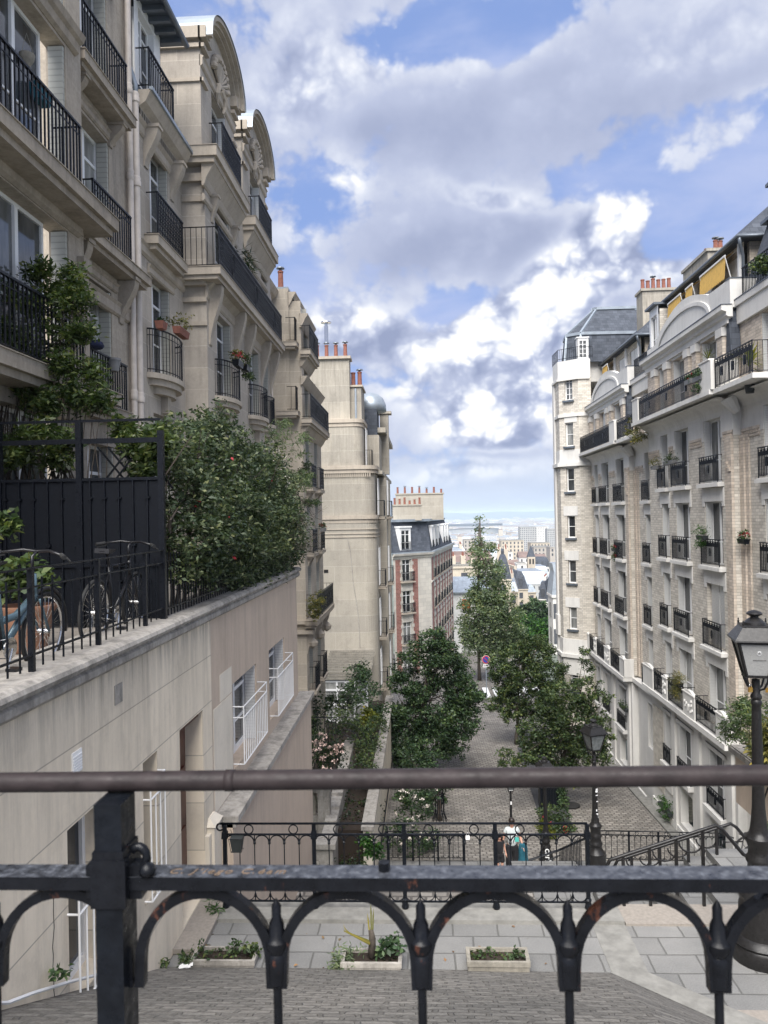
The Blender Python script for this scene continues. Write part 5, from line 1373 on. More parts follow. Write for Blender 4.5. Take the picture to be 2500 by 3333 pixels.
rf = thing('iron_fence', 'black iron fence on the mossy coping behind the tall lamp post', 'fence', (9.25, 18, -6.86))
mb = MB(); mb.bar((9.25, 11, -6.75), (9.25, 22.7, -6.75), .03); mb.bar((9.25, 11, -5.95), (9.25, 22.7, -5.95), .03); mb.build('rail', MAT['iron'], rf)
mb = MB()
for k in range(96): y = 11.1+.12*k; mb.tube([(9.25, y, -6.86), (9.25, y, -5.85)], .010, 5)
mb.build('balusters', MAT['iron'], rf)
# ================================================================== BUILDING E (red brick, slate mansard) AND F (white)
be = thing('apartment_building', 'red brick and white stone apartment building with slate mansard at the street corner', 'building', (0, 82, -17))
EP0, EP1, EP2 = Vector((-2.75, 75, 0)), Vector((1.0, 78.6, 0)), Vector((4.1, 101, 0))
def fr2(a, b):
    u = (b-a).normalized(); n = Vector((0, 0, 1)).cross(u); return frame((a.x, a.y, 0), n), (b-a).length
FE1, LE1 = fr2(EP0, EP1); FE2, LE2 = fr2(EP1, EP2)
ez = (-6.5, -9.6, -12.7, -15.8)
def efac(F, L, ws, quoin):
    ops = [(u, u+w, z, z+2.15) for z in ez for u, w in ws]
    part(be, 'wall', 'whitestone', lambda mb: mb.wall(0, L, -18.5, -3.75, ops, 0, .25), F)
    for o in ops: win(be, F, o[0], o[2], o[1]-o[0], o[3]-o[2], .2, 'trans', None); 
    edges = [0]+[q for u, w in ws for q in (u, u+w)]+[L if L > 8 else 3.6]
    def bp(mb):
        for k in range(0, len(edges), 2):
            a, b = edges[k]+(quoin if k == 0 else (.24 if L < 8 else .1)), edges[k+1]-((quoin if L > 8 else .3) if k == len(edges)-2 else (.24 if L < 8 else .1))
            if b-a > .12: mb.box(a, b, -.03, .0, -18, -4.35)
    part(be, 'brick_panels', 'rbrick', bp, F)
    def st(mb):
        moulding(mb, -.1, L+.1, [(.03, -4.3), (.1, -4.2), (.1, -4.05), (.3, -3.95), (.35, -3.75)])
        moulding(mb, -.05, L+.05, [(.03, -6.9), (.12, -6.8), (.12, -6.7)]) if L > 8 else None
        for u, w in ws:
            for z in ez:
                for k in range(3): mb.box(u-(.34 if L < 8 else .2), u+.0, -.045, .0, z+.1+.75*k, z+.42+.75*k); mb.box(u+w, u+w+(.34 if L < 8 else .2), -.045, .0, z+.1+.75*k, z+.42+.75*k)
                mb.box(u-.2, u+w+.2, -.06, 0, z+2.15, z+2.45)
    part(be, 'stone_dressings', 'whitestone', st, F)
    for u, w in ws:
        for z in ez:
            slab_part(be, F, u-.3, u+w+.3, 0, -.4 if L < 8 else -.2, z-.2, z-.02, lip=False); railing(be, F, u-.22, z, w+.44, .95, .36 if L < 8 else .15, 'orn')
efac(FE1, LE1, [(1.2, 1.15)], .3)
efac(FE2, LE2, [(2.0+2.9*k, 1.15) for k in range(7)], .5)
def _er(mb):
    A = [EP0+Vector((-4, 3.8, 0)), EP0, EP1, EP2]; zt = -.55
    def inw(p, k): c = Vector((-4, 95, 0)); return p+(c-p).normalized()*k
    for a, b in zip(A[1:], A[2:]): mb.face([(*a.xy, -3.7), (*b.xy, -3.7), (*inw(b, 1.3).xy, zt), (*inw(a, 1.3).xy, zt)])
    mb.face([(*EP0.xy, -3.7), (*inw(EP0, 1.3).xy, zt), (-8, 90, zt), (-8, 80, -3.7)])
part(be, 'mansard', 'slate', _er)
part(be, 'zinc_roof', 'zinc', lambda mb: (mb.face([(-2.9, 76.1, -.5), (.7, 79.6, -.5), (3.0, 101, -.5), (-10, 101, -.2), (-8, 80, -.3)]), mb.bar((-2.9, 75.9, -.5), (.8, 79.5, -.5), .3, .25), mb.bar((.8, 79.5, -.5), (3.1, 101, -.5), .3, .25), mb.bar(EP0+Vector((-.1, -.2, -3.7)), EP1+Vector((.1, -.2, -3.7)), .25, .12), mb.bar(EP1+Vector((.2, -.1, -3.7)), EP2+Vector((.2, 0, -3.7)), .25, .12)))
for F, us in ((FE1, [1.05]), (FE2, [2.0, 4.9, 7.8, 12.8, 15.7, 18.6])):
    for u in us:
        w = 1.5 if F is FE1 else 1.15
        part(be, 'dormer', 'white', lambda mb: (mb.wall(u, u+w, -3.6, -1.2, [(u+.2, u+w-.2, -3.4, -1.45)], .1, .12), mb.box(u-.06, u+w+.06, .0, 1.4, -1.2, -1.05), mb.box(u, u+.04, .1, 1.3, -3.6, -1.2), mb.box(u+w-.04, u+w, .1, 1.3, -3.6, -1.2)), F)
        win(be, F @ T(0, .1, 0), u+.2, -3.4, w-.4, 1.95, .1, 'trans'); railing(be, F, u+.15, -3.4, w-.3, .8, -.02)
stack(be, -2.8, .15, 78.0, 79.2, -.5, 1.0, 6); stack(be, -2.6, 2.5, 82.5, 83.6, -.5, 2.25, 7)
# white house with the orange blind
bf = thing('white_house', 'white rendered house with an orange blind and grey zinc roof, half hidden by the poplar', 'house', (7, 112, -19))
FG = frame((3.6, 106, 0), (.12, 1, 0)); zF = (-13.6, -16.7, -20)
opf = [(1.9, 3.0, z, z+2.0) for z in zF]
part(bf, 'wall', 'stucco', lambda mb: (mb.wall(0, 5.4, -24, -10.6, opf, 0, .25), mb.box(0, 5.4, .3, 9, -24, -10.6), mb.box(-.05, 5.4, -.06, .0, -18.0, -17.85)), FG)
for o in opf: win(bf, FG, o[0], o[2], 1.1, 2.0, .2, 'french'); railing(bf, FG, o[0]-.1, o[2], 1.3, .8, .12)
part(bf, 'roller_blind', 'orange', lambda mb: mb.box(1.92, 2.98, .04, .08, -13.0, -11.62), FG)
part(bf, 'zinc_roof', 'zinc', lambda mb: (mb.face([(-.3, -.4, -10.6), (5.7, -.4, -10.6), (5.7, 5, -8.9), (-.3, 5, -8.9)]), [mb.bar((.6*k, -.4, -10.57), (.6*k, 5, -8.87), .05) for k in range(10)], mb.box(-.3, 5.7, -.45, -.35, -10.75, -10.58)), FG)

# ================================================================== THE TOWN ON THE SLOPE AND THE PLAIN
def gz(y):
    for (y0, z0), (y1, z1) in zip(prof, prof[1:]):
        if y0 <= y <= y1: return z0+(z1-z0)*(y-y0)/(y1-y0)
    return -100
TOWN = {}
def tmat(k, c): 
    if k not in TOWN: TOWN[k] = m_wall('town_'+k, c, None, dirt=.25, streak=.2)
    return TOWN[k]
WC_ = {'cream': (.52,.46,.37), 'white': (.70,.68,.64), 'beige': (.46,.40,.32), 'grey': (.42,.42,.41), 'tan': (.42,.385,.34), 'brick': (.25,.16,.13), 'pinkish': (.47,.42,.385)}
MAT['tile'] = m_plain('far_roof_tiles', (.185,.135,.118), .85, .25, .3)
RC_ = {'zinc': 'zinc', 'slate': 'slate', 'terracotta': 'terra', 'flat': 'curb'}
TW_ = m_plain('town_window', (.07,.075,.085), .3, .3, .2)
used = {}
def town(desc, px0, px1, ytop, Y, depth, wall, roof, hr=2.2, nf=None, rz=0.0, chim=0, cat='building', win_=True, name='town_building'):
    a = aty(px0, ytop, Y); b = aty(px1, ytop, Y); w = b.x-a.x; z0 = gz(Y)-3; z1 = a.z-(hr if roof != 'flat' else .3)
    cx = (a.x+b.x)/2
    t = thing(name, desc, cat, (cx, Y, gz(Y)), rz, 'town buildings below the hill'); W = WM[t.name] @ T(0, 0, -gz(Y))
    mb = MB(W); mb.box(-w/2, w/2, 0, depth, z0, z1); mb.box(-w/2-.15, w/2+.15, -.2, depth, z1, z1+.3)
    wl = mb.build('wall', tmat(wall, WC_[wall]), t)
    mb = MB(W)
    if roof in ('slate', 'zinc') and hr > 1.2:
        k = min(1.2, w*.2); mb.frustum(0, depth/2, z1+.3, z1+hr*.75, w/2+.1, depth/2+.1, w/2-k, depth/2-k)
        mb.frustum(0, depth/2, z1+hr*.75+.01, z1+hr, w/2-k, depth/2-k, max(.5, w/2-k*1.7), max(.5, depth/2-k*1.7))
        mb.build('roof', MAT[roof], t)
    elif roof == 'terracotta':
        mb.frustum(0, depth/2, z1+.3, z1+hr, w/2+.4, depth/2+.4, w/2+.3, .3); mb.build('roof', MAT['tile'], t)
    else:
        mb.box(-w/2+.3, w/2-.3, .3, depth-.3, z1+.3, z1+.6); mb.build('roof', MAT['curb'], t)
    if win_:
        n = max(1, int(w/2.6)); m = nf or max(1, int(min(14, (z1-z0-2)/3.0))); nn = max(1, int(depth/3)); Q = []
        for j in range(m):
            z = z1-3.0*(j+1)+.5
            Q += [(-w/2+w*(i+.5)/n-.55, -w/2+w*(i+.5)/n+.55, -.05, .01, z, z+1.75) for i in range(n)]
            if Y < 260: Q += [(s_*w/2-.05, s_*w/2+.05, depth*(i+.5)/nn-.55, depth*(i+.5)/nn+.55, z, z+1.75) for i in range(nn) for s_ in ((-1,) if px0 > 1368 else (1,))]
        if roof == 'slate': Q += [(-w/2+w*(i+.5)/n-.5, -w/2+w*(i+.5)/n+.5, -.02, .9, z1+.5, z1+hr*.62) for i in range(n)]
        for q in (Q[:100] if Y < 260 else []): mb = MB(W); mb.box(*q); mb.build('window', TW_, t)
        if Y >= 260:                                    # a far facade: its window pattern stays in the wall mesh
            mb = MB(W); mb.box(-w/2, w/2, 0, depth, z0, z1); mb.box(-w/2-.15, w/2+.15, -.2, depth, z1, z1+.3); k0 = len(mb.f)
            for q in Q: mb.box(*q)
            bpy.data.objects.remove(wl); wl = mb.build('wall', [tmat(wall, WC_[wall]), TW_], t); wl.data.polygons.foreach_set('material_index', [0]*k0+[1]*(len(mb.f)-k0))
    for k in range(chim):
        mb = MB(W); x = -w/2+w*(k+.5)/chim; mb.box(x-.4, x+.4, depth*.3, depth*.7, z1+hr*.4, z1+hr+1.0); o = mb.build('chimney_stack', tmat(wall, WC_[wall]), t)
        mb = MB(W)
        for q in range(5): mb.lathe([(.14, z1+hr+1), (.11, z1+hr+1.6), (0, z1+hr+1.6)], (x, depth*(.34+.08*q), 0), 6)
        mb.build('chimney_pots', MAT['terra'], o)
    return t
# nearer town, left of the poplar
town('cream house with red tiled roof behind the white house with the orange blind', 1475, 1600, 1800, 150, 14, 'white', 'terracotta', 3.0, 2)
town('low cream house with a crowd of dark chimney pots behind the white house', 1462, 1560, 1845, 132, 8, 'cream', 'flat', 1, 1, 0, 3)
town('white gable house above the cream house with chimney pots', 1466, 1540, 1822, 165, 12, 'white', 'zinc', 1.0, 2)
town('long low grey house with small chimneys right behind the red brick mansard building', 1450, 1520, 1786, 210, 14, 'cream', 'zinc', 2, 2, 0, 2)
# street going down behind the poplar
town('cream corner apartment building with slate roof just right of the poplar', 1612, 1662, 1815, 150, 40, 'cream', 'slate', 4.5, 6, -.10, 2)
town('narrow beige building stepping down behind the cream corner building', 1655, 1685, 1895, 185, 40, 'beige', 'zinc', 2.5, 6, -.10, 1)
town('tall cream building with slate mansard and dormers at the end of the lower street', 1672, 1718, 1862, 235, 40, 'cream', 'slate', 5.5, 6, .1, 2)
town('beige street front in shade right of the tall cream building', 1716, 1745, 1905, 250, 60, 'beige', 'zinc', 2.5, 6, .2, 1)
town('white row house with blue slate roof and dormers, left of a similar one', 1752, 1780, 1895, 215, 18, 'white', 'slate', 5, 5, -.25, 1)
town('white row house with blue slate roof next to the corner tower', 1778, 1802, 1900, 200, 18, 'white', 'slate', 5, 5, -.25, 1)
town('grey roofed white building peeping out beside the corner tower', 1797, 1830, 1835, 92, 3.5, 'white', 'zinc', 4, 4)
# middle distance
town('wide grey roofed church nave below the steeple', 1700, 1790, 1845, 420, 22, 'grey', 'zinc', 7, 2, 0, 0, 'church')
town('wide pale zinc roofed hall below the church nave', 1668, 1785, 1862, 360, 26, 'grey', 'zinc', 6, 2)
town('six storey cream block with many windows right of the poplar top', 1632, 1705, 1760, 620, 22, 'cream', 'flat', 1, 7)
town('narrow white block beside the six storey cream block', 1652, 1668, 1798, 500, 12, 'white', 'flat', 1, 4)
town('dark brick warehouse left of the narrow white block', 1625, 1655, 1792, 540, 20, 'brick', 'flat', 1, 3)
town('long cream block with a row of dark windows near the corner tower', 1728, 1790, 1768, 640, 20, 'cream', 'flat', 1, 3)
town('tan industrial building under the long cream block', 1738, 1800, 1782, 560, 24, 'tan', 'flat', 1, 2)
town('dark tan slab at the very edge of the corner tower', 1790, 1806, 1782, 530, 16, 'tan', 'flat', 1, 2)
town('white house with red roof left of the steeple', 1690, 1722, 1797, 520, 14, 'white', 'terracotta', 4, 3)
town('white house with red roof right of the steeple', 1738, 1778, 1805, 500, 14, 'white', 'terracotta', 4, 2)
town('white slate roofed terrace under the red roofs', 1738, 1792, 1815, 460, 14, 'white', 'slate', 6, 3)
town('pinkish low block with a red roof below the dark brick warehouse', 1625, 1690, 1825, 430, 14, 'pinkish', 'terracotta', 4, 3)
town('white cube house left below the steeple', 1684, 1715, 1835, 400, 12, 'white', 'flat', 1, 3)
town('brown block left of the poplar in the middle distance', 1510, 1545, 1757, 640, 18, 'tan', 'flat', 1, 4)
town('grey roofed block beside the brown block left of the poplar', 1455, 1512, 1775, 520, 16, 'white', 'zinc', 4, 3)
town('red roofed house left of the poplar, over the grey roofed block', 1478, 1560, 1803, 300, 14, 'cream', 'terracotta', 4, 2, 0, 2)
town('pale block right behind the poplar trunk', 1565, 1625, 1790, 470, 14, 'white', 'zinc', 4, 3)
town('rose coloured block behind the upper poplar', 1560, 1615, 1768, 650, 18, 'pinkish', 'flat', 1, 4)
# tower blocks, stadium, bridge, church tower
town('tall pale tower block with a reddish top, right of the truss bridge', 1692, 1746, 1716, 1150, 20, 'grey', 'flat', 1, 17)
town('twin pale tower block partly behind the corner tower', 1781, 1812, 1722, 1100, 20, 'grey', 'flat', 1, 17)
town('lower white slab between the two tower blocks', 1745, 1782, 1716, 1400, 24, 'white', 'flat', 1, 8)
t = thing('church_tower', 'pale church tower with a dark pointed steeple among the roofs', 'church', (aty(1728, 1850, 400).x, 400, gz(400)))
c = aty(1728, 1795, 400); mb = MB(); w = 1.9
mb.box(c.x-w, c.x+w, 398, 402, gz(400)-3, aty(1728, 1812, 400).z); mb.build('belfry', tmat('beige', WC_['beige']), t)
mb = MB(); mb.frustum(c.x, 400, aty(1728, 1812, 400).z, aty(1728, 1775, 400).z, 2.0, 2.0, .02, .02); mb.build('spire', MAT['slate'], t)
mb = MB(); z = aty(1728, 1835, 400).z
for s_ in (-.8, .8): mb.box(c.x+s_-.4, c.x+s_+.4, 397.9, 398.05, z, z+2.6)
mb.build('louvres', MAT['copper'], t)
t = thing('stadium', 'long low stadium with a thin dark roof far out on the plain', 'stadium', (aty(1535, 1720, 3600).x, 3600, -105))
c = aty(1538, 1712, 3600); mb = MB()
P = [(c.x+130*math.cos(a), 3680+90*math.sin(a)) for a in [2*PI*i/32 for i in range(32)]]
mb.prism(P, -110, c.z-14); mb.build('stands', tmat('grey', WC_['grey']), t)
mb = MB(); mb.prism([(c.x+(x-c.x)*1.14, 3680+(y-3680)*1.14) for x, y in P], c.z-1, c.z+9); mb.build('roof', MAT['zincd'], t)
t = thing('truss_bridge', 'white steel truss bridge left of the tower block', 'bridge', (aty(1672, 1745, 1300).x, 1300, gz(1300)))
mb = MB(); a = aty(1652, 1762, 1300); b = aty(1692, 1748, 1300); top_ = b.z; bot = a.z; L = b.x-a.x
mb.bar((a.x+3, 1300, top_), (b.x+20, 1300, top_), 1.2); mb.bar((a.x-4, 1300, bot), (b.x+20, 1300, bot), 1.6)
for k in range(7): x = a.x-3+k*7; mb.bar((x, 1300, bot), (x+3.5, 1300, top_), .9); mb.bar((x+3.5, 1300, top_), (x+7, 1300, bot), .9)
mb.build('truss', MAT['white'], t)
# the far town as one mass: blocks, roofs, tree belts
rs = random.Random(11)
def mass(name, n, yr, mats, hs, ws):
    bins = {}
    for k in range(n):
        Y = math.exp(rs.uniform(math.log(yr[0]), math.log(yr[1]))); px = rs.uniform(1340, 1840); X = (px-1368)/2500*Y
        w, d, h = rs.uniform(*ws), rs.uniform(10, 24), rs.uniform(*hs)*(2.0 if rs.random() < .04 else 1)
        m = rs.choice(mats); mb = bins.setdefault(m, MB()); z = gz(Y)
        mb.box(X-w/2, X+w/2, Y, Y+d, z-2, z+h)
        if rs.random() < .6: mb2 = bins.setdefault(rs.choice(['R1', 'R2', 'R1']), MB()); mb2.frustum(X, Y+d/2, z+h+.02, z+h+3, w/2+.4, d/2+.4, w/2*.5, d/2*.5)
        if rs.random() < (.75 if Y < 1500 else .3):
            mb3 = bins.setdefault('W', MB())
            for q in range(max(1, int(h/3.2))): mb3.box(X-w/2+1, X+w/2-1, Y-.06, Y+.02, z+1+3.2*q, z+2.5+3.2*q)
    return bins
allv = MB(); mats = []; mi = []
keys = {'a': tmat('white', WC_['white']), 'b': tmat('cream', WC_['cream']), 'c': tmat('beige', WC_['beige']), 'd': tmat('grey', WC_['grey']), 'e': tmat('pinkish', WC_['pinkish']), 'R1': MAT['zinc'], 'R2': MAT['tile'], 'W': m_plain('far_windows', (.24,.25,.27), .4, .2, .05)}
for n, yr, hs, ws in ((420, (430, 1500), (9, 19), (9, 22)), (900, (1500, 4500), (9, 20), (12, 40)), (1000, (4500, 12500), (10, 30), (25, 120))):
    for m, q in mass('x', n, yr, 'aabbcde', hs, ws).items():
        if keys[m] not in mats: mats.append(keys[m])
        i0 = len(allv.v); allv.v += q.v; allv.f += [[i+i0 for i in f] for f in q.f]; allv.uv += q.uv; mi += [mats.index(keys[m])]*len(q.f)
o = allv.build('distant_town', mats); o.data.polygons.foreach_set('material_index', mi); tag(o, kind='stuff')
# hills on the horizon
mb = MB(); n = 80; rs = random.Random(2)
for k in range(n):
    x0, x1 = -6000+12000*k/n, -6000+12000*(k+1)/n
    def hh(x): q = x/1000; return 12+26*math.sin(q*.9+.6)+16*math.sin(q*2.1+1)+9*math.sin(q*5.3)+ (34 if .9 < q < 3.2 else 0)*math.sin(PI*(q-.9)/2.3 if .9 < q < 3.2 else 0)
    a, b = max(-30, hh(x0)-15), max(-30, hh(x1)-15)
    mb.face([(x0, 13200, -104), (x1, 13200, -104), (x1, 14200, b), (x0, 14200, a)]); mb.face([(x0, 14200, a), (x1, 14200, b), (x1, 16500, -104), (x0, 16500, -104)])
structure(mb, 'hills', m_plain('hill_cover', (.07,.10,.06), .95, .35, .004), smooth=True)
# ================================================================== VEGETATION
def leafmesh(name, C, L, W, seed=1, up=.35, droop=0.0, fold=.25, jit=.35):
    """C: rows of (x, y, z, sx, sy, sz, count): clumps of small folded leaves"""
    rg = np.random.default_rng(seed); P = []
    for (x, y, z, sx, sy, sz, n) in C:
        n = int(n)
        if n < 1: continue
        d = rg.normal(size=(n, 3)); d /= np.linalg.norm(d, axis=1)[:, None]
        r = rg.random(n)[:, None]**.45
        P.append(np.array([x, y, z])+d*r*np.array([sx, sy, sz]))
    P = np.concatenate(P); n = len(P)
    t = rg.normal(size=(n, 3)); t[:, 2] = t[:, 2]*.6-droop; t /= np.linalg.norm(t, axis=1)[:, None]
    nn = rg.normal(size=(n, 3)); nn[:, 2] = np.abs(nn[:, 2])+up
    s = np.cross(t, nn); s /= np.linalg.norm(s, axis=1)[:, None]; nn = np.cross(s, t)
    k = (1-jit+2*jit*rg.random(n))[:, None]
    l, w = L*k, W*k
    V = np.stack([P, P+t*l*.45+s*w*.5+nn*w*fold, P+t*l, P+t*l*.45-s*w*.5+nn*w*fold], 1).reshape(-1, 3)
    me = bpy.data.meshes.new(name); me.vertices.add(4*n); me.loops.add(4*n); me.polygons.add(n)
    me.vertices.foreach_set('co', V.astype(np.float32).ravel()); me.loops.foreach_set('vertex_index', np.arange(4*n, dtype=np.int32))
    me.polygons.foreach_set('loop_start', np.arange(0, 4*n, 4, dtype=np.int32)); me.update(calc_edges=True)
    return me
def foliage(name, C, L, W, mat, parent=None, label=None, cat=None, group=None, **k):
    me = leafmesh(name, C, L, W, **k); me.materials.append(MAT[mat])
    if parent is None:
        c = np.mean([q[:3] for q in C], 0); zb = min(q[2]-q[5] for q in C); me.transform(Matrix.Translation((-c[0], -c[1], -zb)))
        o = inst(name, me, T(c[0], c[1], zb), None); return tag(o, label, cat, group)
    me.transform(WM[parent.name].inverted()); return inst(name, me, WM[parent.name].copy(), parent)
def clumps(blobs, n, size, count, seed=1, flat=.75, shell=.55):
    """break every blob (x,y,z,r) or (x,y,z,rx,ry,rz) into n clumps near its surface"""
    rs = random.Random(seed); C = []
    for b in blobs:
        x, y, z = b[:3]; rx, ry, rz = b[3:6] if len(b) >= 6 else (b[3],)*3
        m = max(3, int(n*(b[6] if len(b) > 6 else 1)))
        for k in range(m):
            v = Vector((rs.gauss(0, 1), rs.gauss(0, 1), rs.gauss(0, 1))).normalized(); q = rs.uniform(shell, 1.0)
            s = size*rs.uniform(.55, 1.35)
            C.append((x+v.x*rx*q, y+v.y*ry*q, z+v.z*rz*q, s, s, s*flat, count*rs.uniform(.5, 1.4)*(s/size)**2))
    return C
def limbs(mb, base, top, targets, r0, r1, seed=1):
    rs = random.Random(seed); base, top = Vector(base), Vector(top); n = 8; pts = []; 
    for i in range(n+1):
        t = i/n; p = base.lerp(top, t); pts.append(p+Vector((rs.uniform(-1, 1), rs.uniform(-1, 1), 0))*r0*.7*(1 if 0 < i < n else 0))
    mb.tube(pts, [r0*1.35 if i == 0 else r0+(r1-r0)*i/n for i in range(n+1)], 8)
    for q in targets:
        q = Vector(q); s = pts[rs.randint(n//3, n-1)]
        m1 = s.lerp(q, .5)+Vector((rs.uniform(-.2, .2), rs.uniform(-.2, .2), rs.uniform(.0, .3)))
        mb.tube([s, m1, q], [r1*.9, r1*.55, r1*.15], 5)
def pxb(px, py, rp, Y, dy=0, e=1.0):
    c = aty(px, py, Y+dy); r = rp/2500*Y; return (c.x, c.y, c.z, r*e, r, r)
def tree(label, Y, blobs, trunk, leaf, L, W, n, size, count, seed, name='tree', group='street trees', r0=.13, flat=.75, nl=14):
    B = [pxb(a, b, c, Y, random.Random(seed*100+i).uniform(-.5, .5)*Y*.03) for i, (a, b, c) in enumerate(blobs)]
    base = aty(*trunk[0], Y); 
    if len(trunk) > 2: base.z = trunk[2]
    t = thing(name, label, 'tree', base, 0, group)
    mb = MB(); top = aty(*trunk[1], Y); rs = random.Random(seed)
    limbs(mb, base, top, [(b[0]+rs.uniform(-.5, .5)*b[3], b[1]+rs.uniform(-.5, .5)*b[3], b[2]+rs.uniform(-.2, .5)*b[3]) for b in (B*3)[:nl]], r0, r0*.35, seed)
    mb.build('trunk', MAT['bark'], t, True)
    C = []
    for i, b in enumerate(B):
        k = (b[3]*b[3])/1.6
        C += clumps([b], n*k, size, count, seed+i, flat)
        C += clumps([b[:3]+(b[3]*1.18,)], n*k*.22, size*.6, count*.6, seed+i+50, flat, .85)
    foliage('crown', C, L, W, leaf, t, seed=seed)
    return t
# --- near: hedge on the terrace and shrubs
rs = random.Random(21); B = []
for k in range(26):
    y = 9.75+8.3*k/25; top = 1.28-.10*max(0, y-11)*.5+.25*math.sin(y*1.7); bot = -.55-.42*min(1, max(0, (y-10)/3))
    for j in range(5):
        z = bot+(top-bot)*j/4
        B.append((-3.2+.26*math.sin(PI*min(1, j/3.2))*(1+.2*math.sin(y*3)), y, z, .42, .42, .34))
hg = thing('hedge', 'big dense evergreen hedge spilling over the cream wall beside the black fence', 'hedge', (-3.3, 13.5, -1.2))
foliage('foliage', clumps(B, 15, .16, 28, 3, .85, .45), .078, .036, 'leafhedge', hg, seed=3, up=.2)
mb = MB(); rs = random.Random(5)
for k in range(30):
    y = rs.uniform(9.4, 17.9); mb.tube([(-3.35, y, -1.2), (-3.3+rs.uniform(-.2, .2), y+rs.uniform(-.4, .4), 0), (-3.1+rs.uniform(-.3, .4), y+rs.uniform(-.6, .6), rs.uniform(.4, 1.2))], [.03, .018, .005], 5)
for k in range(16):
    y = rs.uniform(15.5, 18.2); mb.tube([(-2.9, y, rs.uniform(-.8, .6)), (-2.6, y+.25, rs.uniform(-.8, .6)), (-2.35+rs.uniform(0, .3), y+.6, rs.uniform(-1.1, .4))], [.008, .006, .002], 4)
mb.build('branches', MAT['bark'], hg)
foliage('blossoms', [(-3.0+.1*random.random(), 16.3+random.uniform(-.5, .6), 1.0+random.uniform(-.3, .35), .14, .14, .12, 14) for k in range(9)], .05, .045, 'petalw', hg, seed=9)
foliage('red_leaves', [(-2.75, rs.uniform(9.4, 15), rs.uniform(-.8, 1), .2, .2, .2, 1) for k in range(12)], .06, .035, 'petalr', hg, seed=10)
foliage('feathery_shrub', clumps([aty(955, 1450, 18.6).to_tuple()+(.45,), aty(915, 1405, 18.4).to_tuple()+(.35,), aty(985, 1560, 18.8).to_tuple()+(.28,)], 18, .16, 26, 8), .11, .022, 'leafpop', None, 'pale feathery shrub rising behind the far end of the hedge', 'shrub', seed=8, droop=.4)
sh = thing('climbing_shrub', 'tall loose yellow-green shrub between the black fence and the nearest building', 'shrub', (-4.9, 10.5, -1.28))
SB = [pxb(30, 960, 60, 10.8), pxb(120, 880, 40, 10.9), pxb(250, 950, 50, 10.9), pxb(20, 1080, 60, 10.6), pxb(265, 1080, 40, 10.7), pxb(100, 1180, 80, 10.6), pxb(20, 1220, 70, 10.5), pxb(130, 1260, 70, 10.5), pxb(240, 1290, 60, 10.4), pxb(235, 905, 55, 11), pxb(150, 950, 75, 11), pxb(90, 1010, 80, 10.8), pxb(230, 1000, 70, 10.8), pxb(180, 1080, 75, 10.7), pxb(60, 1120, 70, 10.5), pxb(300, 1220, 60, 10.6), pxb(200, 1200, 60, 10.4), pxb(60, 1260, 60, 10.4), pxb(150, 1320, 60, 10.2), pxb(320, 1310, 50, 10.4), pxb(60, 1450, 70, 10.2), pxb(180, 1480, 60, 10.2), pxb(440, 1460, 55, 10), pxb(510, 1420, 40, 9.9), pxb(400, 1400, 40, 10.0), pxb(500, 1500, 35, 9.8)]
foliage('foliage', clumps(SB+[pxb(430, 1440, 45, 9.55), pxb(490, 1480, 45, 9.5), pxb(520, 1440, 40, 9.45), pxb(470, 1530, 30, 9.45), pxb(120, 1400, 60, 9.6), pxb(200, 1440, 50, 9.6), pxb(40, 1480, 50, 9.6)], 28, .14, 19, 6, .8, .2), .095, .036, 'leafshrub', sh, seed=6)
mb = MB(); rs = random.Random(8)
for b in SB:
    for q in range(3): mb.tube([(-4.6+rs.uniform(-1.3, .6), 10.5, -1.2), (b[0]+rs.uniform(-.3, .1), 10.4, (b[2]-1.2)/2), (b[0]+rs.uniform(-.2, .2), b[1], b[2])], [.016, .011, .003], 5)
mb.build('stems', MAT['bark'], sh)
def shrub(label, blobs, n, size, count, L, W, mat, seed, name='shrub', cat='shrub', group=None, flowers=None, **k):
    o = foliage(name, clumps(blobs, n, size, count, seed), L, W, mat, None, label, cat, group, seed=seed, **k)
    if flowers:
        fm, m, fl = flowers; rs = random.Random(seed); C = []
        for q in range(m):
            b = rs.choice(blobs); C.append((b[0]+rs.uniform(-.8, .8)*b[3], b[1]-.75*b[3], b[2]+rs.uniform(-.3, .9)*b[3], fl, fl, fl*.8, 9))
        me = leafmesh('blossoms', C, fl*.9, fl*.8, seed); me.materials.append(MAT[fm]); me.transform(WM[o.name].inverted()); inst('blossoms', me, WM[o.name].copy(), o)
    return o
# pot with hydrangea on the terrace
t = thing('plant_pot', 'large ribbed terracotta pot behind the bicycles on the terrace', 'pot', (-3.95, 7.5, -1.28))
mb = MB(); mb.lathe([(.17, -1.28)]+[(.18+.08*k/9+.008*(k % 2), -1.27+.045*k) for k in range(9)]+[(.285, -.86), (.285, -.82), (.24, -.82), (.22, -.9), (0, -.9)], (-3.95, 7.5, 0), 24); mb.build('pot', MAT['terrap'], t, True, ang=50)
shrub('broad-leaved green plant in the terracotta pot, behind the blue-grey bicycle', [pxb(15, 1715, 40, 7.5), pxb(75, 1850, 55, 7.5), pxb(130, 1890, 40, 7.5), pxb(40, 1920, 45, 7.5)], 16, .10, 11, .085, .055, 'leafmid', 31, 'potted_shrub', 'plant')
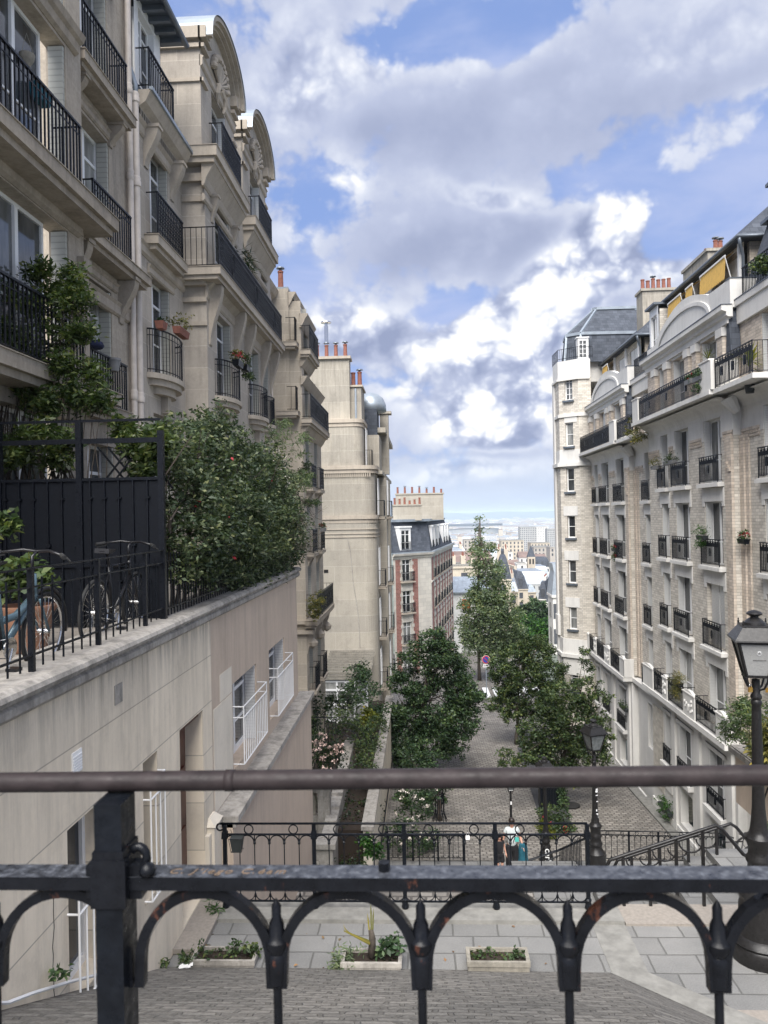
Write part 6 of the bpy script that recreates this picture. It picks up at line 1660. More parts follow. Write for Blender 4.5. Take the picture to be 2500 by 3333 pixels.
# --- street trees
T1 = tree('dense dark green street tree nearest the bare ochre gable', 42, [(1400,2110,60),(1450,2180,75),(1345,2190,70),(1505,2270,60),(1420,2300,100),(1330,2330,70),(1300,2400,48),(1390,2420,70),(1470,2410,55),(1410,2075,38),(1520,2240,38),(1300,2240,35),(1350,2470,45),(1440,2130,45),(1540,2290,40),(1290,2330,40),(1450,2370,70),(1300,2450,45),(1495,2180,45),(1520,2350,35)], ((1336, 2560), (1400, 2150), zs(42)), 'leafdark', .15, .08, 52, .36, 70, 41, nl=34)
tree('small street tree standing in an iron guard', 34.4, [(1420,2575,40),(1440,2540,35),(1395,2590,25),(1370,2480,50),(1330,2450,40)], ((1432, 2678), (1420, 2500), zs(34.4)), 'leafdark', .13, .07, 70, .24, 44, 42, r0=.09, nl=8)
tg = thing('tree_guard', 'flared black iron guard round the small tree trunk', 'tree guard', (aty(1432, 2678, 34.4).x, 34.4, zs(34.4)))
mb = MB(); c = tg.location
for k in range(12):
    a = 2*PI*k/12; ca, sa = math.cos(a), math.sin(a)
    mb.tube([(c.x+.34*ca, c.y+.34*sa, c.z), (c.x+.2*ca, c.y+.2*sa, c.z+.35), (c.x+.16*ca, c.y+.16*sa, c.z+1.4), (c.x+.2*ca, c.y+.2*sa, c.z+1.75)], .016, 5)
for z, r in ((.35, .21), (1.0, .18), (1.6, .19)): mb.tube([(c.x+r*math.cos(a), c.y+r*math.sin(a), c.z+z) for a in [2*PI*i/16 for i in range(16)]], .016, 5, True)
mb.build('bars', MAT['iron'], tg)
tree('thin-trunked street tree nearer the zebra crossing than its bushy neighbour', 48, [(1680,2160,55),(1745,2125,60),(1640,2215,50),(1720,2245,80),(1785,2195,60),(1618,2165,26),(1660,2300,48),(1605,2290,26),(1760,2290,60),(1700,2090,25)], ((1682, 2425), (1690, 2200), zs(48)), 'leafmid', .16, .085, 74, .29, 50, 43, r0=.11)
tree('open bushy street tree behind the stickered lamp, twigs reaching up before the tower', 36, [(1830,2280,62),(1900,2245,50),(1870,2355,80),(1785,2375,70),(1940,2330,40),(1920,2430,55),(1830,2460,60),(1745,2450,48),(1905,2170,20),(1905,2118,10),(1965,2395,28),(1700,2480,30),(1955,2450,35),(1640,2470,30),(1975,2270,16),(1860,2520,40),(1800,2300,55),(1730,2400,50),(1870,2420,60),(1770,2460,50),(1920,2380,50)], ((1828, 2668), (1840, 2330), zs(36)+.06), 'leafmid', .13, .066, 92, .23, 48, 44, r0=.12, nl=26)
tree('tall thin poplar standing at the street crossing', 72, [(1560,1690,4),(1562,1725,8),(1566,1765,18),(1572,1810,30),(1576,1860,42),(1580,1920,52),(1575,1985,62),(1590,2055,66),(1610,2110,55),(1528,2010,26),(1640,1960,36),(1655,2040,46),(1622,1890,30),(1545,2070,40),(1540,1920,24),(1600,1840,26),(1548,1800,16),(1625,2080,50),(1675,2090,38),(1530,2070,30),(1600,2000,50),(1610,1930,40),(1560,1960,40),(1650,2000,36),(1570,2110,50),(1545,1850,28),(1610,1860,30),(1530,1960,36),(1660,1990,38),(1592,1790,18),(1520,2040,36),(1553,1770,14),(1665,2060,44)], ((1562, 2240), (1562, 1690), zs(72)-.3), 'leafpop', .26, .12, 30, .62, 30, 45, 'poplar', None, r0=.15, nl=40)
for i, (lab, Y, bl, m) in enumerate((('rounded dark green tree in the square, behind the two lighter crowns', 158, [(1735,1985,38),(1765,1995,30),(1705,2000,28)], 'leafdark'), ('broad fresh green tree in the square, left of its twin beside the tower', 142, [(1715,2045,42),(1690,2075,35),(1745,2070,40),(1660,2090,25)], 'leafgreen'), ('broad fresh green tree in the square, half hidden by the corner tower', 140, [(1780,2050,40),(1800,2085,32),(1765,2090,30)], 'leafgreen'), ('dark tree behind the no parking sign, right of the poplar trunk', 92, [(1655,2100,40),(1610,2140,40),(1690,2120,35),(1640,2160,40)], 'leafdark'))):
    c0 = bl[0]; g = gz(Y) if Y > 92 else -17.2
    tree(lab, Y, bl, ((c0[0], c0[1]+60), (c0[0], c0[1]), g), m, .55 if Y > 100 else .35, .32 if Y > 100 else .2, 20 if Y > 100 else 30, .8 if Y > 100 else .5, 44, 50+i, 'tree', 'trees round the square', r0=.25, nl=6)
# tree belts far below
rs = random.Random(77); C = []
for k in range(700):
    Y = math.exp(rs.uniform(math.log(420), math.log(6000))); px = rs.uniform(1370, 1800 if Y > 1400 else 1700); z = gz(Y); s = rs.uniform(3, 6)
    C.append(((px-1368)/2500*Y, Y, z+s*.6, s*rs.uniform(1, 2), s, s*.8, 26))
tag(foliage('tree_belt', C, 3.2, 2.4, 'leafdark', None, seed=78), kind='stuff')
# --- garden on the left, roses, flower bed
MAT['ivyd'] = m_leaf('deep_garden_leaves', (.022,.042,.018), .5, .45, .2)
def g(px, py, rp, Y): return pxb(px, py, rp, Y)
shrub('pink and white rose bush in the left garden, against the iron arches', [g(1050, 2420, 55, 25), g(1010, 2450, 40, 24.5), g(1085, 2450, 40, 25), g(1000, 2500, 60, 24.5), g(1070, 2500, 60, 25)], 26, .14, 20, .085, .05, 'ivyd', 61, 'rose_bush', 'rose bush', None, ('petalp', 60, .075))
shrub('dark bush in the shade under the stone balconies', [g(1010, 2290, 55, 33), g(1040, 2330, 50, 33), g(1000, 2370, 40, 30)], 22, .25, 26, .13, .07, 'ivyd', 62)
shrub('grey-green bush in front of the conservatory, spilling over the white wall', [g(1180, 2230, 55, 38), g(1210, 2280, 55, 37), g(1150, 2260, 40, 36), g(1235, 2320, 35, 36), g(1170, 2190, 30, 39)], 22, .3, 26, .15, .08, 'leafdark', 63)
shrub('light green bush beside the garden arches', [g(1130, 2330, 50, 32), g(1100, 2350, 40, 31), g(1160, 2370, 35, 31)], 24, .2, 24, .11, .05, 'leafmid', 64)
shrub('bright yellow-green bush against the street wall', [g(1205, 2330, 24, 35), g(1190, 2350, 20, 35)], 24, .18, 24, .12, .08, 'leafyel', 65)
shrub('hanging ivy mass over the inside of the white garden wall', [g(1210, 2400, 45, 31), g(1190, 2450, 40, 30), g(1225, 2360, 35, 33), g(1180, 2500, 40, 29)], 26, .2, 22, .10, .06, 'leafmid', 66)
shrub('purple-leaved shrub before the conservatory door', [g(1120, 2290, 28, 37), g(1080, 2285, 25, 37)], 24, .2, 22, .12, .07, 'bark' if False else 'ivyd', 67)
shrub('white-flowering rose bush climbing before the cobbles, behind the arcaded railing', [g(1345, 2600, 40, 31), g(1320, 2660, 45, 31), g(1380, 2640, 35, 31.3), g(1290, 2720, 45, 30.6), g(1340, 2740, 50, 30.6), g(1400, 2730, 35, 30.8), g(1310, 2590, 30, 31), g(1390, 2580, 40, 31.5)], 26, .17, 20, .10, .06, 'leafdark', 68, 'rose_bush', 'rose bush', None, ('petalw', 22, .09))
shrub('leafy low plant at the top of the stone steps', [g(1195, 2745, 25, 22.5), g(1220, 2770, 25, 22.5)], 22, .12, 18, .11, .06, 'leafgreen', 69)
shrub('flower bed with yellow-green shrubs under the ivy-clad trunk', [g(1800, 2680, 45, 33), g(1780, 2650, 30, 33), g(1830, 2650, 35, 33.4), g(1790, 2710, 40, 32.6), g(1845, 2700, 25, 33)], 26, .18, 22, .10, .06, 'leafmid', 70, 'flower_bed', 'flower bed', None, ('petalr', 5, .10))
shrub('yellow tips of shrub at the front of the flower bed', [g(1770, 2690, 18, 32.3), g(1790, 2715, 16, 32.3)], 24, .12, 18, .09, .05, 'leafyel', 71)
shrub('ivy wrapped round the tree trunk behind the flower bed', [g(1828, 2640, 18, 35.8), g(1828, 2600, 16, 35.8), g(1826, 2570, 16, 35.8)], 26, .14, 16, .12, .08, 'leafdark', 72)
shrub('feathery hedge on the right terrace, left of the tall lamp', [g(2400, 2330, 40, 21.5), g(2380, 2380, 35, 22), g(2440, 2370, 50, 20.8), g(2420, 2300, 25, 21.5), g(2480, 2330, 45, 20.5), g(2460, 2410, 40, 20.5)], 32, .2, 26, .12, .028, 'leafmid', 73, 'hedge', 'hedge')
shrub('yellowish broad-leaved shrub on the right terrace, right of the lamp post', [g(2490, 2410, 45, 19.6), g(2495, 2460, 40, 19.6), g(2520, 2380, 40, 19.4)], 26, .2, 20, .17, .06, 'leafolive', 74)
shrub('white-flowered plant beside the base of the tall lamp at the picture edge', [g(2492, 2700, 18, 14), g(2500, 2740, 22, 14)], 20, .08, 16, .07, .05, 'leafgreen', 75, 'potted_plant', 'plant', None, ('petalw', 12, .05))
# stone garden walls, steps and arches
gw = thing('garden_wall', 'pale peeling garden wall running along the cobbled street', 'wall', (-1.8, 34, -13.6))
part(gw, 'wall', 'cream', lambda mb: mb.box(-2.1, -1.8, 25.5, 44, -14.6, -10.4))
part(gw, 'coping', 'coping', lambda mb: mb.box(-2.16, -1.74, 25.4, 44, -10.4, -10.28))
part(gw, 'handrail', 'iron', lambda mb: (mb.tube([(-1.72, 29, -12.4), (-1.72, 42, -12.9)], .03, 6), [mb.bar((-1.8, y, -12.45-.04*(y-29)), (-1.72, y, -12.45-.04*(y-29)), .03) for y in (30, 34, 38, 41)]))
gs = thing('garden_stair', 'old stone garden stair with balusters below the end of the cream house', 'stairs', (-3, 24, -13))
def _gs(mb):
    for k in range(8): mb.box(-2.95, -1.65, 20.6+.33*k, 24, -14, -11.6+.17*k-.17*4)
part(gs, 'steps', 'coping', _gs)
def _gw(mb):
    for k in range(8):
        a, b = 24+k, 25+k; mb.box(-3.25, -3.0, a, b, -13.5, -10.15+.1*k)
        mb.box(-3.32, -2.93, a, b, -10.14+.1*k, -10.02+.1*k)
    mb.box(-3.5, -2.9, 23.6, 24, -13.5, -10.2); mb.box(-3.6, -2.8, 23.5, 24.1, -10.2, -10.05); mb.box(-5.5, -3.4, 25.6, 25.9, -11, -10.0); mb.box(-5.5, -3.3, 25.55, 25.95, -9.2, -9.02); mb.box(-3.6, -3.2, 25.5, 25.95, -11, -8.95)
part(gs, 'parapet', 'coping', _gw)
bl = None
for k in range(9):
    if bl is None:
        mb = MB(); mb.lathe([(.08, 0), (.08, .06), (.05, .1), (.10, .28), (.09, .4), (.045, .58), (.075, .7), (.075, .78)], n=10); bl = mb.mesh('baluster'); bl.materials.append(MAT['concrete']); bl.polygons.foreach_set('use_smooth', [True]*len(bl.polygons))
    inst('baluster', bl, T(-5.3+.22*k, 25.75, -10.0), gs)
for k in range(6): inst('baluster', bl, T(-3.6+.05*k, 22.3+.22*k, -11.9+.12*k), gs)
mb = MB(); mb.box(-9, -1.8, 18.4, 26, -14.5, -12.6); mb.box(-9, -1.85, 26, 44.2, -14.5, -10.62); structure(mb, 'garden_ground', MAT['soil'])
gf = thing('garden_fence', 'thin black garden fence with a fan of arches behind the rose bush', 'fence', aty(1050, 2480, 27))
mb = MB()
for k in range(11): q = aty(975+k*12, 2480, 27); mb.tube([q-Vector((0, 0, .8)), q+Vector((0, 0, 1.75 if k % 2 else 1.5))], .012, 5)
a, b = aty(975, 2335, 27), aty(1085, 2335, 27); mb.bar(a, b, .025)
for R in (.35, .55, .75, .95): c = aty(1125, 2430, 27); mb.tube([(c.x+R*math.cos(t_), 27, c.z+R*math.sin(t_)*1.1) for t_ in [PI*i/12 for i in range(13)]], .012, 5)
mb.build('bars', MAT['iron'], gf)
cv = thing('conservatory', 'small conservatory with corrugated lean-to roof against the bare gable', 'conservatory', (-4, 41, -10.6))
def _cr(mb):
    n = 40; x0, x1 = -5.3, -2.75
    for k in range(n):
        a, b = k/n, (k+1)/n; za, zb = -7.75-.65*a+.05*math.sin(a*n*1.8), -7.75-.65*b+.05*math.sin(b*n*1.8)
        ya, yb = 43.9-4.6*a, 43.9-4.6*b; mb.face([(x0, ya, za), (x1, ya, za), (x1, yb, zb), (x0, yb, zb)])
    for k in range(11):
        y = 43.7-.44*k; mb.box(x0, x1, y-.05, y+.05, -7.73-.062*k, -7.62-.062*k)
part(cv, 'corrugated_roof', 'concrete', _cr)
part(cv, 'frame', 'white', lambda mb: ([mb.box(x, x+.09, 39.35, 39.45, -10.6, -8.4) for x in (-5.2, -4.5, -4.05, -3.6, -2.95)], [mb.box(-5.2, -2.86, 39.36, 39.44, z, z+.09) for z in (-8.5, -8.95, -9.7, -10.5)]))
part(cv, 'panes', 'glass', lambda mb: mb.face([(-5.2, 39.42, -10.5), (-2.9, 39.42, -10.5), (-2.9, 39.42, -8.45), (-5.2, 39.42, -8.45)]))

rs = random.Random(90); C = []
for k in range(150): C.append((rs.uniform(-6, -1.75), rs.uniform(18.6, 26), -12.5, .35, .35, .25, 26))
for k in range(190): C.append((rs.uniform(-7, -2.2), rs.uniform(26, 39), -10.5, .35, .35, .22, 24))
for k in range(60): C.append((rs.uniform(-2.85, -1.95), rs.uniform(20.8, 33), rs.uniform(-12.3, -11.0), .3, .4, .3, 34))
tag(foliage('ground_cover', C, .11, .07, 'ivyd', None, seed=91), kind='stuff')
# ================================================================== BALCONY PLANTS
def window_box(label, p, L, mat, plants, rz=0, H=.16, leaf='leafdark', fl=None, r=.18, lw=(.07, .035), hang=0):
    t = thing('window_box', label, 'window box', p, rz, 'window boxes and pots on the balconies'); W = WM[t.name]; mb = MB(W)
    mb.frustum(0, 0, 0, H, L/2-.03, .075, L/2, .10); mb.build('box', MAT[mat], t)
    B = [(L*(k+.5)/plants-L/2, 0, H+r*.5, r, r*.8, r*(1+.4*(k % 2)))for k in range(plants)]
    B = [tuple(W @ Vector(b[:3]))+b[3:] for b in B]
    if hang: B += [tuple(W @ Vector((b_, -.05, -hang*.5)))+(r*.8, r*.5, hang*.5) for b_ in (-L*.2, L*.25)]
    foliage('foliage', clumps(B, 14, r*.4, 12, int(p[1]*10)), lw[0], lw[1], leaf, t, seed=int(p[1]*7))
    if fl: foliage('blossoms', [(b[0]+random.uniform(-.6, .6)*r, b[1]-.06, b[2]+random.uniform(0, .8)*r, .05, .05, .04, 9) for b in B for q in range(4)], .05, .045, fl, t, seed=5)
    return t
R90 = PI/2
def L_(px, py, X): return atx(px, py, X)
window_box('pink trough with straggly plant on the lowest visible balcony beside the drainpipe', L_(590, 1095, -5.62), .75, 'terra', 2, R90, leaf='leafolive', r=.24)
window_box('small red pot in a wire holder on the same balcony as the pink trough', L_(525, 1072, -5.6), .3, 'terra', 1, R90, r=.07)
window_box('green trough on the round balcony under the first stone gable', L_(775, 1195, -4.95), .6, 'irong', 2, R90, leaf='leafolive', r=.2, fl='petalr')
window_box('dark green trough beside the green trough on the round balcony', L_(800, 1208, -4.95), .45, 'irong', 2, R90, leaf='leafmid', r=.2, hang=.3)
t = thing('hanging_pot', 'grey plastic flower pot hooked on a balcony corner of the nearest building', 'pot', L_(372, 1188, -5.75))
mb = MB(WM[t.name]); mb.lathe([(.08, -.12), (.115, .08), (.13, .08), (.13, .12), (.1, .12), (.095, .05), (0, .05)], n=14); mb.build('pot', MAT['plas'], t, True, ang=40)
t = thing('hanging_pot', 'white hanging pot behind the railing of the top balcony at left', 'pot', L_(88, 195, -5.75)); mb = MB(WM[t.name]); mb.lathe([(.04, -.1), (.10, .0), (.115, .08), (.09, .08), (0, .04)], n=14); mb.tube([(-.1, 0, .08), (0, 0, .4), (.1, 0, .08)], .005, 4); mb.build('pot', MAT['concrete'], t, True, ang=40)
t = thing('window_box', 'dark teal box hanging inside the top balcony railing at left', 'window box', L_(133, 310, -5.75), R90, 'window boxes and pots on the balconies'); mb = MB(WM[t.name]); mb.frustum(0, 0, -.12, .12, .16, .07, .2, .1); mb.build('box', MAT['teal'], t)
t = thing('folded_cloth', 'dark blue cloth bundle lying on a balcony rail at the left', 'cloth', L_(305, 1125, -5.8)); mb = MB(WM[t.name]); mb.lathe([(.0, -.06), (.15, -.05), (.19, .0), (.16, .06), (.1, .09), (0, .1)], n=10); mb.build('cloth', m_plain('navy_cloth', (.02,.025,.06), .9, .3, 20), t, True)
shrub('dry thorny cactus arms reaching over the ornate long balcony', [tuple(L_(790, 840, -5.2))+(.3,), tuple(L_(812, 870, -5.2))+(.25,)], 12, .12, 5, .34, .03, 'ivyd', 81, 'cactus', 'plant')
shrub('rosemary trailing from the upper balcony of the middle building', [tuple(L_(1000, 1530, -4.4))+(.35,), tuple(L_(1010, 1640, -4.35))+(.45, .5, .15), tuple(L_(985, 1560, -4.4))+(.3,)], 20, .15, 20, .12, .04, 'leafmid', 82, 'balcony_shrub', 'plant')
shrub('yellowing ivy clump on the corner balcony of the middle building', [tuple(L_(1030, 1950, -4.3))+(.35, .6, .35), tuple(L_(1020, 1990, -4.3))+(.3,)], 22, .14, 20, .09, .06, 'leafolive', 83, 'balcony_shrub', 'plant')
window_box('pale green trough of red geraniums on the middle building, below the trailing rosemary', L_(1052, 1730, -4.35), .8, 'tealp' if False else 'plas', 2, R90, fl='petalr', r=.14)
def R_(px, py, X=10.4): return atx(px, py, X)
window_box('grey trough of red flowers on the top balcony of the near brick house', R_(2245, 1250, 10.0), .7, 'plas', 2, -R90, fl='petalr', r=.14)
window_box('grey trough with trailing greenery beside the red flowers on the top balcony', R_(2275, 1240, 10.0), .9, 'plas', 3, -R90, r=.17, hang=.5)
window_box('narrow grey trough with wispy plant on the near brick house, under the top balcony slab', R_(2132, 1528, 10.48), .8, 'plas', 2, -R90, leaf='leafolive', r=.24)
window_box('grey trough with fluffy green plants on the balcony next to the wispy one', R_(2180, 1512, 10.48), 1.3, 'plas', 3, -R90, leaf='leafmid', r=.24)
window_box('dark trough of ferny plant on the second balcony row, near house', R_(2285, 1757, 10.48), .8, 'dkplas', 2, -R90, leaf='leafgreen', r=.26, lw=(.12, .02), hang=.3)
window_box('green trough with red geranium and palm at the right edge behind the lamp top', R_(2420, 1770, 10.7), .6, 'irong', 2, -R90, fl='petalr', leaf='leafgreen', r=.17)
window_box('wire basket of dry brown grass on the lowest balcony of the near brick house', R_(2205, 2230, 10.15), .9, 'irong', 3, -R90, leaf='leafolive', r=.22, lw=(.2, .015), hang=.5)
window_box('trough with climbing flowers on the far brick house, left end of the second row', R_(2000, 1795, 10.5), .7, 'dkplas', 2, -R90, fl='petalr', leaf='leafmid', r=.16, hang=.6)
window_box('planter bushes on the ground floor window ledge of the far brick house', R_(2030, 2310, 10.4), 1.2, 'dkplas', 3, -R90, leaf='leafmid', r=.2)
shrub('tangled brown bush on the top balcony of the far brick house', [tuple(R_(2062, 1400, 10.1))+(.45, .6, .75), tuple(R_(2080, 1420, 10.1))+(.35,)], 24, .16, 20, .10, .05, 'leafolive', 84, 'balcony_shrub', 'plant')
shrub('leafy planter on the mansard balcony at the right edge', [tuple(R_(2470, 870, 10.9))+(.3, .5, .3), tuple(R_(2495, 860, 10.9))+(.3,)], 24, .13, 18, .10, .06, 'leafmid', 85, 'balcony_shrub', 'plant')
window_box('long trough of dark green shrubs on the ground floor ledge of the near brick house', R_(2165, 2640, 10.42), 1.5, 'dkplas', 4, -R90, leaf='leafgreen', r=.24, hang=.2)
def yucca(label, p, s, n=44, seed=1):
    t = thing('yucca', label, 'plant', p, 0, 'spiky yuccas on the top balcony'); W = WM[t.name]; mb = MB(W); rs = random.Random(seed)
    mb.lathe([(.10*s, -.35*s), (.15*s, -.02*s), (.15*s, 0), (0, 0)], n=10); mb.build('pot', MAT['dkplas'], t)
    mb = MB(W); mb.tube([(0, 0, 0), (.02*s, 0, .45*s)], .03*s, 6); mb.build('stem', MAT['bark'], t)
    mb = MB(W)
    for k in range(n):
        a = rs.uniform(0, 2*PI); e = rs.uniform(-.3, 1.4); d = Vector((math.cos(a)*math.cos(e), math.sin(a)*math.cos(e), math.sin(e)+.15)); o = Vector((0, 0, rs.uniform(.3, .5)*s)); q = d*rs.uniform(.4, .6)*s; sd = d.cross(Vector((0, 0, 1))).normalized()*.022*s
        mb.face([o, o+q*.5+sd, o+q+Vector((0, 0, -.08*s)), o+q*.5-sd])
    mb.build('leaves', MAT['leafyel'], t)
yucca('large spiky yucca behind the top balcony railing at the right', R_(2440, 1235, 10.55), 1.25, 60)
yucca('smaller spiky yucca behind the stucco parapet pier', R_(2305, 1195, 10.35), .75, 40, 2)
t = thing('hanging_pot', 'dark plastic pot in a wire holder at the left end of the landing railing', 'pot', aty(772, 2735, 9.85)); mb = MB(WM[t.name])
mb.frustum(0, 0, -.13, .05, .055, .055, .08, .08); mb.build('pot', MAT['dkplas'], t); mb = MB(WM[t.name])
for z, a in ((.05, .09), (-.13, .065)): mb.tube([(a, a, z), (-a, a, z), (-a, -a, z), (a, -a, z)], .004, 4, True)
for sx in (-1, 1): mb.tube([(sx*.09, -.09, .05), (sx*.065, -.065, -.13)], .004, 4); mb.tube([(sx*.09, .09, .05), (sx*.09, .03, .12)], .004, 4)
mb.build('wire_holder', MAT['iron'], t)
for i, (px, py, lab) in enumerate(((905, 2327, 'pale clay pot hooked on the ledge under the far grille of the cream house'), (930, 2335, 'grey clay pot with dead stems hooked right of the pale one on the ledge'))):
    t = thing('hanging_pot', lab, 'pot', aty(px, py, 16.6+i*.5)); mb = MB(WM[t.name]); mb.lathe([(.09, -.14), (.13, .10), (.145, .10), (.145, .15), (.11, .15), (.1, .1), (0, .1)], n=14); mb.build('pot', MAT['concrete'] if i == 0 else MAT['plas'], t, True, ang=40)
    mb = MB(WM[t.name]); rs = random.Random(i)
    for k in range(14): mb.tube([(rs.uniform(-.05, .05), 0, .1), (rs.uniform(-.12, .12), rs.uniform(-.05, .05), rs.uniform(.2, .34))], .004, 4)
    mb.build('dead_stems', MAT['bark'], t)
# plants in the landing troughs
shrub('ragged ivy and weeds overflowing the left stone trough', [(PL['A'].x-.25, PL['A'].y-.02, -5.0, .16, .14, .12), (PL['A'].x+.1, PL['A'].y, -4.98, .14, .12, .09), (PL['A'].x-.42, PL['A'].y-.05, -5.04, .14, .12, .07), (PL['A'].x+.28, PL['A'].y+.02, -4.97, .09, .08, .09)], 13, .06, 8, .055, .032, 'leafmid', 91, 'trough_shrub', 'plant')
shrub('low grey-green bush at the left of the middle trough', [(PL['B'].x-.28, PL['B'].y+.1, -4.93, .18, .14, .14), (PL['B'].x-.33, PL['B'].y+.05, -5.03, .16, .14, .1)], 18, .06, 16, .06, .014, 'leafpop', 92, 'trough_shrub', 'plant')
shrub('small leafy shrub at the right of the middle trough', [(PL['B'].x+.24, PL['B'].y+.15, -4.84, .12, .1, .14), (PL['B'].x+.15, PL['B'].y+.15, -4.9, .1, .08, .09)], 13, .06, 9, .065, .04, 'leafdark', 93, 'trough_shrub', 'plant')
shrub('low ground cover in the right cream trough', [(PL['C'].x-.12, PL['C'].y+.16, -4.95, .2, .1, .05), (PL['C'].x+.15, PL['C'].y+.16, -4.95, .15, .1, .05)], 14, .05, 9, .045, .03, 'leafmid', 94, 'trough_shrub', 'plant')
t = thing('cordyline', 'cut back spiky cordyline stem in the middle trough', 'plant', (PL['B'].x, PL['B'].y+.16, -4.97)); W = WM[t.name]
mb = MB(W); mb.tube([(0, 0, 0), (.01, 0, .2), (-.005, 0, .3)], [.045, .038, .028], 8); mb.build('stem', MAT['bark'], t, True)
mb = MB(W)
for dx, dz in ((.0, .62), (.015, .56), (-.02, .5)): mb.face([(dx-.008, 0, .25), (dx+.008, 0, .25), (dx*1.6+.009, 0, dz*.8), (dx*2, -.01, dz), (dx*1.6-.008, 0, dz*.8)])
for k in range(9):
    a = .35+.1*k; mb.face([(-.02, -.01*k, .17), (-.01, -.01*k, .18), (-.2-.012*k, -.02*k, .25+.016*k), (-.33+.004*k, -.02*k, .30+.024*k), (-.2-.012*k, -.02*k, .238+.016*k)])
mb.build('leaves', MAT['leafolive'], t)
MAT['leaffall'] = m_leaf('fallen_leaves', (.20,.11,.05), .5, .8, .0, (.32,.22,.11))
rs = random.Random(14); C = []
for k in range(90):
    p = atz(rs.gauss(645, 16), rs.gauss(3040, 34), -5.1); C.append((p.x, p.y, -5.085, .05, .05, .012, 2))
for k in range(46): p = atz(rs.uniform(600, 1900), rs.uniform(2950, 3170), -5.1); C.append((p.x, p.y, -5.09, .02, .02, .004, 1))
tag(foliage('fallen_leaves', C, .05, .03, 'leaffall', None, seed=15, up=3), kind='stuff')
for i, (px, py, s, lab) in enumerate(((1030, 0, 0, ''),)): pass
shrub('small weed growing at the foot of the cream wall', [atz(520, 3150, -5.0).to_tuple()+(.08, .08, .1)], 10, .05, 8, .06, .04, 'leafmid', 95, 'weed_tuft', 'weed')
shrub('grassy weed beside the left end of the landing railing', [(-2.75, 9.75, -4.98, .1, .08, .09)], 10, .05, 10, .1, .012, 'leafgreen', 96, 'weed_tuft', 'weed')
shrub('weed tuft on the cobbled bank by the cream wall', [(-2.9, 5.9, -3.55, .08, .12, .06)], 9, .04, 8, .05, .03, 'leafdark', 97, 'weed_tuft', 'weed')

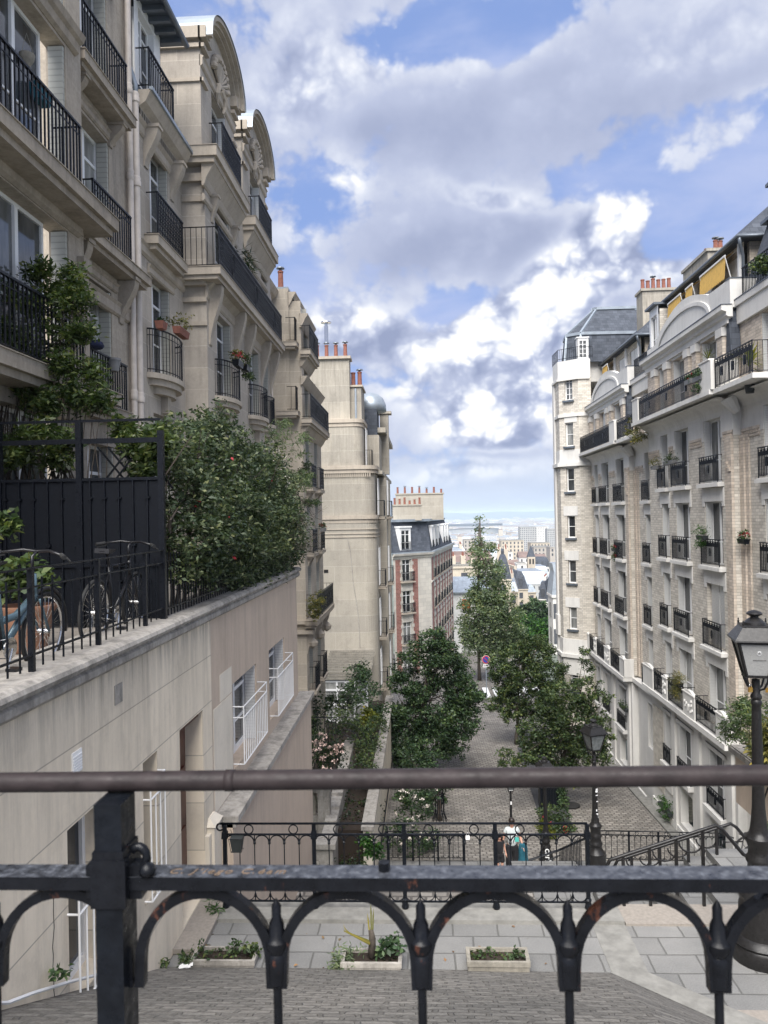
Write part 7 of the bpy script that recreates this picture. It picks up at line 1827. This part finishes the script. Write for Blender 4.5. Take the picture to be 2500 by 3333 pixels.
# ================================================================== BICYCLES
def bicycle(label, loc, rz, fm, r=.335, sporty=True, tilt=0.0):
    t = thing('bicycle', label, 'bicycle', loc, rz, 'parked bicycles'); W = WM[t.name] @ Matrix.Rotation(tilt, 4, 'X')
    wb = 1.03
    for x in (0, wb):
        mb = MB(W); mb.tube([(x+r*math.cos(a), 0, r+r*math.sin(a)) for a in [2*PI*i/40 for i in range(40)]], .02, 7, True); w = mb.build('wheel', MAT['rubber'], t, True)
        mb = MB(W); mb.tube([(x+(r-.028)*math.cos(a), 0, r+(r-.028)*math.sin(a)) for a in [2*PI*i/40 for i in range(40)]], .011, 6, True)
        for k in range(28):
            a = 2*PI*k/28; b = a+.5*(1 if k % 2 else -1); mb.bar((x+.02*math.cos(b), .02*(1 if k % 4 < 2 else -1), r+.02*math.sin(b)), (x+(r-.03)*math.cos(a), 0, r+(r-.03)*math.sin(a)), .0025)
        mb.tube([(x, -.05, r), (x, .05, r)], .022, 8); mb.build('rim', MAT['chrome'], w)
        if not sporty:
            mb = MB(W); mb.tube([(x+(r+.045)*math.cos(a), 0, r+(r+.045)*math.sin(a)) for a in [PI*(-.05)+PI*.8*i/14 for i in range(15)]], .02, 6); mb.build('mudguard', MAT['blackm'], t, True)
    bb_ = Vector((.43, 0, .28)); st = Vector((.30, 0, .80)); hd = Vector((.83, 0, .80)); hd2 = Vector((.86, 0, .66))
    mb = MB(W); k = .017 if sporty else .026
    if sporty: mb.tube([st, hd], k, 8)
    else: mb.tube([Vector((.37, 0, .5)), Vector((.6, 0, .52)), hd2], k*1.3, 8)
    mb.tube([bb_, hd2], k*1.2, 8); mb.tube([bb_, st], k, 8); mb.tube([hd2-Vector((-.01, 0, .05)), hd+Vector((-.01, 0, .05))], k*1.15, 8)
    for s_ in (-.05, .05): mb.tube([bb_, Vector((0, s_, r))], .010, 6); mb.tube([st-Vector((0, 0, .08)), Vector((0, s_, r))], .008, 6); mb.tube([hd2+Vector((0, s_, -.03)), Vector((.93, s_, .5)), Vector((wb, s_, r))], .013, 6)
    mb.build('frame', MAT[fm], t, True)
    mb = MB(W); mb.tube([st, st+Vector((-.04, 0, .14))], .014, 6)
    mb.slab([(.13, .94), (.38, .965), (.40, .985), (.3, .985), (.15, 1.0), (.11, .97)], -.03, .03); mb.slab([(.11, .95), (.22, .95), (.22, .99), (.12, 1.0)], -.08, .08); mb.build('saddle', MAT['blackm'], t)
    mb = MB(W); mb.tube([hd+Vector((-.02, 0, .04)), hd+Vector((-.03, 0, .2)), hd+Vector((.04, 0, .24))], .014, 6)
    mb.tube([hd+Vector((-.08, -.30, .22)), hd+Vector((.03, -.12, .25)), hd+Vector((.04, 0, .24)), hd+Vector((.03, .12, .25)), hd+Vector((-.08, .30, .22))], .013, 7)
    hb_ = mb.build('handlebar', MAT['blackm'], t, True)
    for s_ in (-1, 1): mb = MB(W); mb.tube([hd+Vector((-.13, s_*.34, .21)), hd+Vector((-.05, s_*.27, .225))], .02, 8); mb.bar(hd+Vector((.02, s_*.28, .2)), hd+Vector((-.06, s_*.36, .17)), .012); mb.build('grip', MAT['rubber'], hb_)
    mb = MB(W); mb.lathe([(0, -.004), (.09, -.004), (.09, .004), (0, .004)], n=18); cr = MB(W @ T(.43, -.06, .28) @ Matrix.Rotation(PI/2, 4, 'X')); cr.lathe([(.02, -.005), (.09, -.005), (.09, .005), (.02, .005)], n=18)
    cr.M = W; cr.tube([(.43, -.08, .28), (.36, -.09, .13)], .01, 6); cr.tube([(.43, .08, .28), (.5, .09, .43)], .01, 6); cr.tube([(.43, -.065, .365), (0, -.06, r+.045)], .004, 4); cr.tube([(.43, -.065, .195), (0, -.06, r-.045)], .004, 4); cr.build('crank', MAT['chrome'], t)
    for x, y, z in ((.36, -.14, .13), (.5, .14, .43)): mb = MB(W); mb.box(x-.045, x+.045, y-.045, y+.045, z-.012, z+.012); mb.build('pedal', MAT['blackm'], t)
    return t
bicycle('blue-grey bicycle with thick frame in front of the terracotta pot', (-3.42, 5.62, -1.285), math.radians(87), 'bluemet', .33, False, .06)
bicycle('slim black road bicycle parked behind the terrace railing, before the black fence', (-3.42, 7.85, -1.285), math.radians(88), 'blackm', .335, True, .05)
bicycle('dark bicycle leaning behind the two sloping handrails', (8.2, 19.6, -9.1), math.radians(186), 'blackm', .36, True, .08)
bicycle('second dark bicycle half hidden behind the tall lamp base', (9.3, 20.0, -9.1), math.radians(170), 'blackm', .34, True, .08)

# ================================================================== PEOPLE
def skin(name, V, E, mat, parent, lv=2, root=0):
    me = bpy.data.meshes.new(name); me.from_pydata([v[:3] for v in V], E, []); me.materials.append(MAT[mat])
    o = inst(name, me, WM[parent.name].copy(), parent); m = o.modifiers.new('skin', 'SKIN'); m.use_smooth_shade = True
    for i, v in enumerate(V):
        r = v[3]; me.skin_vertices[0].data[i].radius = r if isinstance(r, tuple) else (r, r); me.skin_vertices[0].data[i].use_root = (i == root)
    s = o.modifiers.new('sub', 'SUBSURF'); s.levels = lv; s.render_levels = lv
    return o
def person(label, loc, s, rz, arms, legs, shorts, hairlong, glasses):
    t = thing('person', label, 'person', loc, rz)
    V = [(0,0,.92,.105), (0,0,1.06,.088), (0,-.01,1.24,.10), (0,0,1.385,.06), (0,-.012,1.44,.047), (0,-.03,1.525,.075), (0,-.025,1.60,.068)]
    E = [(0,1),(1,2),(2,3),(3,4),(4,5),(5,6)]
    for sx, (el, wr) in zip((-1, 1), arms):
        i = len(V); hd = Vector(wr)-Vector(el); hd.normalize(); w = Vector(wr)
        V += [(sx*.155,0,1.355,.052), (*el,.038), (*wr,.026), (*(w+hd*.05),.034), (*(w+hd*.09),.03)]; E += [(2,i),(i,i+1),(i+1,i+2),(i+2,i+3),(i+3,i+4)]
        side = Vector((0,1,0)) if abs(hd.y) < .8 else Vector((1,0,0))
        for k in range(4):
            b = len(V); o_ = side*(k-1.5)*.018; ln = (.055,.07,.065,.05)[k]
            p1 = w+hd*.095+o_; p2 = p1+hd*ln*.55+Vector((0,-.008,0)); p3 = p1+hd*ln+Vector((0,-.022,0)); V += [(*p1,.009),(*p2,.008),(*p3,.007)]; E += [(i+4,b),(b,b+1),(b+1,b+2)]
        b = len(V); p1 = w+hd*.04+Vector((-sx*.03,-.02,0)); p2 = p1+hd*.04+Vector((-sx*.012,-.012,0)); V += [(*p1,.010),(*p2,.008)]; E += [(i+3,b),(b,b+1)]
    for sx, (kn, an) in zip((-1, 1), legs):
        i = len(V); V += [(sx*.085,0,.86,.085),(*kn,.055),(*an,.038),(an[0]+sx*.01,an[1]-.13,an[2]-.045,.034)]; E += [(0,i),(i,i+1),(i+1,i+2),(i+2,i+3)]
    V = [(a*s,b*s,c*s,r*s) for a,b,c,r in V]
    body = skin('body', V, E, 'skin', t)
    W = WM[t.name] @ Matrix.Scale(s, 4)
    # clothes follow the body
    sv = [(0,0,.84,.142),(0,0,1.08,.128),(0,-.01,1.24,.14),(0,0,1.36,.085)]; se = [(0,1),(1,2),(2,3)]
    for sx, (el, wr) in zip((-1, 1), arms): i = len(sv); m = Vector((sx*.155,0,1.355)).lerp(Vector(el), .5); sv += [(sx*.15,0,1.35,.064),(*m,.056)]; se += [(2,i),(i,i+1)]
    skin('top', [(a*s,b*s,c*s,(r[0]*s,r[1]*s) if isinstance(r, tuple) else r*s) for a,b,c,r in sv], se, 'cloth' if shorts else 'shirt', t)
    tv = [(0,0,1.0,.125),(0,0,.88,.135)]; te = [(0,1)]
    for sx, (kn, an) in zip((-1, 1), legs):
        i = len(tv); h = Vector((sx*.09,0,.82)); kn, an = Vector(kn), Vector(an)
        if shorts: tv += [(*h,.11),(*h.lerp(kn,.75),.11)]; te += [(1,i),(i,i+1)]
        else: tv += [(*h,.11),(*kn,.095),(*(an+Vector((0,0,.02))),.105)]; te += [(1,i),(i,i+1),(i+1,i+2)]
    skin('shorts' if shorts else 'trousers', [(a*s,b*s,c*s,r*s) for a,b,c,r in tv], te, 'cloth', t)
    for sx, (kn, an) in zip((-1, 1), legs): mb = MB(W); mb.tube([(an[0], an[1]+.05, an[2]-.06), (an[0], an[1]-.06, an[2]-.06), (an[0]+sx*.01, an[1]-.17, an[2]-.065)], [.04,.046,.03], 8); mb.build('shoe', MAT['cloth'], t, True)
    mb = MB(W); mb.lathe([(0,-.085),(.05,-.07),(.082,-.02),(.088,.03),(.075,.075),(.04,.1),(0,.108)], (0,-.012,1.56), 14)
    if hairlong: mb.tube([(-.07,-.02,1.6),(-.095,-.02,1.5),(-.09,.0,1.36)], [.05,.045,.02], 8); mb.tube([(.07,-.02,1.6),(.095,-.02,1.5),(.09,.0,1.36)], [.05,.045,.02], 8); mb.tube([(0,.05,1.58),(0,.085,1.45),(0,.095,1.25),(0,.08,1.1)], [.07,.085,.075,.03], 10)
    else: mb.lathe([(0,-.04),(.045,-.02),(.05,.02),(0,.05)], (0,.09,1.56), 10)
    mb.build('hair', MAT['hair'], t, True)
    mb = MB(W); mb.tube([(0,-.098,1.55),(0,-.122,1.52),(0,-.105,1.505)], [.008,.014,.010], 7)
    for sx in (-1, 1): mb.lathe([(0,-.03),(.012,-.015),(.014,.01),(0,.03)], (sx*.078,-.03,1.535), 7)
    f = mb.build('nose_and_ears', MAT['skin'], body, True)
    mb = MB(W); mb.box(-.024,.024,-.104,-.095,1.472,1.482); mb.build('mouth', m_plain('lips', (.35,.10,.09)), body)
    mb = MB(W)
    for sx in (-1, 1): mb.lathe([(0,-.022),(.026,-.012),(.028,.008),(0,.02)] if glasses else [(0,-.01),(.011,0),(0,.01)], (sx*.034,-.094,1.548), 9)
    if glasses: mb.box(-.07,.07,-.112,-.105,1.555,1.562); mb.box(-.078,-.072,-.11,-.02,1.552,1.562); mb.box(.072,.078,-.11,-.02,1.552,1.562)
    mb.build('sunglasses' if glasses else 'eyes', MAT['black'], t, True)
    return t
def stz(Y): return -7.9-(int((Y-17)/(11.8/36))+1)*5.45/36
wp = aty(1668, 2700, 21.3)
wm = person('woman in pale t-shirt, black trousers and sunglasses climbing the stairs', (wp.x-.02, 21.3, stz(21.3)), 1.0, .05, (((-.235,.0,1.11),(-.29,-.08,.90)), ((.235,.02,1.12),(.27,-.10,.95))), (((-.10,-.10,.50),(-.09,.0,.09)), ((.10,-.02,.48),(.10,.02,.09))), False, False, True)
mb = MB(WM[wm.name]); mb.tube([(.15,-.02,1.38),(.10,-.115,1.25),(.02,-.12,1.05),(.0,-.1,.95)], .012, 6); mb.build('bag_strap', MAT['black'], wm)
ct = thing('coat', 'teal coat hanging from the arm of the woman', 'coat', (wp.x+.27, 21.2, stz(21.3)+.95)); mb = MB(WM[ct.name])
n = 14; rings = [(-.62, .13), (-.5, .14), (-.3, .12), (-.12, .12), (.02, .1), (.06, .05)]
for (z0, r0_), (z1, r1_) in zip(rings, rings[1:]):
    for k in range(n):
        a, b = 2*PI*k/n, 2*PI*(k+1)/n; w_ = lambda a, r, z: (r*math.cos(a)*(1+.18*math.sin(5*a)), .55*r*math.sin(a), z)
        mb.face([w_(a, r0_, z0), w_(b, r0_, z0), w_(b, r1_, z1), w_(a, r1_, z1)])
mb.build('cloth', MAT['teal'], ct, True)
cp_ = aty(1626, 2760, 21.0)
person('child in black top and shorts with long dark hair, beside the woman', (cp_.x, 21.0, stz(21.0)), .72, .15, (((-.2,.04,1.12),(-.2,-.02,.92)), ((.19,.0,1.12),(.22,-.06,.95))), (((-.08,-.04,.48),(-.08,.0,.09)), ((.08,-.05,.48),(.08,.02,.09))), True, True, False)

# ================================================================== SIGN, PARASOL, BIN
p = aty(1582, 2147, 62.5); t = thing('road_sign', 'round blue no parking sign with red rim at the end of the cobbles', 'road sign', (p.x, 62.5, zs(62.5)))
mb = MB(); mb.tube([(p.x, 62.55, zs(62.5)-.1), (p.x, 62.55, p.z+.3)], .035, 8); mb.build('post', MAT['zinc'], t)
def disc(mb, r, y, x=p.x, z=p.z, d=.01): mb.slab([(x+r*math.cos(a), z+r*math.sin(a)) for a in [2*PI*i/28 for i in range(28)]], y, y+d)
mb = MB(); disc(mb, .34, 62.50); o = mb.build('white_edge', MAT['white'], t)
mb = MB(); disc(mb, .32, 62.488); mb.build('red_rim', MAT['signred'], t)
mb = MB(); disc(mb, .245, 62.476); mb.build('blue_face', MAT['signblue'], t)
mb = MB(); mb.bar((p.x-.2, 62.47, p.z+.2), (p.x+.2, 62.47, p.z-.2), .06, .01, (0, 1, 0)); mb.build('red_slash', MAT['signred'], t)
mb = MB(); mb.box(p.x-.26, p.x+.26, 62.49, 62.5, p.z-.62, p.z-.38); pl = mb.build('plate', MAT['white'], t)
mb = MB(); mb.box(p.x-.2, p.x+.12, 62.48, 62.49, p.z-.52, p.z-.47); mb.bar((p.x+.02, 62.485, p.z-.42), (p.x+.2, 62.485, p.z-.5), .05, .01, (0, 1, 0)); mb.build('plate_arrow', MAT['black'], pl)
def parasol(label, px, py, Y, w, mat):
    c = aty(px, py, Y); g_ = gz(Y); t = thing('parasol', label, 'parasol', (c.x, Y, g_))
    mb = MB(); mb.tube([(c.x, Y, g_), (c.x, Y, c.z+.5)], .04, 6); mb.build('pole', MAT['white'], t)
    mb = MB(); mb.lathe([(w, -.15), (w, 0), (w*.5, .42), (0, .75)], (c.x, Y, c.z), 8); mb.build('canopy', MAT[mat], t)
parasol('white cafe parasol under the trees of the square, beside the tower', 1780, 2101, 148, 1.0, 'white')
parasol('yellow cafe parasol glimpsed through the leaves left of the white one', 1676, 2092, 130, .9, 'yellow')
t = thing('litter_container', 'dark green slatted container under the right street tree', 'container', aty(1785, 2600, 36)); q = t.location
t.location.z = zs(36)+.06; WM[t.name] = Matrix.Translation(t.location)
mb = MB(WM[t.name]); mb.box(-.42, .42, -.3, .3, .08, .95); mb.box(-.46, .46, -.34, .34, .95, 1.02); [mb.box(-.42+.12*k, -.36+.12*k, -.33, -.3, .1, .93) for k in range(8)]; mb.build('body', MAT['irong'], t)
mb = MB(WM[t.name])
for sx in (-.36, .36): mb.box(sx-.04, sx+.04, -.28, -.2, 0, .08); mb.box(sx-.04, sx+.04, .2, .28, 0, .08)
mb.build('feet', MAT['iron'], t)
# ================================================================== SKY, SUN, AIR, CAMERA
SKYK = 5.5
SUN_EL, SUN_AZ = math.radians(52), math.radians(-170)     # compass-like angle from +Y towards +X
w = bpy.data.worlds.new('World'); w.cycles.sampling_method = 'MANUAL'; w.cycles.sample_map_resolution = 256; sc.world = w; w.use_nodes = True
nt = w.node_tree; N_ = nt.nodes; LK = nt.links.new; bg = N_['Background']
def nd(t_, **k):
    n = N_.new(t_)
    for a, b in k.items(): setattr(n, a, b)
    return n
def mth(op, a, b=None, c=None, clamp=False):
    n = nd('ShaderNodeMath', operation=op, use_clamp=clamp)
    for i, q in enumerate((a, b, c)):
        if q is None: continue
        if isinstance(q, (int, float)): n.inputs[i].default_value = q
        else: LK(q, n.inputs[i])
    return n.outputs[0]
def maprange(v, a, b, c=0, d=1, smooth=True):
    n = nd('ShaderNodeMapRange', interpolation_type='SMOOTHSTEP' if smooth else 'LINEAR'); n.clamp = True if not smooth else n.clamp
    LK(v, n.inputs[0])
    for i, q in enumerate((a, b, c, d)): n.inputs[i+1].default_value = q
    return n.outputs[0]
def mixc(f, a, b):
    n = nd('ShaderNodeMix', data_type='RGBA')
    for s_, q in ((n.inputs[0], f), (n.inputs[6], a), (n.inputs[7], b)):
        if isinstance(q, (int, float)): s_.default_value = q
        elif isinstance(q, tuple): s_.default_value = (*q, 1)
        else: LK(q, s_)
    return n.outputs[2]
sky = nd('ShaderNodeTexSky', sky_type='NISHITA', sun_disc=False, sun_elevation=SUN_EL, sun_rotation=SUN_AZ, altitude=100, air_density=1.0, dust_density=.6, ozone_density=2.0)
tc = nd('ShaderNodeTexCoord'); D = tc.outputs['Generated']
sep = nd('ShaderNodeSeparateXYZ'); LK(D, sep.inputs[0])
az = mth('ARCTAN2', sep.outputs[0], sep.outputs[1]); el = mth('ARCSINE', mth('MAXIMUM', mth('MINIMUM', sep.outputs[2], .9999), -.9999))
cmb = nd('ShaderNodeCombineXYZ'); LK(az, cmb.inputs[0]); LK(el, cmb.inputs[1]); A = cmb.outputs[0]
def noise(scale, detail=8, rough=.55, ofs=(0, 0, 0), stretch=(1, 1.25, 1), dist=0.0, src=None):
    m = nd('ShaderNodeMapping'); m.inputs['Location'].default_value = ofs; m.inputs['Scale'].default_value = stretch; LK(src or A, m.inputs[0])
    n = nd('ShaderNodeTexNoise'); n.inputs['Scale'].default_value = scale; n.inputs['Detail'].default_value = detail; n.inputs['Roughness'].default_value = rough; n.inputs['Distortion'].default_value = dist
    LK(m.outputs[0], n.inputs['Vector']); return n.outputs['Fac']
def blob(px, py, rx, ry, rot=0.0):
    """soft spot of sky at a compass direction and height, half-widths in degrees"""
    d = ray(px, py).normalized(); a0 = math.atan2(d.x, d.y); e0 = math.asin(d.z)
    m = nd('ShaderNodeMapping', vector_type='TEXTURE'); m.inputs['Location'].default_value = (a0, e0, 0); m.inputs['Rotation'].default_value = (0, 0, math.radians(rot))
    m.inputs['Scale'].default_value = (rx/2500, ry/2500, 1); LK(WARP, m.inputs[0])
    v = nd('ShaderNodeVectorMath', operation='LENGTH'); LK(m.outputs[0], v.inputs[0]); return maprange(v.outputs['Value'], 1.25, .25, 0, 1)
wn = nd('ShaderNodeTexNoise'); wn.inputs['Scale'].default_value = 5.5; wn.inputs['Detail'].default_value = 4; LK(A, wn.inputs['Vector'])
wv = nd('ShaderNodeVectorMath', operation='MULTIPLY_ADD'); wv.inputs[1].default_value = (.11, .09, 0); LK(wn.outputs['Color'], wv.inputs[0])
wo = nd('ShaderNodeVectorMath', operation='ADD'); wo.inputs[1].default_value = (-.055, -.045, 0); LK(A, wo.inputs[0]); LK(wo.outputs[0], wv.inputs[2]); WARP = wv.outputs[0]
def total(L):
    s_ = None
    for q in L:
        v = q[-1]; b = blob(*q[:-1]); s_ = mth('MULTIPLY_ADD', b, v, s_ if s_ is not None else 0.0)
    return s_
# where the sky is open (negative) or covered (positive)
cover = total([(1450, 90, 330, 85, 0, -.55), (1720, 40, 200, 70, 0, -.40), (2260, 470, 420, 120, 8, -.30), (2420, 650, 260, 150, 0, -.42), (1960, 600, 160, 90, 20, -.12), (1000, 760, 140, 120, 0, -.10), (1470, 985, 170, 70, 15, -.30), (960, 900, 120, 80, 0, -.30), (1280, 640, 90, 60, 0, -.12), (2150, 780, 90, 140, 0, -.45), (1650, 1120, 60, 35, 0, -.2),
                (1950, 830, 190, 230, 0, .50), (1700, 1010, 260, 170, 25, .42), (2180, 860, 110, 100, 0, .48), (1500, 1150, 350, 130, 0, .25), (1150, 1100, 260, 120, 0, .25), (1450, 720, 420, 170, 0, .30), (1500, 330, 900, 230, 0, .28), (2250, 130, 500, 150, 0, .25), (2330, 400, 230, 80, 12, .30), (1600, 1330, 260, 130, 0, .3), (950, 150, 260, 250, 0, .18)])
lit = total([(1640, 1230, 480, 240, 0, .16), (2000, 760, 150, 160, 0, .66), (1840, 910, 260, 150, 32, .60), (1640, 1060, 300, 130, 22, .55), (1560, 1150, 240, 60, 0, .22), (1640, 1330, 300, 100, 12, .52), (2185, 830, 95, 75, 0, .55), (1130, 1090, 280, 130, 0, .46), (1110, 590, 110, 110, 20, .26), (1600, 640, 260, 50, -14, .26), (1000, 230, 200, 240, 0, .26), (1480, 170, 330, 60, 0, .16), (1200, 120, 90, 150, 0, .16), (2330, 390, 240, 70, 10, .20), (1450, 1540, 300, 50, 8, .34), (1600, 1420, 300, 40, 6, .22), (1330, 1250, 160, 90, 0, .22), (1700, 1180, 200, 60, 10, .2), (960, 760, 100, 60, 0, .15), (2280, 120, 450, 120, 0, .16), (1900, 1290, 200, 60, 0, .1),
              (1480, 800, 430, 85, 5, -.20), (1700, 420, 800, 150, 0, -.12), (1000, 640, 150, 130, 0, -.06), (1300, 470, 330, 110, 0, -.10), (1960, 1010, 200, 70, 25, -.07), (1800, 1210, 240, 50, 5, -.03), (1600, 1450, 400, 40, 0, -.12), (1760, 740, 140, 60, -20, -.08), (1650, 250, 500, 60, 0, -.05)])
big = noise(2.6, 8, .5, (3.1, 1.2, 0)); fine = noise(8.5, 10, .57, (1.7, 4.0, 2.0), dist=.15)
def puffs(scale, det, ofs):
    m = nd('ShaderNodeMapping'); m.inputs['Location'].default_value = ofs; m.inputs['Scale'].default_value = (1, 1.2, 1); LK(WARP2, m.inputs[0])
    v = nd('ShaderNodeTexVoronoi', feature='SMOOTH_F1', voronoi_dimensions='2D'); v.inputs['Scale'].default_value = scale; v.inputs['Detail'].default_value = det; v.inputs['Roughness'].default_value = .55; v.inputs['Smoothness'].default_value = .35
    LK(m.outputs[0], v.inputs['Vector']); return mth('SUBTRACT', 1.0, v.outputs['Distance'])
w2 = nd('ShaderNodeTexNoise'); w2.inputs['Scale'].default_value = 18; w2.inputs['Detail'].default_value = 5; LK(A, w2.inputs['Vector'])
w3 = nd('ShaderNodeVectorMath', operation='MULTIPLY_ADD'); w3.inputs[1].default_value = (.035, .035, 0); LK(w2.outputs['Color'], w3.inputs[0]); LK(A, w3.inputs[2]); WARP2 = w3.outputs[0]
pf = puffs(15, 3.0, (0, 0, 0)); pf2 = puffs(15, 3.0, (-.006*1, .014, 0))
den = mth('ADD', mth('ADD', mth('MULTIPLY', big, .8), mth('MULTIPLY', fine, 1.3)), cover)
den = mth('ADD', den, mth('MULTIPLY', mth('SUBTRACT', pf, .5), .40))
mask = maprange(den, .68, .98)
edge = maprange(den, .85, 1.35)
fine2 = noise(8.5, 10, .57, (1.7-.014, 4.0+.026, 2.0), dist=.15)
rel = mth('MULTIPLY', mth('SUBTRACT', fine, fine2), .6)
relp = mth('MULTIPLY', mth('SUBTRACT', pf, pf2), .0)
litc = maprange(lit, .05, .5, .12, 1.0)
shade = mth('ADD', mth('ADD', mth('ADD', .51, lit), rel), mth('MULTIPLY', relp, litc))
shade = mth('ADD', shade, mth('MULTIPLY', mth('SUBTRACT', pf, .45), mth('MULTIPLY', litc, 1.5)))
shade = mth('ADD', shade, mth('MULTIPLY', mth('SUBTRACT', big, .5), .55))
shade = mth('ADD', shade, mth('MULTIPLY', mth('SUBTRACT', .6, edge), .12))
cr = nd('ShaderNodeValToRGB'); e = cr.color_ramp.elements
K = SKYK
cols = [(0, (.30,.35,.52)), (.22, (.37,.42,.59)), (.45, (.48,.53,.70)), (.66, (.68,.72,.84)), (.86, (.93,.94,.97)), (1, (1.0,.985,.955))]
while len(e) < len(cols): e.new(.5)
for q, (p_, c_) in zip(e, cols): q.position = p_; q.color = (*c_, 1)
LK(shade, cr.inputs[0])
blue = nd('ShaderNodeVectorMath', operation='MULTIPLY'); LK(sky.outputs[0], blue.inputs[0]); blue.inputs[1].default_value = (.50, .50, .50)
blue_ = mixc(.7, blue.outputs[0], (.30*K, .44*K, .86*K))
cl = nd('ShaderNodeVectorMath', operation='SCALE'); cl.inputs['Scale'].default_value = K; LK(cr.outputs[0], cl.inputs[0])
wisp = maprange(noise(4, 9, .58, (9, 3, 1), (.8, 2.4, 1), .3), .34, .70, 0, .85)
c1 = mixc(wisp, blue_, (.48*K, .55*K, .80*K))
c2 = mixc(mask, c1, cl.outputs[0])
hz = maprange(el, .10, .0, 0, .85)
c3 = mixc(hz, c2, (.58*K, .68*K, .85*K))
LK(c3, bg.inputs['Color']); bg.inputs['Strength'].default_value = .1
sun = bpy.data.lights.new('Sun', 'SUN'); so = bpy.data.objects.new('sun', sun); COL.objects.link(so)
sun.energy = 4.1; sun.angle = math.radians(50); sun.color = (1.0, .965, .92)
dv = Vector((math.sin(SUN_AZ)*math.cos(SUN_EL), math.cos(SUN_AZ)*math.cos(SUN_EL), math.sin(SUN_EL)))
so.rotation_euler = dv.to_track_quat('Z', 'Y').to_euler(); so.location = (0, -20, 60)
# the air over the town
mb = MB(); mb.box(-9500, 9500, -60, 17500, -140, 62)
hm = bpy.data.materials.new('haze'); hm.use_nodes = True; t_ = hm.node_tree; t_.nodes.remove(t_.nodes['Principled BSDF'])
pv = t_.nodes.new('ShaderNodeVolumePrincipled'); pv.inputs['Color'].default_value = (.74, .86, 1.0, 1); pv.inputs['Density'].default_value = 1.0e-4; pv.inputs['Anisotropy'].default_value = 0
t_.links.new(pv.outputs[0], t_.nodes['Material Output'].inputs['Volume'])
if HAZE: tag(mb.build('haze', hm), kind='stuff')
cam = bpy.data.cameras.new('Camera'); co = bpy.data.objects.new('camera', cam); COL.objects.link(co); sc.camera = co
cam.sensor_fit = 'VERTICAL'; cam.sensor_height = 36; cam.lens = 36*FPX/3333; cam.clip_start = .05; cam.clip_end = 40000
M = Matrix.Identity(4)
for i in range(3): M[i][0] = cam_r[i]; M[i][1] = cam_u[i]; M[i][2] = -fwd[i]
co.matrix_world = M
cam.dof.use_dof = True; cam.dof.focus_distance = 22; cam.dof.aperture_fstop = 10
sc.view_settings.view_transform = 'Standard'; sc.view_settings.look = 'None'; sc.view_settings.exposure = 1.0; sc.view_settings.gamma = 1
sc.cycles.use_adaptive_sampling = True; sc.cycles.adaptive_threshold = .02; sc.cycles.max_bounces = 6; sc.cycles.diffuse_bounces = 3; sc.cycles.volume_bounces = 1
sc.cycles.use_denoising = True
